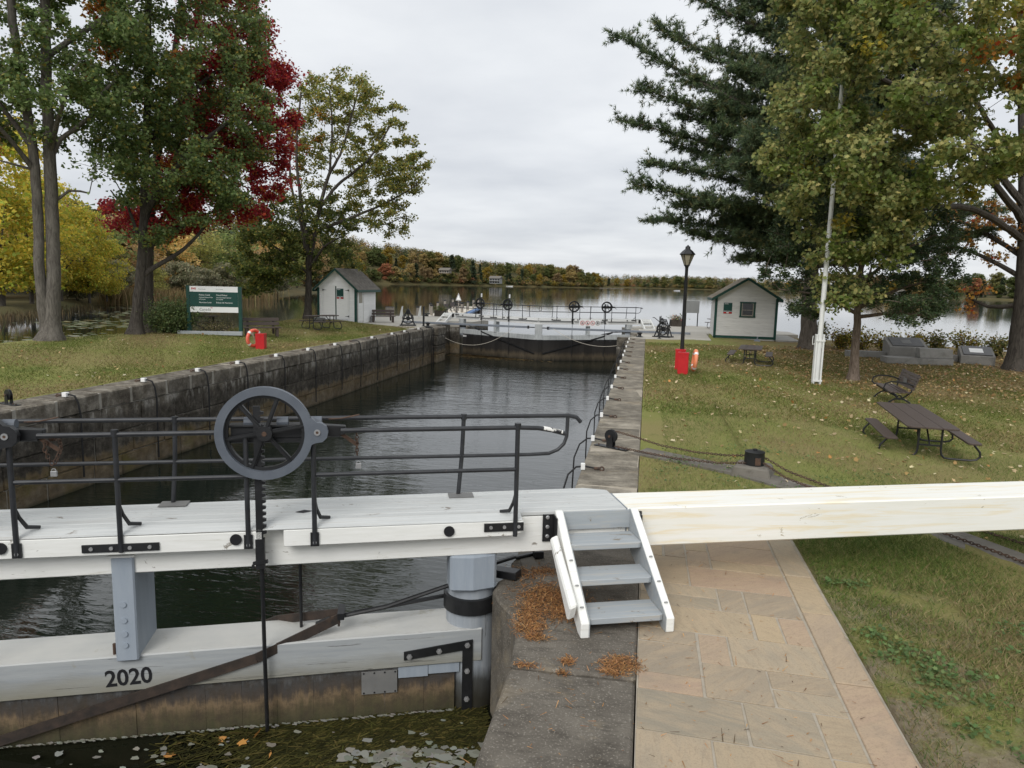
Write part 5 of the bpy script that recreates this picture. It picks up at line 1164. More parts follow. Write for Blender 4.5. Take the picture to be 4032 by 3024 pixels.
def leaves(name, P, size, colors, rg, m, parent, shape=LEAF_QUAD, droop=.3, up=.5, fold=.25):
    n = len(P); a, b = frames(rg, n, droop, up); nn = np.cross(a, b)
    s = (size*rg.uniform(.7, 1.3, n))[:, None, None]
    q = shape
    V = P[:,None,:]+s*(a[:,None,:]*q[None,:,1,None]+b[:,None,:]*q[None,:,0,None]+nn[:,None,:]*(np.abs(q[:,0])*fold)[None,:,None])
    return poly_mesh(name, V, len(q), colors, m, parent)
def pick(rg, n, pal, jit=.18):
    w = np.array([p[1] for p in pal], float); w /= w.sum(); idx = rg.choice(len(pal), n, p=w)
    c = np.array([p[0] for p in pal])[idx]; return np.clip(c*rg.uniform(1-jit, 1+jit, (n,1))*rg.uniform(.94,1.06,(n,3)), 0, 1)
def inpoly(p, poly):
    x, y = p; r = False; j = len(poly)-1
    for i in range(len(poly)):
        if (poly[i][1] > y) != (poly[j][1] > y) and x < (poly[j][0]-poly[i][0])*(y-poly[i][1])/(poly[j][1]-poly[i][1])+poly[i][0]: r = not r
        j = i
    return r
def span(poly, z):
    xs = []
    for i in range(len(poly)):
        (x0,z0),(x1,z1) = poly[i], poly[(i+1)%len(poly)]
        if (z0 > z) != (z1 > z): xs.append(x0+(x1-x0)*(z-z0)/(z1-z0))
    return (min(xs), max(xs)) if len(xs) >= 2 else (0, 0)
class Tree:
    def __init__(s, name, base, az, label, barkm, seed, group=None, cat='tree'):
        s.t = empty(name, base, -az, label=label, cat=cat, group=group)   # local x: across the view, y: away, z up
        s.rg = np.random.default_rng(seed); s.mb = MB(); s.sk = []; s.bark = barkm; s.leafP = []; s.leafC = []; s.needle = []; s.z0 = base[2]
    def limb(s, pts, r0, r1, n=9, flare=0, wob=.03):
        """pts (a,z) or (a,d,z) in world z"""
        P = [Vector((p[0], p[1] if len(p) == 3 else 0, (p[2] if len(p) == 3 else p[1])-s.z0)) for p in pts]
        Q, RR = [], []; L = len(P)-1
        for i in range(L):
            k = max(2, int((P[i+1]-P[i]).length/.35))
            for j in range(k):
                u = j/k; a = P[max(i-1,0)]; b, c = P[i], P[i+1]; d = P[min(i+2,L)]
                q = .5*((2*b)+(-a+c)*u+(2*a-5*b+4*c-d)*u*u+(-a+3*b-3*c+d)*u**3)
                w = wob*(0 if i == 0 and j == 0 else 1)
                Q.append(q+Vector(tuple(s.rg.normal(0, w*.4, 3)))); RR.append((i+u)/L)
        Q.append(P[-1]); RR.append(1.0)
        rr = [r0+(r1-r0)*u for u in RR]
        if flare:
            for i, q in enumerate(Q):
                h = q.z; rr[i] *= 1+flare*math.exp(-max(h,0)/.30)
            Q.insert(0, Q[0]+Vector((0,0,-.4))); rr.insert(0, rr[0]*1.1)
        s.mb.tube(Q, rr, n)
        for q, r in zip(Q, rr): s.sk.append((q, r))
        return Q, rr
    def attach(s, end, rmax=.12, sag=.1, up=.35, sides=5):
        e = np.array(end); A = np.array([tuple(q) for q, r in s.sk]); d = np.linalg.norm(A-e,axis=1)
        pen = np.maximum(0, A[:,2]-e[2]+up*d)*.9; i = int(np.argmin(d+pen))
        p, r = s.sk[i]; q = Vector(end); L = (q-p).length
        if L < .15: return
        r0 = min(r*.65, .012+.020*L, rmax); mid = p.lerp(q,.5)+Vector((0,0,L*sag))+Vector(tuple(s.rg.normal(0,.05*L,3)))
        pts, rs = [], []; k = max(3, int(L/.45))
        for j in range(k+1):
            u = j/k; pts.append((1-u)**2*p+2*u*(1-u)*mid+u*u*q); rs.append(r0+(.009-r0)*u)
        s.mb.tube(pts, rs, sides, caps=False)
        for a, b in zip(pts[1:], rs[1:]): s.sk.append((a, max(b,.012)))
    def crown(s, poly, npads, pad, depth, d0, col, nleaf, twigs=7, spread=.16, dmin=.75, sag=.1, flat=.6, hole=None, up=.35, rmax=.12, joinr=None):
        """col(a,z,d,rg,n) -> colours"""
        xs = [p[0] for p in poly]; zs = [p[1] for p in poly]; pads = []; tries = 0; rg = s.rg
        while len(pads) < npads and tries < npads*60:
            tries += 1; a = rg.uniform(min(xs), max(xs)); z = rg.uniform(min(zs), max(zs))
            if not inpoly((a, z), poly): continue
            lo, hi = span(poly, z); c = (lo+hi)/2; W = max((hi-lo)/2, .5); D = math.sqrt(max(0, 1-((a-c)/W)**2))*min(W, depth)
            d = d0+rg.uniform(-1, 1)*D
            if hole and hole(a, z, rg): continue
            if any((a-q[0])**2+(z-q[2])**2+(d-q[1])**2 < dmin*dmin for q in pads[-400:]): continue
            pads.append((a, d, z))
        cx = 0
        pads.sort(key=lambda p: math.hypot(p[0]-cx, p[1])+.3*abs(p[2]-s.z0-3))
        for (a, d, z) in pads:
            s.attach((a, d, z-s.z0), rmax=rmax, sag=sag, up=up)
            C = np.array((a, d, z-s.z0)); r_ = pad*rg.uniform(.7, 1.25)
            E = rg.normal(size=(twigs,3)); E /= np.linalg.norm(E,axis=1)[:,None]; E *= r_*rg.uniform(.45,1.0,(twigs,1)); E[:,2] *= flat
            for e in E:
                s.mb.tube([Vector(C), Vector(C+e*.55+np.array((0,0,.06*r_))), Vector(C+e)], [.011,.008,.004], 3, caps=False)
            per = max(1, int(nleaf/len(pads)/twigs)); u = rg.uniform(.25, 1.1, (twigs, per, 1))
            P = C+E[:,None,:]*u+rg.normal(0, spread*r_*.8, (twigs, per, 3)); P = P.reshape(-1,3)
            s.leafP.append(P); s.leafC.append(col(a, z, d, rg, len(P)))
    def finish(s, size, shape=LEAF_QUAD, droop=.35, up=.5, m='leaf', trunk='trunk'):
        s.mb.build(trunk, s.bark, s.t, smooth=True)
        if s.leafP: leaves('crown', np.concatenate(s.leafP), size, np.concatenate(s.leafC), s.rg, M[m], s.t, shape, droop, up)
        return s.t
G1 = [((.070,.102,.036),4),((.100,.138,.050),4),((.145,.18,.072),2)]
OL = [((.135,.135,.034),4),((.18,.165,.042),3),((.095,.108,.03),3),((.25,.19,.045),1)]
RD = [((.19,.02,.028),4),((.26,.034,.034),4),((.16,.014,.02),3),((.40,.075,.04),1)]
ORG = [((.32,.13,.03),2),((.36,.20,.04),2),((.26,.05,.02),1)]
YL = [((.25,.20,.03),4),((.31,.245,.04),3),((.15,.15,.03),3)]
def mixc(rg, n, palA, palB, f):
    A = pick(rg, n, palA); B = pick(rg, n, palB); k = rg.uniform(0,1,n) < f; A[k] = B[k]; return A

def gap(a, z, rg): return math.sin(a*2.3+z*1.4)+math.sin(z*2.9-a*1.2) > (.95 if z > 7.5 else .15)
# left twin-trunk maple
tr = Tree('maple_tree', (-21.87,22.78,.25), -.765, 'grey twin trunk green maple, leftmost large tree on the left lawn', M['bark_grey'], 11)
tr.limb([(-.02,.25),(-.06,1.03),(-.10,1.9),(-.12,2.6),(-.05,5.87),(-.16,8.26),(-.36,10.56),(-.48,12.95),(-.54,14.99),(-.5,17)], .215, .10, 14, .0)
tr.limb([(.06,.25),(.14,1.03),(.22,1.9),(.30,2.56),(.40,5.91),(.42,7.54),(.49,9.94),(.62,13.06),(.8,15.37),(.9,17)], .30, .10, 16, .85)
tr.limb([(.42,6.6),(.74,7.53),(1.78,8.49),(2.09,9.27),(2.8,10.03)], .10, .05); tr.limb([(.55,10.4),(2.59,12.25),(3.81,13.17)], .11, .05); tr.limb([(.4,5.3),(.95,5.75),(1.6,5.72)], .07, .03, 7)
tr.limb([(.4,7),( .9,-1.6,8.6),(1.2,-3,9.4)], .1, .04); tr.limb([(-.1,7.2),(-1.2,1.2,9),(-2.2,2,10)], .1, .04); tr.limb([(-.1,6.4),(-1.0,-.8,7.6),(-2.4,-1.4,8.6)], .1, .04)
def c1(a, z, d, rg, n):
    if z > 9.8 and a > .8 and rg.uniform() < .3: return mixc(rg, n, G1, ORG, .8)
    if a < -1.4 and 7.2 < z < 9.2: return mixc(rg, n, G1, [((.34,.07,.025),1),((.38,.16,.04),1)], .85)
    return mixc(rg, n, G1, OL, .12)
tr.crown([(-3.4,17.2),(4.22,17.6),(4.1,12.4),(3.5,10.5),(3.2,8.7),(2.9,7.4),(2.4,5.5),(1.75,5.9),(1.2,6.8),(.2,7.6),(-.4,7.4),(-1.2,7.0),(-3.6,6.3)], 230, .75, 3.6, -.2, c1, 52000, 9, .20, .62, hole=gap)
tr.finish(.135)
# second maple
tr = Tree('maple_tree', (-21.2,26.57,.25), -.6735, 'green maple with dark straight trunk beside the bush and park sign', M['bark_dark'], 12)
tr.limb([(-.02,.25),(.08,1.07),(.27,2.62),(.41,3.78),(.6,6.43),(.82,9.22),(.97,11.94),(1.12,14.79),(1.36,17.24)], .235, .08, 15, .8)
tr.limb([(.42,2.75),(.8,3.05),(1.39,3.43),(1.99,3.9),(2.61,4.56),(3.1,5.2)], .12, .05); tr.limb([(.42,3.5),(.15,4.9),(-.22,5.99)], .09, .04)
tr.limb([(.5,5.2),(1.8,-.8,7.2),(3.2,-1.2,8.6),(4.4,-1.5,9.4)], .14, .05); tr.limb([(.65,7),(-.3,.6,8.6),(-.9,1,10)], .11, .04); tr.limb([(.7,8),(2.3,.8,10.3),(4.3,1,12.2)], .13, .05); tr.limb([(.55,5),(1.2,1.8,6.2),(2.6,3,7)], .12, .05)
def gap2(a, z, rg): return gap(a, z, rg) or (a > 2.7 and 7 < z < 18 and rg.uniform() < .62) or (.6 < a <= 2.7 and z > 11 and rg.uniform() < .38)
def c2(a, z, d, rg, n):
    if rg.uniform() < .05: return pick(rg, n, ORG)
    return mixc(rg, n, G1, OL, .22)
tr.crown([(-.9,17.06),(4.9,18.3),(5.3,14.0),(5.5,12.9),(5.1,11.7),(5.8,9.9),(5.4,8.2),(4.9,6.4),(3.4,5.4),(2.0,4.7),(.8,3.9),(.2,4.2),(-.4,5.0),(-1.1,6.3),(-1.4,8.4),(-1.2,11.6)], 300, .78, 3.0, -.4, c2, 58000, 9, .20, .56, hole=gap2)
tr.finish(.135)
# red maple behind it
tr = Tree('maple_tree', (-22.5,29.5,.2), -.6516, 'crimson red maple standing behind the green maple on the left bank', M['bark_dark'], 13)
tr.limb([(-.32,.2),(-.06,4.71),(.55,8.86),(1.37,12.96),(1.9,16.94)], .26, .08, 12, .5); tr.limb([(.0,4.6),(1.2,6.2),(2.53,7.6),(4.87,10.39)], .13, .04); tr.limb([(.2,6),(2.0,.8,9),(4.2,1,13)], .12, .04); tr.limb([(-.1,4),(2,-.6,5.4),(4,-.4,6.2)], .1, .03); tr.limb([(-.15,3.4),(-.8,-.3,5.2),(-1.5,-.4,6.4)], .08, .03)
def c3(a, z, d, rg, n): return mixc(rg, n, RD, ORG, .05) if rg.uniform() < .93 else mixc(rg, n, ORG, RD, .5)
tr.crown([(1.93,17.9),(4.6,17.5),(5.2,14.4),(5.2,13.4),(6.1,12.6),(6.5,11.0),(6.1,8.8),(5.8,6.9),(4.6,5.7),(3.0,5.1),(1.4,4.9),(.4,4.2),(-1.6,5.0),(-2.0,5.9),(.1,6.5),(1.3,10.9)], 250, .78, 2.6, 0, c3, 62000, 9, .20, .56)
tr.finish(.14)
# open crowned maple by the shed
tr = Tree('maple_tree', (-20.66,41.08,.2), -.466, 'olive and yellow open crowned maple in front of the left shed', M['bark_dark'], 14)
tr.limb([(.02,.2),(.07,1.65),(.12,2.79),(.06,4.47),(-.04,5.58),(-.27,7.49),(-.49,10.18),(-.17,13.65)], .225, .05, 14, .6)
tr.limb([(.14,3.4),(.45,5.2),(.81,7.0),(1.4,9),(2.21,10.65),(3.12,13.96)], .17, .05); tr.limb([(.8,7.0),(1.92,8.44),(3.87,10.22),(5.29,12.52)], .12, .04); tr.limb([(.5,5.6),(2.73,6.54),(4.72,7.48),(6.74,8.73)], .12, .035); tr.limb([(.05,4),(-.3,.4,6),(-.9,.6,9),(-.6,.7,12)], .12, .04); tr.limb([(.1,3),(-1.2,-.6,4.2),(-2.6,-.8,4.9)], .1, .03); tr.limb([(.1,3.2),(1,-1.6,4.6),(2,-3,5.2)], .1, .03); tr.limb([(.1,4.5),(-.4,2,7),(-.2,3,9)], .1, .03)
tr.limb([(1.4,9),(1.6,11.5),(1.5,14)], .08, .03); tr.limb([(2.7,6.54),(4.5,.6,6.2),(6.2,.8,6.9)], .07, .02)
def c4(a, z, d, rg, n):
    if a < 1.0 and 9.5 < z < 13.2 and rg.uniform() < .45: return mixc(rg, n, ORG, OL, .6)
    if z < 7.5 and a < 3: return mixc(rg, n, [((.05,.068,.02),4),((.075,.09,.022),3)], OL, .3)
    return mixc(rg, n, OL, G1, .12)
OLP = [(-3.6,1.7),(-4.2,3.5),(-3.7,6.2),(-2.65,7.6),(-1.05,8.8),(-.85,12.3),(-.42,14.1),(.12,15.1),(.92,15.6),(1.7,15.1),(3.6,15.3),(4.7,14.4),(6.1,13.4),(6.1,12),(7.1,11.5),(8.0,9.2),(7.6,8.5),(6.1,8.4),(6.8,6.7),(5.8,5.4),(3.5,6.2),(2.8,5.7),(3.4,3.6),(2.4,3.3),(1.6,4),(.7,2.9),(-.6,3.05),(-2.3,1.7)]
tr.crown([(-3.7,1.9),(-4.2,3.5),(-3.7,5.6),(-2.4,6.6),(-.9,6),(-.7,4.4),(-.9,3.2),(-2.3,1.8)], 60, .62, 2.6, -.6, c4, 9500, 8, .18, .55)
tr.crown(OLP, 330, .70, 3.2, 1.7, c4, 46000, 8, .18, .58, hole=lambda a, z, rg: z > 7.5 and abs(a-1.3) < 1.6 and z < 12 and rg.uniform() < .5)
tr.finish(.15)
# white pine
tr = Tree('pine_tree', (7.9,37.2,-.13), .2093, 'tall dark white pine with long level boughs behind the right shed', M['bark_pine'], 15)
tr.limb([(.03,-.13),(-.08,2.03),(-.1,3.38),(.04,7.78),(.2,12.0),(.38,17.06),(.44,21)], .40, .12, 16, .5)
rg = tr.rg; tuft = []
def bough(a, d, z, za, L):
    P = [Vector((.0+.02*z, 0, za-tr.z0))]; e = Vector((a, d, z-tr.z0)); p0 = P[0]
    mid = p0.lerp(e, .55)+Vector((rg.normal(0,.3),rg.normal(0,.5),rg.uniform(-.7,.7))); e = e+Vector((0,0,rg.uniform(-.35,.35)))
    pts = [(1-u)**2*p0+2*u*(1-u)*mid+u*u*e for u in [i/14 for i in range(15)]]
    Ltot = (e-p0).length; tr.mb.tube(pts, [.018+.011*Ltot*(1-i/14) for i in range(15)], 6, caps=False)
    for i in range(3, 15):
        u = i/14; p = pts[i]
        nb = 10 if u > .25 else 5
        for k in range(nb):
            sd = Vector(tuple(rg.normal(0,1,3))); sd.z *= .30; sd.z += .12
            dirv = (e-p0).normalized(); q = (sd*1.15+dirv*.7).normalized()*rg.uniform(.45,1.35)*(1.15-.35*u)
            tr.mb.tube([p, p+q*.5+Vector((0,0,.03)), p+q], [.014,.010,.006], 3, caps=False)
            for w in np.linspace(.2, 1.05, 9): tuft.append((*(p+q*w+Vector(tuple(rg.normal(0,.06,3)))), q.x, q.y, q.z))
    for w in range(4): tuft.append((*(e+Vector(tuple(rg.normal(0,.08,3)))), *(e-p0).normalized()))
for (a, z), za in zip([(-9.67,14.65),(-7.92,15.37),(-8.53,12.62),(-9.55,11.0),(-8.0,8.85),(-8.14,7.8),(-7.9,6.07),(-5.64,5.21),(-3.27,4.18),(-6.3,16.41),(-5.9,18.06),(-7.2,13.6),(-6.6,11.6),(-7.0,9.9),(-6.2,7.0),(-5.2,14.6),(-4.6,17.2),(-5.0,12.4),(-4.6,10.4),(-4.4,8.4),(-4.2,6.2),(-3.2,15.4),(-3,13.2),(-3.2,5.0)],
                      [9.6,11.2,9.2,8.2,7.0,6.3,5.3,4.4,3.7,13.5,15.2,11.2,9.4,8.1,5.6,11.6,14.6,10.2,8.8,7.2,5.2,13,11.6,4.3]):
    bough(a, rg.normal(0,1.3), z, za, 0)
for k in range(76):
    z = rg.uniform(4.2, 19.5); an = rg.uniform(-1.6, 1.6) if k % 4 else rg.uniform(1.6, 4.6); L = rg.uniform(3.4, 7.2)*(1 if z < 14 else .8)
    if math.cos(an) < 0: L *= .8
    bough(L*math.cos(an), L*math.sin(an), z+rg.uniform(.4,1.6), z-.6, 0)
T_ = np.array(tuft); n = len(T_); nb = 9
D = T_[:,3:6]/(np.linalg.norm(T_[:,3:6],axis=1)[:,None]+1e-9)
dirs = D[:,None,:]*.9+rg.normal(0,.62,(n,nb,3)); dirs[:,:,2] += .10; dirs /= np.linalg.norm(dirs,axis=2)[:,:,None]
side = np.cross(dirs, rg.normal(size=(n,nb,3))); side /= np.linalg.norm(side,axis=2)[:,:,None]
Lg = rg.uniform(.17,.30,(n,nb,1)); B = T_[:,None,:3]; wd = .018
V = np.stack([B-side*wd, B+side*wd, B+dirs*Lg], axis=2).reshape(-1,3,3)
cc = pick(rg, n, [((.066,.094,.046),5),((.095,.125,.058),4),((.14,.13,.055),1),((.05,.075,.042),3)]); cc = np.repeat(cc, nb, axis=0)
poly_mesh('crown', V, 3, cc, M['needle'], tr.t); tr.mb.build('trunk', M['bark_pine'], tr.t, smooth=True)
CO = [tuft[i] for i in rg.choice(n, 70)]
# cedar
tr = Tree('cedar_tree', (7.2,26.7,-.32), .2634, 'dark bushy cedar with a bare reddish trunk beside the flagpole', M['bark_cedar'], 16)
tr.limb([(.07,-.32),(.05,1.33),(.0,3.26),(-.06,5.14),(-.11,6.68)], .155, .04, 12, .6)
for q in ([(.03,2.2),(1.2,.3,2.9),(2.6,.2,3.3)],[(.03,2.0),(-1.2,-.3,2.6),(-2.6,-.2,2.8)],[(.0,3),(1,-1.0,4),(2,-1.4,4.6)],[(.0,3),(-1,1.0,4.2),(-2,1.2,5.2)],[(.03,1.9),(1.3,-.5,2.1),(2.3,-.7,2.0)],[(.0,2.6),(.3,1.6,3.4),(.4,2.4,3.8)],[(.03,2.3),(-.3,-1.4,2.8),(-.5,-2,3.2)]): tr.limb(q, .075, .02, 7)
CD = [((.036,.058,.027),5),((.052,.078,.033),4),((.08,.098,.04),1.5)]
tr.crown([(-3.3,3.2),(-3.1,4.5),(-2.6,6.1),(-1.7,7.2),(.2,7.5),(1.7,6.3),(2.6,5.1),(3.3,4.5),(3.2,3.3),(2.8,2.7),(2.6,1.9),(1.9,2.0),(1.4,1.6),(.7,2.0),(.1,2.6),(-.8,2.8),(-1.3,1.6),(-1.9,1.9),(-2.5,2.6)], 190, .50, 2.2, 0, lambda a,z,d,rg,n: pick(rg,n,CD), 60000, 9, .14, .42, sag=.02)
tr.finish(.10, np.array([(0,0),(.22,.4),(0,1),(-.22,.4)]), .1, .2, 'needle')
# big maple at the right edge, its crown reaching over the lawn
tr = Tree('maple_tree', (14.7,31.9,-.22), .4318, 'large maple at the right edge, olive crown with orange flecks over the lawn', M['bark_dark'], 17)
tr.limb([(.11,-.22),(.07,1.64),(-.01,3.48),(-.17,5.29),(-.56,8.86),(-1.01,12.37),(-1.45,15.81)], .37, .12, 16, .6)
for q in ([(-.2,5.6),(-2,-3,7.6),(-4.4,-6.4,8.6),(-6.4,-8.4,8.2)],[(-.2,6.2),(-3,-2,9.4),(-6,-5,11.2),(-7.6,-7,11.6)],[(-.4,7.4),(-2.6,-5,10.2),(-4.6,-9,12)],[(-.2,5),(-2,-4,5.9),(-4,-8,5.2),(-5.2,-9.5,3.6)],[(-.5,8.5),(.6,-4,11),(1.6,-8,12.4)],[(-.2,5.4),(.9,-3.4,6.8),(1.6,-7,7.4)],[(-.7,10),(-3.4,-3,13),(-6.8,-6,15)],[(.0,3.4),(-1.6,.3,4.4),(-3.2,.6,5)],[(0,4.2),(-2,.8,5.6),(-3.4,1,6.2)],[(-.1,2.4),(-1.1,.2,2.3),(-1.9,.4,2.7)],[(-.6,9),(2,1,11),(4,2,12)]): tr.limb(q, .15 if len(q) == 4 else .11, .035, 8)
MO = [((.165,.172,.062),4),((.215,.21,.08),3),((.125,.15,.055),4),((.29,.255,.10),1.6)]
def c5(a, z, d, rg, n):
    if a > -3.6 and z > 8.6 and rg.uniform() < .16: return mixc(rg, n, MO, ORG, .45)
    if rg.uniform() < .10: return mixc(rg, n, MO, YL, .6)
    if rg.uniform() < .25: return mixc(rg, n, [((.085,.115,.03),3),((.12,.145,.036),3)], MO, .3)
    return mixc(rg, n, MO, G1, .10)
tr.crown([(-8.6,14.9),(-7.3,11.9),(-6.8,9.6),(-7.4,7.3),(-7.1,6.2),(-6.4,4.9),(-5.6,3.9),(-5.35,2.7),(-4.6,1.9),(-4.0,2.7),(-3.3,3.9),(-2.5,5.1),(-1.8,5.8),(-1.0,5.9),(-.3,6.1),(2.6,6.0),(2.4,14.6)], 490, .66, 3.2, -10.3, c5, 92000, 9, .20, .47, sag=.06, rmax=.08, hole=lambda a, z, rg: math.sin(a*2.1+z*1.2)+math.sin(z*2.3-a*1.5) > (.75 if a > -4 else 1.35))
tr.crown([(-3.4,4.4),(-3.2,5.8),(-1.4,6.6),(.6,6.4),(.6,4.6),(-.6,4.2)], 22, .5, 1.2, .6, lambda a,z,d,rg,n: mixc(rg,n,ORG,[((.20,.12,.04),1),((.26,.18,.07),1)],.6), 1200, 6, .2, .5, rmax=.04)
tr.crown([(-2.4,2.0),(-2.2,3.2),(-1.2,3.2),(-1.1,2.0)], 6, .4, .6, .3, lambda a,z,d,rg,n: mixc(rg,n,ORG,[((.20,.12,.04),1)],.6), 160, 5, .2, .5, rmax=.03)
tr.finish(.128, LEAF_STAR, .55, .5)

# ---- bushes and shore plants, each its own thing
def bush(name, loc, w, h, pal, n, size, label, seed, stems=9, group=None, cat='bush', up=.4):
    rg = np.random.default_rng(seed); t = empty(name, loc, 0, label=label, cat=cat, group=group)
    b = MB(); P = []
    for k in range(stems):
        an = rg.uniform(0, 6.28); r = rg.uniform(.15, 1)**.7*w/2; hh = h*rg.uniform(.55, 1.0)*(1-.35*(2*r/w)**2); e = Vector((r*math.cos(an), r*math.sin(an), hh))
        pts = [Vector((e.x*.2,e.y*.2,-.1)), Vector((e.x*.6,e.y*.6,hh*.6)), e]; b.tube(pts, [.018,.012,.005], 4, caps=False)
        m_ = max(1, n//stems); u = rg.uniform(.15, 1.05, m_); q = np.array([tuple(pts[0].lerp(pts[1], min(x*2,1)) if x < .5 else pts[1].lerp(pts[2], min((x-.5)*2,1.1))) for x in u])
        P.append(q+rg.normal(0, .10*w**.5+.03, (m_,3))*np.array((1,1,.8)))
    b.build('stems', M['bark_dark'], t); P = np.concatenate(P); P[:,2] = np.maximum(P[:,2], .02)
    leaves('foliage', P, size, pick(rg, len(P), pal), rg, M['leaf_low'], t, LEAF_QUAD, .2, up); return t
bush('green_bush', (-20.35,27.9,.2), 2.3, 1.75, G1+[((.10,.11,.03),1)], 9000, .075, 'rounded green bush at the foot of the green maple', 21, 46)
for (t, kind) in PLANTERS:
    rg = np.random.default_rng(3); n = 420; P = rg.normal(0,1,(n,3))*np.array((.26,.22,.13))+np.array((0,0,.56)); P[:,2] = np.maximum(P[:,2], .42)
    leaves('planting', P, .09, pick(rg, n, G1+[((.2,.15,.06),3)] if kind == 'green' else G1+[((.5,.16,.18),2),((.6,.5,.35),2)]), rg, M['leaf_low'], t)
PLT = [((.24,.20,.03),3),((.33,.27,.04),3),((.10,.11,.03),3),((.20,.11,.04),2)]
PLG = [((.09,.11,.03),3),((.16,.15,.05),2),((.22,.17,.06),2)]
shp = [(8.9,39.3,1.1,1.5,PLG,'pale green tall weed clump between the shed pad and the pine'),(9.6,37.9,1.0,1.2,PLT,'yellow shrub just right of the pine trunk'),(10.4,37.6,1.5,1.15,PLT,'yellow and rusty shrub behind the flagpole base'),(11.4,36.9,1.6,1.1,PLT,'gold leaved shrub left of the cedar trunk on the shore'),(12.6,36.9,1.5,1.15,PLT,'gold shrub right of the cedar trunk on the shore'),(13.6,36.9,1.3,1.1,PLG,'greenish shore shrub just behind the memorial plaque'),(14.9,37.1,1.5,1.3,PLT,'tall golden shrub right behind the memorial wall'),(16.0,36.6,1.2,1.2,PLG,'thin grey green weeds behind the separate plaque block'),(16.9,35.4,1.5,.9,[((.25,.06,.025),3),((.30,.22,.04),2),((.12,.11,.03),2)],'red and yellow low shrub right of the separate plaque block'),(17.6,34.8,1.3,1.0,PLT,'yellow shrub beside the trunk of the right maple')]
for i, (x, y, w_, h_, pal, lab) in enumerate(shp): bush('shore_shrub', (x,y,zr(x,y)), w_, h_, pal, 1100, .10, lab, 40+i, 22, 'shrubs along the right shore')
bush('wild_flowers', (-18.9,28.7,.22), 2.1, .62, [((.12,.12,.05),4),((.22,.18,.08),3),((.35,.30,.2),1)], 2600, .045, 'dry wild flowers and weeds behind the park sign base', 61, 60, None, 'wild flowers')
# reeds
def reeds(name, pts, n, h, pal, label, seed, kind='stuff', w=.02):
    rg = np.random.default_rng(seed); pts = np.array(pts, float); L = rg.uniform(0, len(pts)-1.001, n); i = L.astype(int); u = (L-i)[:,None]
    B = pts[i]*(1-u)+pts[i+1]*u; B = B+np.c_[rg.normal(0,.8,(n,2))*np.array(pts[i][:,3:4] if pts.shape[1] > 3 else 1.0), np.zeros(n)] if pts.shape[1] == 3 else np.c_[B[:,:2]+rg.normal(0,1,(n,2))*B[:,3:4], B[:,2]]
    H = h*rg.uniform(.6,1.15,n); ln = rg.normal(0,.16,(n,2))*H[:,None]; an = rg.uniform(0,3.14,n); sx = np.c_[np.cos(an),np.sin(an),np.zeros(n)]*w
    mid = B+np.c_[ln*.3, H*.6]; tip = B+np.c_[ln*1.2, H]
    V = np.stack([B-sx, B+sx, mid+sx*.8, tip, mid-sx*.8], axis=1)
    return tag(poly_mesh(name, V, 5, pick(rg, n, pal), M['grass']), label, 'reeds', None, kind)
TAN = [((.30,.22,.11),4),((.24,.17,.08),3),((.17,.15,.06),2)]
reeds('pond_reeds', [(-81,97,WZ,1.2),(-82,103,WZ,1.6),(-82.5,108,WZ,1.8),(-83,115,WZ,2.0),(-83,130,WZ,2.0),(-86,150,WZ,2)], 4200, 2.6, TAN, 'band of tan cattail reeds along the far side of the pond', 71, w=.05)
reeds('pond_reeds', [(-58,48,WZ,1.0),(-62,60,WZ,1.0),(-66,68,WZ,1.2),(-76,86,WZ,1.0)], 700, .8, [((.10,.08,.045),3),((.16,.12,.06),2)], 'dull brown bank grass under the yellow trees', 72, w=.04)
o = reeds('cattail_clump', [(-24.2,21.6,-1.6,.5),(-24.6,22.6,-1.7,.5)], 260, 2.3, [((.09,.12,.04),4),((.16,.16,.06),2),((.22,.18,.08),1)], 'green cattail clump in the water left of the twin trunk maple', 73, w=.022)
# lily pads on the pond
rg = np.random.default_rng(77); n = 2600; u = rg.uniform(0,1,n)**.8; X = -25-u*52+rg.normal(0,3,n); Y = 24+u*72*rg.uniform(.35,1.15,n)
k_ = (np.sin(X*.35+Y*.22)+np.sin(X*.11-Y*.31+1.0)+rg.normal(0,.35,n)) > .35
X, Y = X[k_], Y[k_]; n = len(X); a8 = np.linspace(0, 2*math.pi, 9)[:8]; rr = rg.uniform(.10,.30,n)[:,None]*rg.uniform(.8,1.2,(n,8))
V = np.stack([X[:,None]+rr*1.5*np.cos(a8), Y[:,None]+rr*np.sin(a8), np.full((n,8), WZ+.01)+rg.uniform(0,.01,(n,1))], axis=2)
tag(poly_mesh('lily_pads', V, 8, pick(rg, n, [((.20,.22,.12),3),((.30,.30,.20),3),((.13,.15,.06),2),((.24,.19,.08),1)]), M['grass']), 'lily pads scattered over the pond behind the left maples', 'lily pads', None, 'stuff')

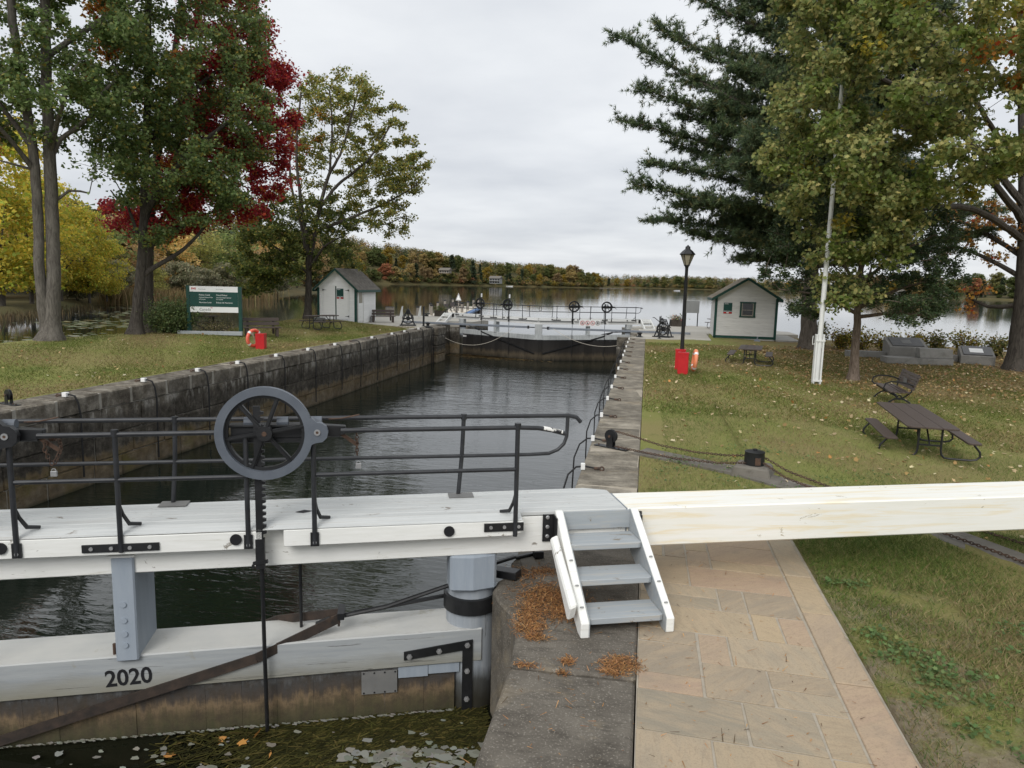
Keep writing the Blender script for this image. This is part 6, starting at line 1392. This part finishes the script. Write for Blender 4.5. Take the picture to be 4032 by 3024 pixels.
# ---- trees beyond the pond and across the lake: prototypes, then copies that share their meshes
def proto(seed, w, h, n, size, pal, conic=False, lobes=9, low=.12):
    rg = np.random.default_rng(seed); P, C = [], []
    for k in range(lobes*4):
        z = rg.uniform(low+.06, .97); prof = (1.05-z) if conic else math.sin(math.pi*min(1,max(.0,(z-low)/(1.02-low))))**.55
        an = rg.uniform(0, 6.283); r = rg.uniform(.25, .92)*prof*.5; c = np.array((r*math.cos(an)*w, r*math.sin(an)*w, z*h)); m_ = n//(lobes*4)
        q = rg.normal(size=(m_,3)); q /= np.linalg.norm(q,axis=1)[:,None]; q *= rg.uniform(.55,1.0,(m_,1))*np.array((.16*w,.16*w,.105*h if not conic else .06*h)); q[:,2] = np.where(q[:,2] < 0, q[:,2]*.6, q[:,2])
        P.append(c+q); C.append(pick(rg, m_, pal, .12)*rg.uniform(.82,1.2))
    P = np.concatenate(P); C = np.concatenate(C)*1.2; b = MB()
    b.tube([(0,0,-.5),(.1,0,h*.3),(0,.1,h*.62)], [h*.018,h*.013,h*.006], 7)
    for k in range(7):
        q = P[rg.integers(len(P))]; b.tube([(0,0,h*rg.uniform(.2,.5)), tuple(q*.6+np.array((0,0,h*.12))), tuple(q)], [h*.007,h*.004,h*.002], 4, caps=False)
    cr = leaves('crown', P, size, np.clip(C,0,1), rg, M['leaf_far' if size > .6 else 'leaf'], None, LEAF_QUAD, .1, .7); tk = b.build('trunk', M['bark_dark'], None)
    return cr, tk
def plant(name, loc, pr, sc, rz, label, group, cat='tree', first=[set()]):
    t = empty(name, loc, rz, label=label, cat=cat, group=group); t.scale = sc
    for src, nm in zip(pr, ('crown','trunk')):
        key = src.name
        if key not in first[0]:
            first[0].add(key); src.parent = t; CHILD.setdefault(t.name, []).append(src)
        else: inst(nm, src, t)
    return t
PAL = {'yellow':YL+[((.17,.20,.03),3)], 'orange':[((.31,.215,.085),4),((.34,.26,.10),3),((.24,.205,.085),2)], 'rust':[((.24,.17,.085),4),((.20,.145,.078),3),((.26,.19,.09),2)], 'green':[((.08,.10,.034),4),((.10,.125,.04),3),((.14,.15,.05),1)], 'olive':[((.15,.15,.05),4),((.19,.175,.05),3),((.11,.115,.04),2)], 'red':[((.29,.12,.065),4),((.32,.17,.075),2)], 'dark':[((.042,.058,.032),4),((.056,.075,.038),3)], 'grey':[((.10,.10,.06),4),((.14,.125,.08),3),((.08,.085,.05),2)], 'gold':[((.27,.19,.03),4),((.22,.16,.03),3)]}
# near bank of the pond: bigger, finer crowns
NB = {k: proto(200+i, 11 if k != 'grey' else 9, 14 if k != 'grey' else 7, 9000 if k == 'yellow' else 5000, .34 if k == 'yellow' else .42, PAL[k], False, 12, .06) for i, k in enumerate(('yellow','orange','rust','green','olive','grey'))}
bank = [(-72,69,'yellow',1.35,1.45,'bright yellow tree on the pond bank at the left picture edge'),(-75,76,'yellow',1.1,1.15,'yellow tree behind the twin trunks, second from the left edge'),(-80,86,'yellow',.95,1.15,'yellow tree just right of the twin trunks over the pond'),(-79.5,90.5,'yellow',.8,.92,'lower yellow tree leaning over the pond, second right of the twin trunks'),(-80,94.5,'yellow',.62,.62,'small golden tree at the right end of the yellow bank'),(-90,76,'olive',1.3,1.3,'tall olive tree behind the yellow trees'),
 (-92,88,'orange',1.2,1.0,'orange tree behind the pond, just right of the yellow trees'),(-94,98,'orange',1.15,1.05,'second orange tree beyond the pond, left of the green maple trunk'),(-92,108,'green',1.0,.9,'dull green tree beyond the pond behind the green maple trunk'),(-95,118,'rust',1.25,1.0,'rust brown tree beyond the pond above the reeds'),(-93,128,'orange',1.1,.95,'amber tree beyond the pond left above the park sign'),(-96,140,'olive',1.2,1.0,'olive tree beyond the pond above the park sign'),(-97,155,'green',1.1,1.0,'green tree beyond the pond right of the park sign'),(-101,172,'rust',1.2,1.05,'russet tree beyond the pond behind the right sign post'),(-108,190,'orange',1.2,1.15,'tall amber tree beyond the pond behind the olive maple'),(-112,210,'green',1.2,1.15,'green tree beyond the pond left of the white shed'),(-122,235,'olive',1.3,1.2,'olive tree beyond the pond close to the white shed'),(-130,262,'rust',1.3,1.3,'russet tree beyond the pond behind the white shed')]
for i, (x, y, k, w_, h_, lab) in enumerate(bank): plant('bank_tree', (x,y,-1.2), NB[k], (w_,w_,h_), i*1.7, lab, 'trees on the pond bank')
for i, (x, y, k, w_, h_) in enumerate([(-83,92,'grey',.7,.8),(-84,101,'grey',.8,.9),(-84,110,'olive',.5,.45),(-85,119,'grey',.85,.95),(-86,127,'grey',.8,.8),(-87,137,'grey',.9,1.0),(-88,147,'olive',.5,.5),(-90,158,'grey',1,1),(-97,176,'grey',1,1.1)]):
    plant('bank_bush', (x,y,-1.6), NB[k], (w_,w_,h_), i*2.1, ['grey bush at the left end of the reeds beyond the pond','grey bush above the reeds, just left of the green maple trunk','small olive bush above the reeds behind the green maple trunk','grey bush above the reeds right of the green maple trunk','grey bush above the reeds left of the park sign','large grey bush above the reeds directly over the park sign','small olive bush beyond the pond over the right sign post','grey bush beyond the pond between park sign and olive maple','biggest grey bush beyond the pond behind the olive maple crown'][i], 'bushes above the pond reeds', 'bush')
FB = {k: proto(300+i, 11 if k != 'dark' else 7.5, 20, 3600, .9, PAL[k], k == 'dark', 9, .04) for i, k in enumerate(('orange','rust','green','olive','red','dark','gold'))}
def hill_h(pts, hs, x, y): return 0
rf = random.Random(9)
WORDS = {'orange':'orange','rust':'russet','green':'green','olive':'olive green','red':'red','dark':'dark evergreen','gold':'golden'}
def spot(x, y):
    b_ = math.degrees(math.atan2(x, y))
    for lim, w in ((-24,'behind the white shed'),(-20.5,'just right of the white shed'),(-16.5,'above the left winch and planter'),(-13,'left of the grey house'),(-10.5,'just right of the grey house'),(-7.5,'above the far gate wheels'),(-3,'near the tip of the point'),(1,'above the right gate wheels'),(5,'behind the lamp post'),(9,'behind the right shed'),(17,'behind the pine and cedar'),(20.5,'left of the cottage'),(23,'right of the cottage')):
        if b_ < lim: return w
    return 'at the right picture edge'
def along(pts, i, u): return (pts[i][0]+(pts[i+1][0]-pts[i][0])*u, pts[i][1]+(pts[i+1][1]-pts[i][1])*u)
def forest(pts, rows, step, group, where, hs=lambda x, y: 1.0):
    for ri, (off, zz, sc_) in enumerate(rows):
        for i in range(len(pts)-1):
            a, b_ = Vector(pts[i]), Vector(pts[i+1]); L_ = (b_-a).length; d = (b_-a)/L_; nrm = Vector((-d.y, d.x)); n_ = max(1, int(L_/step))
            for k in range(n_):
                p = a+d*((k+rf.uniform(.2,.8))*L_/n_)+nrm*(off+rf.uniform(-5,5))
                kind = rf.choices(['orange','rust','green','olive','red','dark','gold'], [2.2,2.2,4,4.4,.3,2.4,1.6])[0]
                s_ = sc_*rf.uniform(.6,1.3); w_ = s_*rf.uniform(1.05,1.5)
                plant('shore_tree', (p.x,p.y,WZ+zz*hs(p.x,p.y)), FB[kind], (w_,w_,s_), rf.uniform(0,6.28), '%s tree %s %s, %s' % (WORDS[kind], 'low' if ri == 0 else 'high', where, spot(p.x, p.y)), group+', '+kind+', '+spot(p.x, p.y))
HP = lambda x, y: 1.5*S((y-200)/350)*(1-.60*S((y-780)/260))
# the wood behind, which reads as one mass
def mass(name, pts, n, offs, zz, h, label, seed, hs=lambda x, y: 1.0):
    rg = np.random.default_rng(seed); pts = np.array(pts, float); per = 60; L = rg.uniform(0, len(pts)-1.001, n); i = L.astype(int); u = (L-i)[:,None]
    c = pts[i]*(1-u)+pts[i+1]*u; d = pts[i+1]-pts[i]; d /= np.linalg.norm(d,axis=1)[:,None]; nr = np.c_[-d[:,1], d[:,0]]; o_ = rg.uniform(offs[0],offs[1],n); c = c+nr*o_[:,None]; hk = np.array([hs(q[0], q[1]) for q in c])
    z = WZ+(zz[0]+(zz[1]-zz[0])*(o_-offs[0])/(offs[1]-offs[0]))*hk+h*.62; keys = list(PAL); w_ = np.array([.3,3,2.4,4,4,.5,2.4,1.5,1.4]); ki = rg.choice(len(keys), n, p=w_/w_.sum())
    Q_ = rg.normal(0,1,(n,per,3)); Q_ /= np.linalg.norm(Q_,axis=2)[:,:,None]; Q_ *= rg.uniform(0,1,(n,per,1))**.35; P = np.c_[c, z+rg.uniform(-.14,.10,n)*h][:,None,:]+Q_*np.array((4.6,4.6,h*.36)); C = np.concatenate([pick(rg, per, PAL[keys[k]], .25) for k in ki])
    tag(leaves(name, P.reshape(-1,3), 1.5, C, rg, M['leaf_far'], None, LEAF_QUAD, .1, .7), label, 'woodland', None, 'stuff')
mass('far_woodland', LAKE_SHORE[7:], 1300, (50,110), (14,27), 18, 'mass of autumn woodland filling the hill of the wooded point', 91, HP)
mass('far_woodland', LAKE_SHORE[3:9], 420, (14,60), (2,8), 15, 'mass of autumn woodland rising behind the pond', 92)
mass('far_woodland', FAR_SHORE, 1000, (15,110), (1,12), 18, 'mass of distant woodland along the farthest shore', 93)
mass('far_woodland', RIGHT_SHORE, 260, (40,80), (3,8), 15, 'mass of woodland behind the right lake shore', 94)
forest(LAKE_SHORE[7:], [(10,.9,.85),(38,11,.95)], 10.5, 'trees on the wooded point across the lake', 'on the wooded point', HP)
forest(FAR_SHORE[:7], [(14,1,.95)], 19, 'trees on the farthest lake shore', 'on the farthest shore')
mass('far_woodland', LAKE_SHORE[7:], 900, (2,30), (.5,7), 7, 'bushes and low trees along the water of the wooded point', 95, HP)
mass('far_woodland', FAR_SHORE, 420, (3,24), (.3,2), 9, 'low trees along the water of the farthest shore', 96)
forest(RIGHT_SHORE, [(14,1,.8),(32,3,1.0)], 13, 'trees on the right lake shore', 'on the right lake shore')
# houses, boats across the lake
def house(loc, rz, w, d, h, label, m1='siding_aged'):
    t = empty('lake_house', loc, rz, label=label, cat='house'); MB().box(-w/2,w/2,0,d,0,h).build('wall', M[m1], t)
    b = MB(); b.add([(-w/2-1,-1,h),(w/2+1,-1,h),(w/2+1,d+1,h),(-w/2-1,d+1,h),(-w/2-1,d/2,h+3),(w/2+1,d/2,h+3)], [(0,1,5,4),(2,3,4,5),(0,4,3),(1,2,5),(0,3,2,1)]); b.build('roof', M['shingle'], t)
    for k in range(4): 
        for z in (.8, 3.8) if h > 5 else (.8,): o = MB().box(-w/2+.8+k*w/4,-w/2+w/4-.3+k*w/4,-.05,.0,z,z+1.7).build('window', M['dglass'], t)
    MB().box(-w/2,w/2,-2.2,-.06,2.9 if h > 5 else -.2,3.1 if h > 5 else .0).build('balcony', M['postwood'], t)
house((-182,845,WZ+3.2), R(-10), 13, 9, 6.2, 'two storey grey house among trees on the wooded point', 'tubgrey')
house((-235,810,WZ+14), R(-10), 12, 8, 3.2, 'brown roofed house half hidden higher on the wooded point', 'postwood')
house((287,762,WZ+1.5), R(20), 11, 8, 3.0, 'low cottage with grey roof on the right lake shore')
house((262,815,WZ+1.5), R(20), 9, 7, 3.0, 'pale cottage beside evergreens on the right lake shore')
def boat(loc, rz, L_, label, cabin=True):
    t = empty('motor_boat', loc, rz, label=label, cat='boat')
    b = MB(); w = L_*.17; b.hexa([(-L_/2,-w*.7,-.2),(L_/2*.7,-.1,-.2),(L_/2*.7,.1,-.2),(-L_/2,w*.7,-.2),(-L_/2,-w,.7),(L_/2,-.15,1.0),(L_/2,.15,1.0),(-L_/2,w,.7)]); b.build('hull', M['plain_white'], t)
    if cabin: MB().hexa([(-L_*.15,-w*.7,.8),(L_*.2,-w*.5,.85),(L_*.2,w*.5,.85),(-L_*.15,w*.7,.8),(-L_*.1,-w*.6,1.6),(L_*.08,-w*.45,1.6),(L_*.08,w*.45,1.6),(-L_*.1,w*.6,1.6)]).build('cabin', M['dglass'], t)
boat((33,840,WZ+.05), R(15), 7.5, 'small dark and white motor boat out on the open lake')
boat((-168,870,WZ+.05), R(10), 9, 'covered motor boat moored below the grey house', False)
boat((272,770,WZ+.05), R(40), 6, 'small boat at the right shore below the cottage', False)
dk = MB(); dk.box(0,34,-1,1,.35,.6)
for k in range(7): dk.cyl((1+k*5,-.9,-1.5),(1+k*5,-.9,1.0),.15,6)
o = tag(dk.build('far_dock', M['postwood']), 'long low dock reaching out from the wooded point', 'dock'); o.location = (-66,1000,WZ); o.rotation_euler = (0,0,R(-8))
for k in range(4):
    t = empty('lawn_chair', (-262+k*2.2,792,WZ+2.0), R(180+k*7), label='small white lawn chair by the water on the wooded point', cat='chair', group='white lawn chairs on the far shore')
    b = MB(); b.box(-.5,.5,-.4,.4,.4,.5); b.box(-.5,.5,.35,.45,.5,1.4); b.box(-.5,-.4,-.4,.4,0,.7); b.box(.4,.5,-.4,.4,0,.7); b.build('frame', M['plain_white'], t)

# ---------------------------------------------------------------- ground cover: grass blades, weeds, fallen leaves, needles, floating weed
def blades(name, P, h, w, pal, m, label, seed, cat='grass', lean=.5):
    rg = np.random.default_rng(seed); n = len(P); an = rg.uniform(0,6.283,n); sx = np.c_[np.cos(an),np.sin(an),np.zeros(n)]*w
    H = h*rg.uniform(.5,1.3,n); ln = rg.normal(0,lean,(n,2))*H[:,None]; tip = P+np.c_[ln,H]
    f = .5+.25*(np.sin(P[:,0]*1.1+1.7*np.sin(P[:,1]*.53))+np.sin(P[:,1]*.9+1.3*np.sin(P[:,0]*.71+2)))+rg.normal(0,.22,n)
    C = np.where((f > .62)[:,None], pick(rg, n, pal[:2], .3)*np.array((.8,1.0,.8)), pick(rg, n, pal, .3)); C = np.where((f < .25)[:,None], pick(rg, n, [((.30,.235,.12),3),((.24,.18,.09),2)], .3), C)
    return tag(poly_mesh(name, np.stack([P-sx,P+sx,tip],axis=1), 3, C, M[m]), label, cat, None, 'stuff')
rg = np.random.default_rng(101)
def field(n, x0, x1, y0, y1, ok): 
    X = rg.uniform(x0,x1,n); Y = rg.uniform(y0,y1,n); k = np.array([ok(x,y) for x, y in zip(X,Y)]); X, Y = X[k], Y[k]
    return np.c_[X, Y, np.array([zr(x,y) for x,y in zip(X,Y)])-.005]
def strip_d(x, y): return min(abs(x-interp2(y)), 9)
def interp2(y): return interp(-y, [(-c_[1], c_[0]) for c_ in ctr])
def bare(x, y): return math.sin(x*2.3+1.3*math.sin(y*1.9))+math.sin(y*2.7+x*.8)
def okg(x, y): return (x > 1.76 or y > 8.45) and abs(x-interp2(y)) > .42 and not (x < 2.9 and y < 7 and bare(x,y) > .35 and rg.uniform() < .8)
GR = [((.12,.155,.038),4),((.16,.175,.05),4),((.28,.235,.11),4),((.07,.11,.026),3)]
near = np.concatenate([field(95000, 1.75, 6.5, 2.6, 9.5, okg), field(42000, .0, 9.5, 8.4, 17, okg)])
blades('grass', near, .055, .0042, GR, 'grass', 'short worn grass beside the path and under the balance beam', 102, lean=.9)
far = field(85000, .02, 14, 16, 36, lambda x, y: True)
blades('grass', far, .07, .012, [((.14,.15,.038),4),((.20,.18,.06),3),((.28,.22,.10),3)], 'grass', 'short browning grass over the right lawn', 103, lean=.9)
n = 70000; Y = rg.uniform(13,41,n); X = -13.5-rg.uniform(0,1,n)**1.2*8.4; k_ = X > np.array([interp(y,SHORE_L) for y in Y])+.1
P = np.c_[X[k_],Y[k_],np.array([zl(x) for x in X[k_]])-.005]
blades('grass', P, .06, .011, [((.14,.15,.038),4),((.19,.175,.055),3),((.26,.21,.095),3)], 'grass', 'short mown grass over the left lawn', 104, lean=.9)
# broad leaved weeds along the path edge
rg0 = np.random.default_rng(99)
def weeds(name, spots, per, size, pal, label, seed):
    per = int(per*1.2); size = size*.62; spots = [(x+rg0.normal(0,.12), y+rg0.normal(0,.15), r*rg0.uniform(.5,1.3)) for x,y,r in spots for _ in (0,1)]; per = int(per*.5)
    rg = np.random.default_rng(seed); P = []
    for (x, y, r) in spots: P.append(np.c_[rg.normal(x,r,per), rg.normal(y,r*.7,per), zr(x,y)+rg.uniform(.012,.06,per)])
    P = np.concatenate(P); tag(leaves(name, P, size, pick(rg, len(P), pal, .25), rg, M['leaf_low'], None, LEAF_STAR, -.05, 2.2), label, 'weeds', None, 'stuff')
CL = [((.075,.125,.04),4),((.11,.16,.055),3),((.15,.17,.06),1)]
weeds('clover_patch', [(1.95,6.0,.08),(1.98,5.65,.10),(2.08,5.42,.11),(2.2,5.5,.08),(1.99,5.2,.09),(2.4,5.3,.10),(2.6,4.95,.08),(2.3,4.5,.08),(2.55,4.45,.09),(2.75,4.4,.07),(2.15,4.05,.09),(2.05,3.5,.10),(2.2,3.42,.08),(2.5,3.9,.09),(3.2,6.6,.14),(3.1,5.9,.12),(3.5,5.5,.12),(2.1,6.9,.08)], 70, .055, CL, 'green clover and broad leaved weeds along the path edge', 105)
weeds('clover_patch', [(rg.uniform(.25,4.2),rg.uniform(9.0,12.8),.22) for _ in range(26)], 42, .05, CL, 'clover in the grass beyond the balance beam', 106)
# bare sandy patches stay in the lawn material; fallen leaves lie over everything
def fallen(name, n, x0, x1, y0, y1, size, pal, label, seed, zf, ok=lambda x,y: True):
    rg = np.random.default_rng(seed); X = rg.uniform(x0,x1,n); Y = rg.uniform(y0,y1,n); k = np.array([ok(x,y) for x,y in zip(X,Y)]); X, Y = X[k], Y[k]
    P = np.c_[X,Y,np.array([zf(x,y) for x,y in zip(X,Y)])+.03]; tag(leaves(name, P, size, pick(rg, len(P), pal, .25), rg, M['leaf_low'], None, LEAF_STAR, .0, 3.0, .3), label, 'leaves', None, 'stuff')
FL = [((.55,.46,.30),4),((.42,.32,.18),3),((.30,.19,.08),3),((.45,.22,.07),1)]
fallen('fallen_leaves', 3600, .1, 15, 12, 37, .085, FL, 'pale fallen leaves strewn over the right lawn', 107, zr, lambda x,y: rg.uniform() < .25+.75*S((x-1)/5)*(.4+.6*S((y-16)/10)))
fallen('fallen_leaves', 5200, 5, 17, 24, 37.5, .09, [((.30,.20,.09),4),((.40,.29,.14),3),((.22,.13,.06),3)], 'brown leaf litter under the right hand trees', 108, zr)
fallen('fallen_leaves', 90, .3, 6, 8.8, 14, .06, FL, 'scattered pale leaves near the chain strip', 109, zr)
fallen('fallen_leaves', 260, -21.5, -13.7, 14, 40, .085, [((.45,.33,.16),3),((.30,.16,.07),2),((.5,.42,.3),2)], 'scattered fallen leaves on the left lawn', 110, lambda x,y: zl(x))
# orange needle litter on the quoin stones, each wisp of it
def needles(name, spots, label, seed):
    rg = np.random.default_rng(seed); B = []
    for (x, y, r, ry, n) in spots:
        n = int(n*1.7); B.append(np.c_[rg.normal(x,r,n), rg.normal(y,ry,n), .004+np.abs(rg.normal(0,.012,n))])
    B = np.concatenate(B); n = len(B); an = rg.uniform(0,6.283,n); L = (.006+.03*rg.uniform(0,1,n)**2)[:,None]; d = np.c_[np.cos(an),np.sin(an),rg.normal(0,.25,n)]; s_ = np.c_[-np.sin(an),np.cos(an),np.zeros(n)]*.0034
    k = (B[:,0] > -1.02) | (B[:,1] > 5.7); B, d, L, s_ = B[k], d[k], L[k], s_[k]
    B[:,2] = np.where((B[:,1] > 4.9) | (B[:,0] > .06), B[:,2], B[:,2])
    V = np.stack([B-d*L-s_, B-d*L+s_, B+d*L+s_*.4, B+d*L-s_*.4], axis=1)
    tag(poly_mesh(name, V, 4, pick(rg, len(B), [((.40,.20,.075),4),((.52,.29,.125),3),((.24,.115,.05),3),((.13,.085,.05),1.5)], .25), M['grass']), label, 'needle litter', None, 'stuff')
needles('needle_litter', [(-.74,6.05,.14,.14,1300),(-.56,5.8,.13,.12,900),(-.86,5.65,.06,.12,500),(-.80,5.42,.06,.07,350),(-.74,5.28,.05,.04,130),(-1.0,6.5,.12,.08,260),(-.85,6.6,.06,.06,160)], 'heap of orange needles on the stone beside the gate post', 111)
needles('needle_litter', [(-.06,5.02,.07,.06,420),(-.12,4.9,.05,.03,120),(-.45,4.97,.03,.03,80),(-.47,4.80,.025,.015,50),(-.75,4.84,.05,.015,60),(.0,5.9,.12,.1,220)], 'small patches of orange needles at the foot of the steps', 112)
needles('needle_litter', [(.7,5,.5,1.2,130),(-.4,4.4,.3,.5,40)], 'loose orange needles blown over the path', 113)
# floating weed and foam against the gate on the upper water
rg = np.random.default_rng(120)
def updir(n, s0, s1, t0, t1):
    s_ = rg.uniform(s0,s1,n); t_ = rg.uniform(t0,t1,n); return s_, t_
n = 15000; s_ = -.75-np.abs(rg.normal(0,1.05,n)); t_ = .95-np.abs(rg.normal(0,.75,n)); k_ = (t_ > .93-(.25+1.15*np.clip((s_+3.3)/2.3,0,1.2))-rg.uniform(0,.25,n)) & (s_ > -3.5)
s_, t_ = s_[k_], t_[k_]; n = len(s_); X, Y = np.array([gw(a,b) for a,b in zip(s_,t_)]).T; k_ = X < -.90; X, Y = X[k_], Y[k_]; n = len(X)
an = rg.normal(.25,.6,n)+R(21); L = rg.uniform(.03,.13,n)[:,None]; B = np.c_[X,Y,UZ+rg.uniform(.004,.03,n)]; d = np.c_[np.cos(an),np.sin(an),rg.normal(0,.05,n)]; sd = np.c_[-np.sin(an),np.cos(an),np.zeros(n)]*.006
tag(poly_mesh('floating_weed', np.stack([B-d*L-sd,B-d*L+sd,B+d*L+sd,B+d*L-sd],axis=1), 4, pick(rg, n, [((.045,.042,.010),4),((.075,.070,.018),3),((.12,.10,.03),1.5),((.03,.03,.008),3)], .3), M['grass']), 'mat of olive water weed floating against the nearest gate', 'water weed', None, 'stuff')
def foam(name, items, label, seed):
    rg = np.random.default_rng(seed); V = []
    for (x, y, r, e) in items:
        a = np.linspace(0,2*math.pi,11)[:10]+rg.uniform(0,6); rr = r*rg.uniform(.55,1.25,10); V.append(np.c_[x+rr*np.cos(a)*e, y+rr*np.sin(a), np.full(10, UZ+.034+rg.uniform(0,.004))])
    tag(poly_mesh(name, np.array(V), 10, pick(rg, len(V), [((.26,.26,.215),3),((.34,.34,.30),2)], .12), M['grass']), label, 'foam', None, 'stuff')
it = []
for _ in range(300):
    s1_ = -1.55+rg.normal(0,.30); t1_ = .45-abs(rg.normal(0,.5)); x, y = gw(s1_+.35*(.9-t1_), t1_)
    if x < -.98: it.append((x, y, rg.uniform(.012,.055), rg.uniform(.8,1.6)))
for _ in range(60):
    s1_ = rg.uniform(-4.6,-.9); t1_ = .93-abs(rg.normal(0,.35))-.12; x, y = gw(s1_, t1_)
    if x < -1.0: it.append((x, y, rg.uniform(.008,.038), rg.uniform(.9,1.8)))
foam('water_foam', it, 'grey foam flecks floating on the dark upper water', 121)
it = []
for _ in range(330):
    s1_ = rg.uniform(-5.0,-.95); x, y = gw(s1_, .955-abs(rg.normal(0,.012))); it.append((x, y, rg.uniform(.004,.013), 2.2))
foam('water_foam', it, 'thin foam line where the gate planks meet the water', 122)
P = np.array([(*gw(s_,t_),UZ+.03) for s_, t_ in ((-3.4,.62),(-2.85,.75),(-2.72,.80),(-2.55,.55),(-1.5,-.1),(-3.0,.85))]); leaves_o = leaves('floating_leaves', P, .10, pick(rg, len(P), [((.42,.17,.05),1),((.5,.25,.07),1)]), rg, M['leaf_low'], None, LEAF_STAR, .0, 3.0, .1); tag(leaves_o, 'orange maple leaves floating on the dark upper water', 'leaves', None, 'stuff')
rg = np.random.default_rng(130); n = 900; X = -9.6+rg.normal(0,1.6,n); Y = 46.2+rg.normal(0,.6,n)+.3*(X+9.6)*-.35; k_ = (Y < 46.9-.38*(X+11.5)) & (X > -13.0); X, Y = X[k_], Y[k_]
V = np.stack([X[:,None]+.12*np.cos(a8)*rg.uniform(.5,1.3,(len(X),8)), Y[:,None]+.07*np.sin(a8)*rg.uniform(.5,1.3,(len(X),8)), np.full((len(X),8), WZ+.016)], axis=2)
tag(poly_mesh('floating_litter', V, 8, pick(rg, len(X), [((.20,.14,.06),1),((.15,.10,.045),1)]), M['grass']), 'brown raft of leaf litter in the far corner of the chamber', 'litter', None, 'stuff')
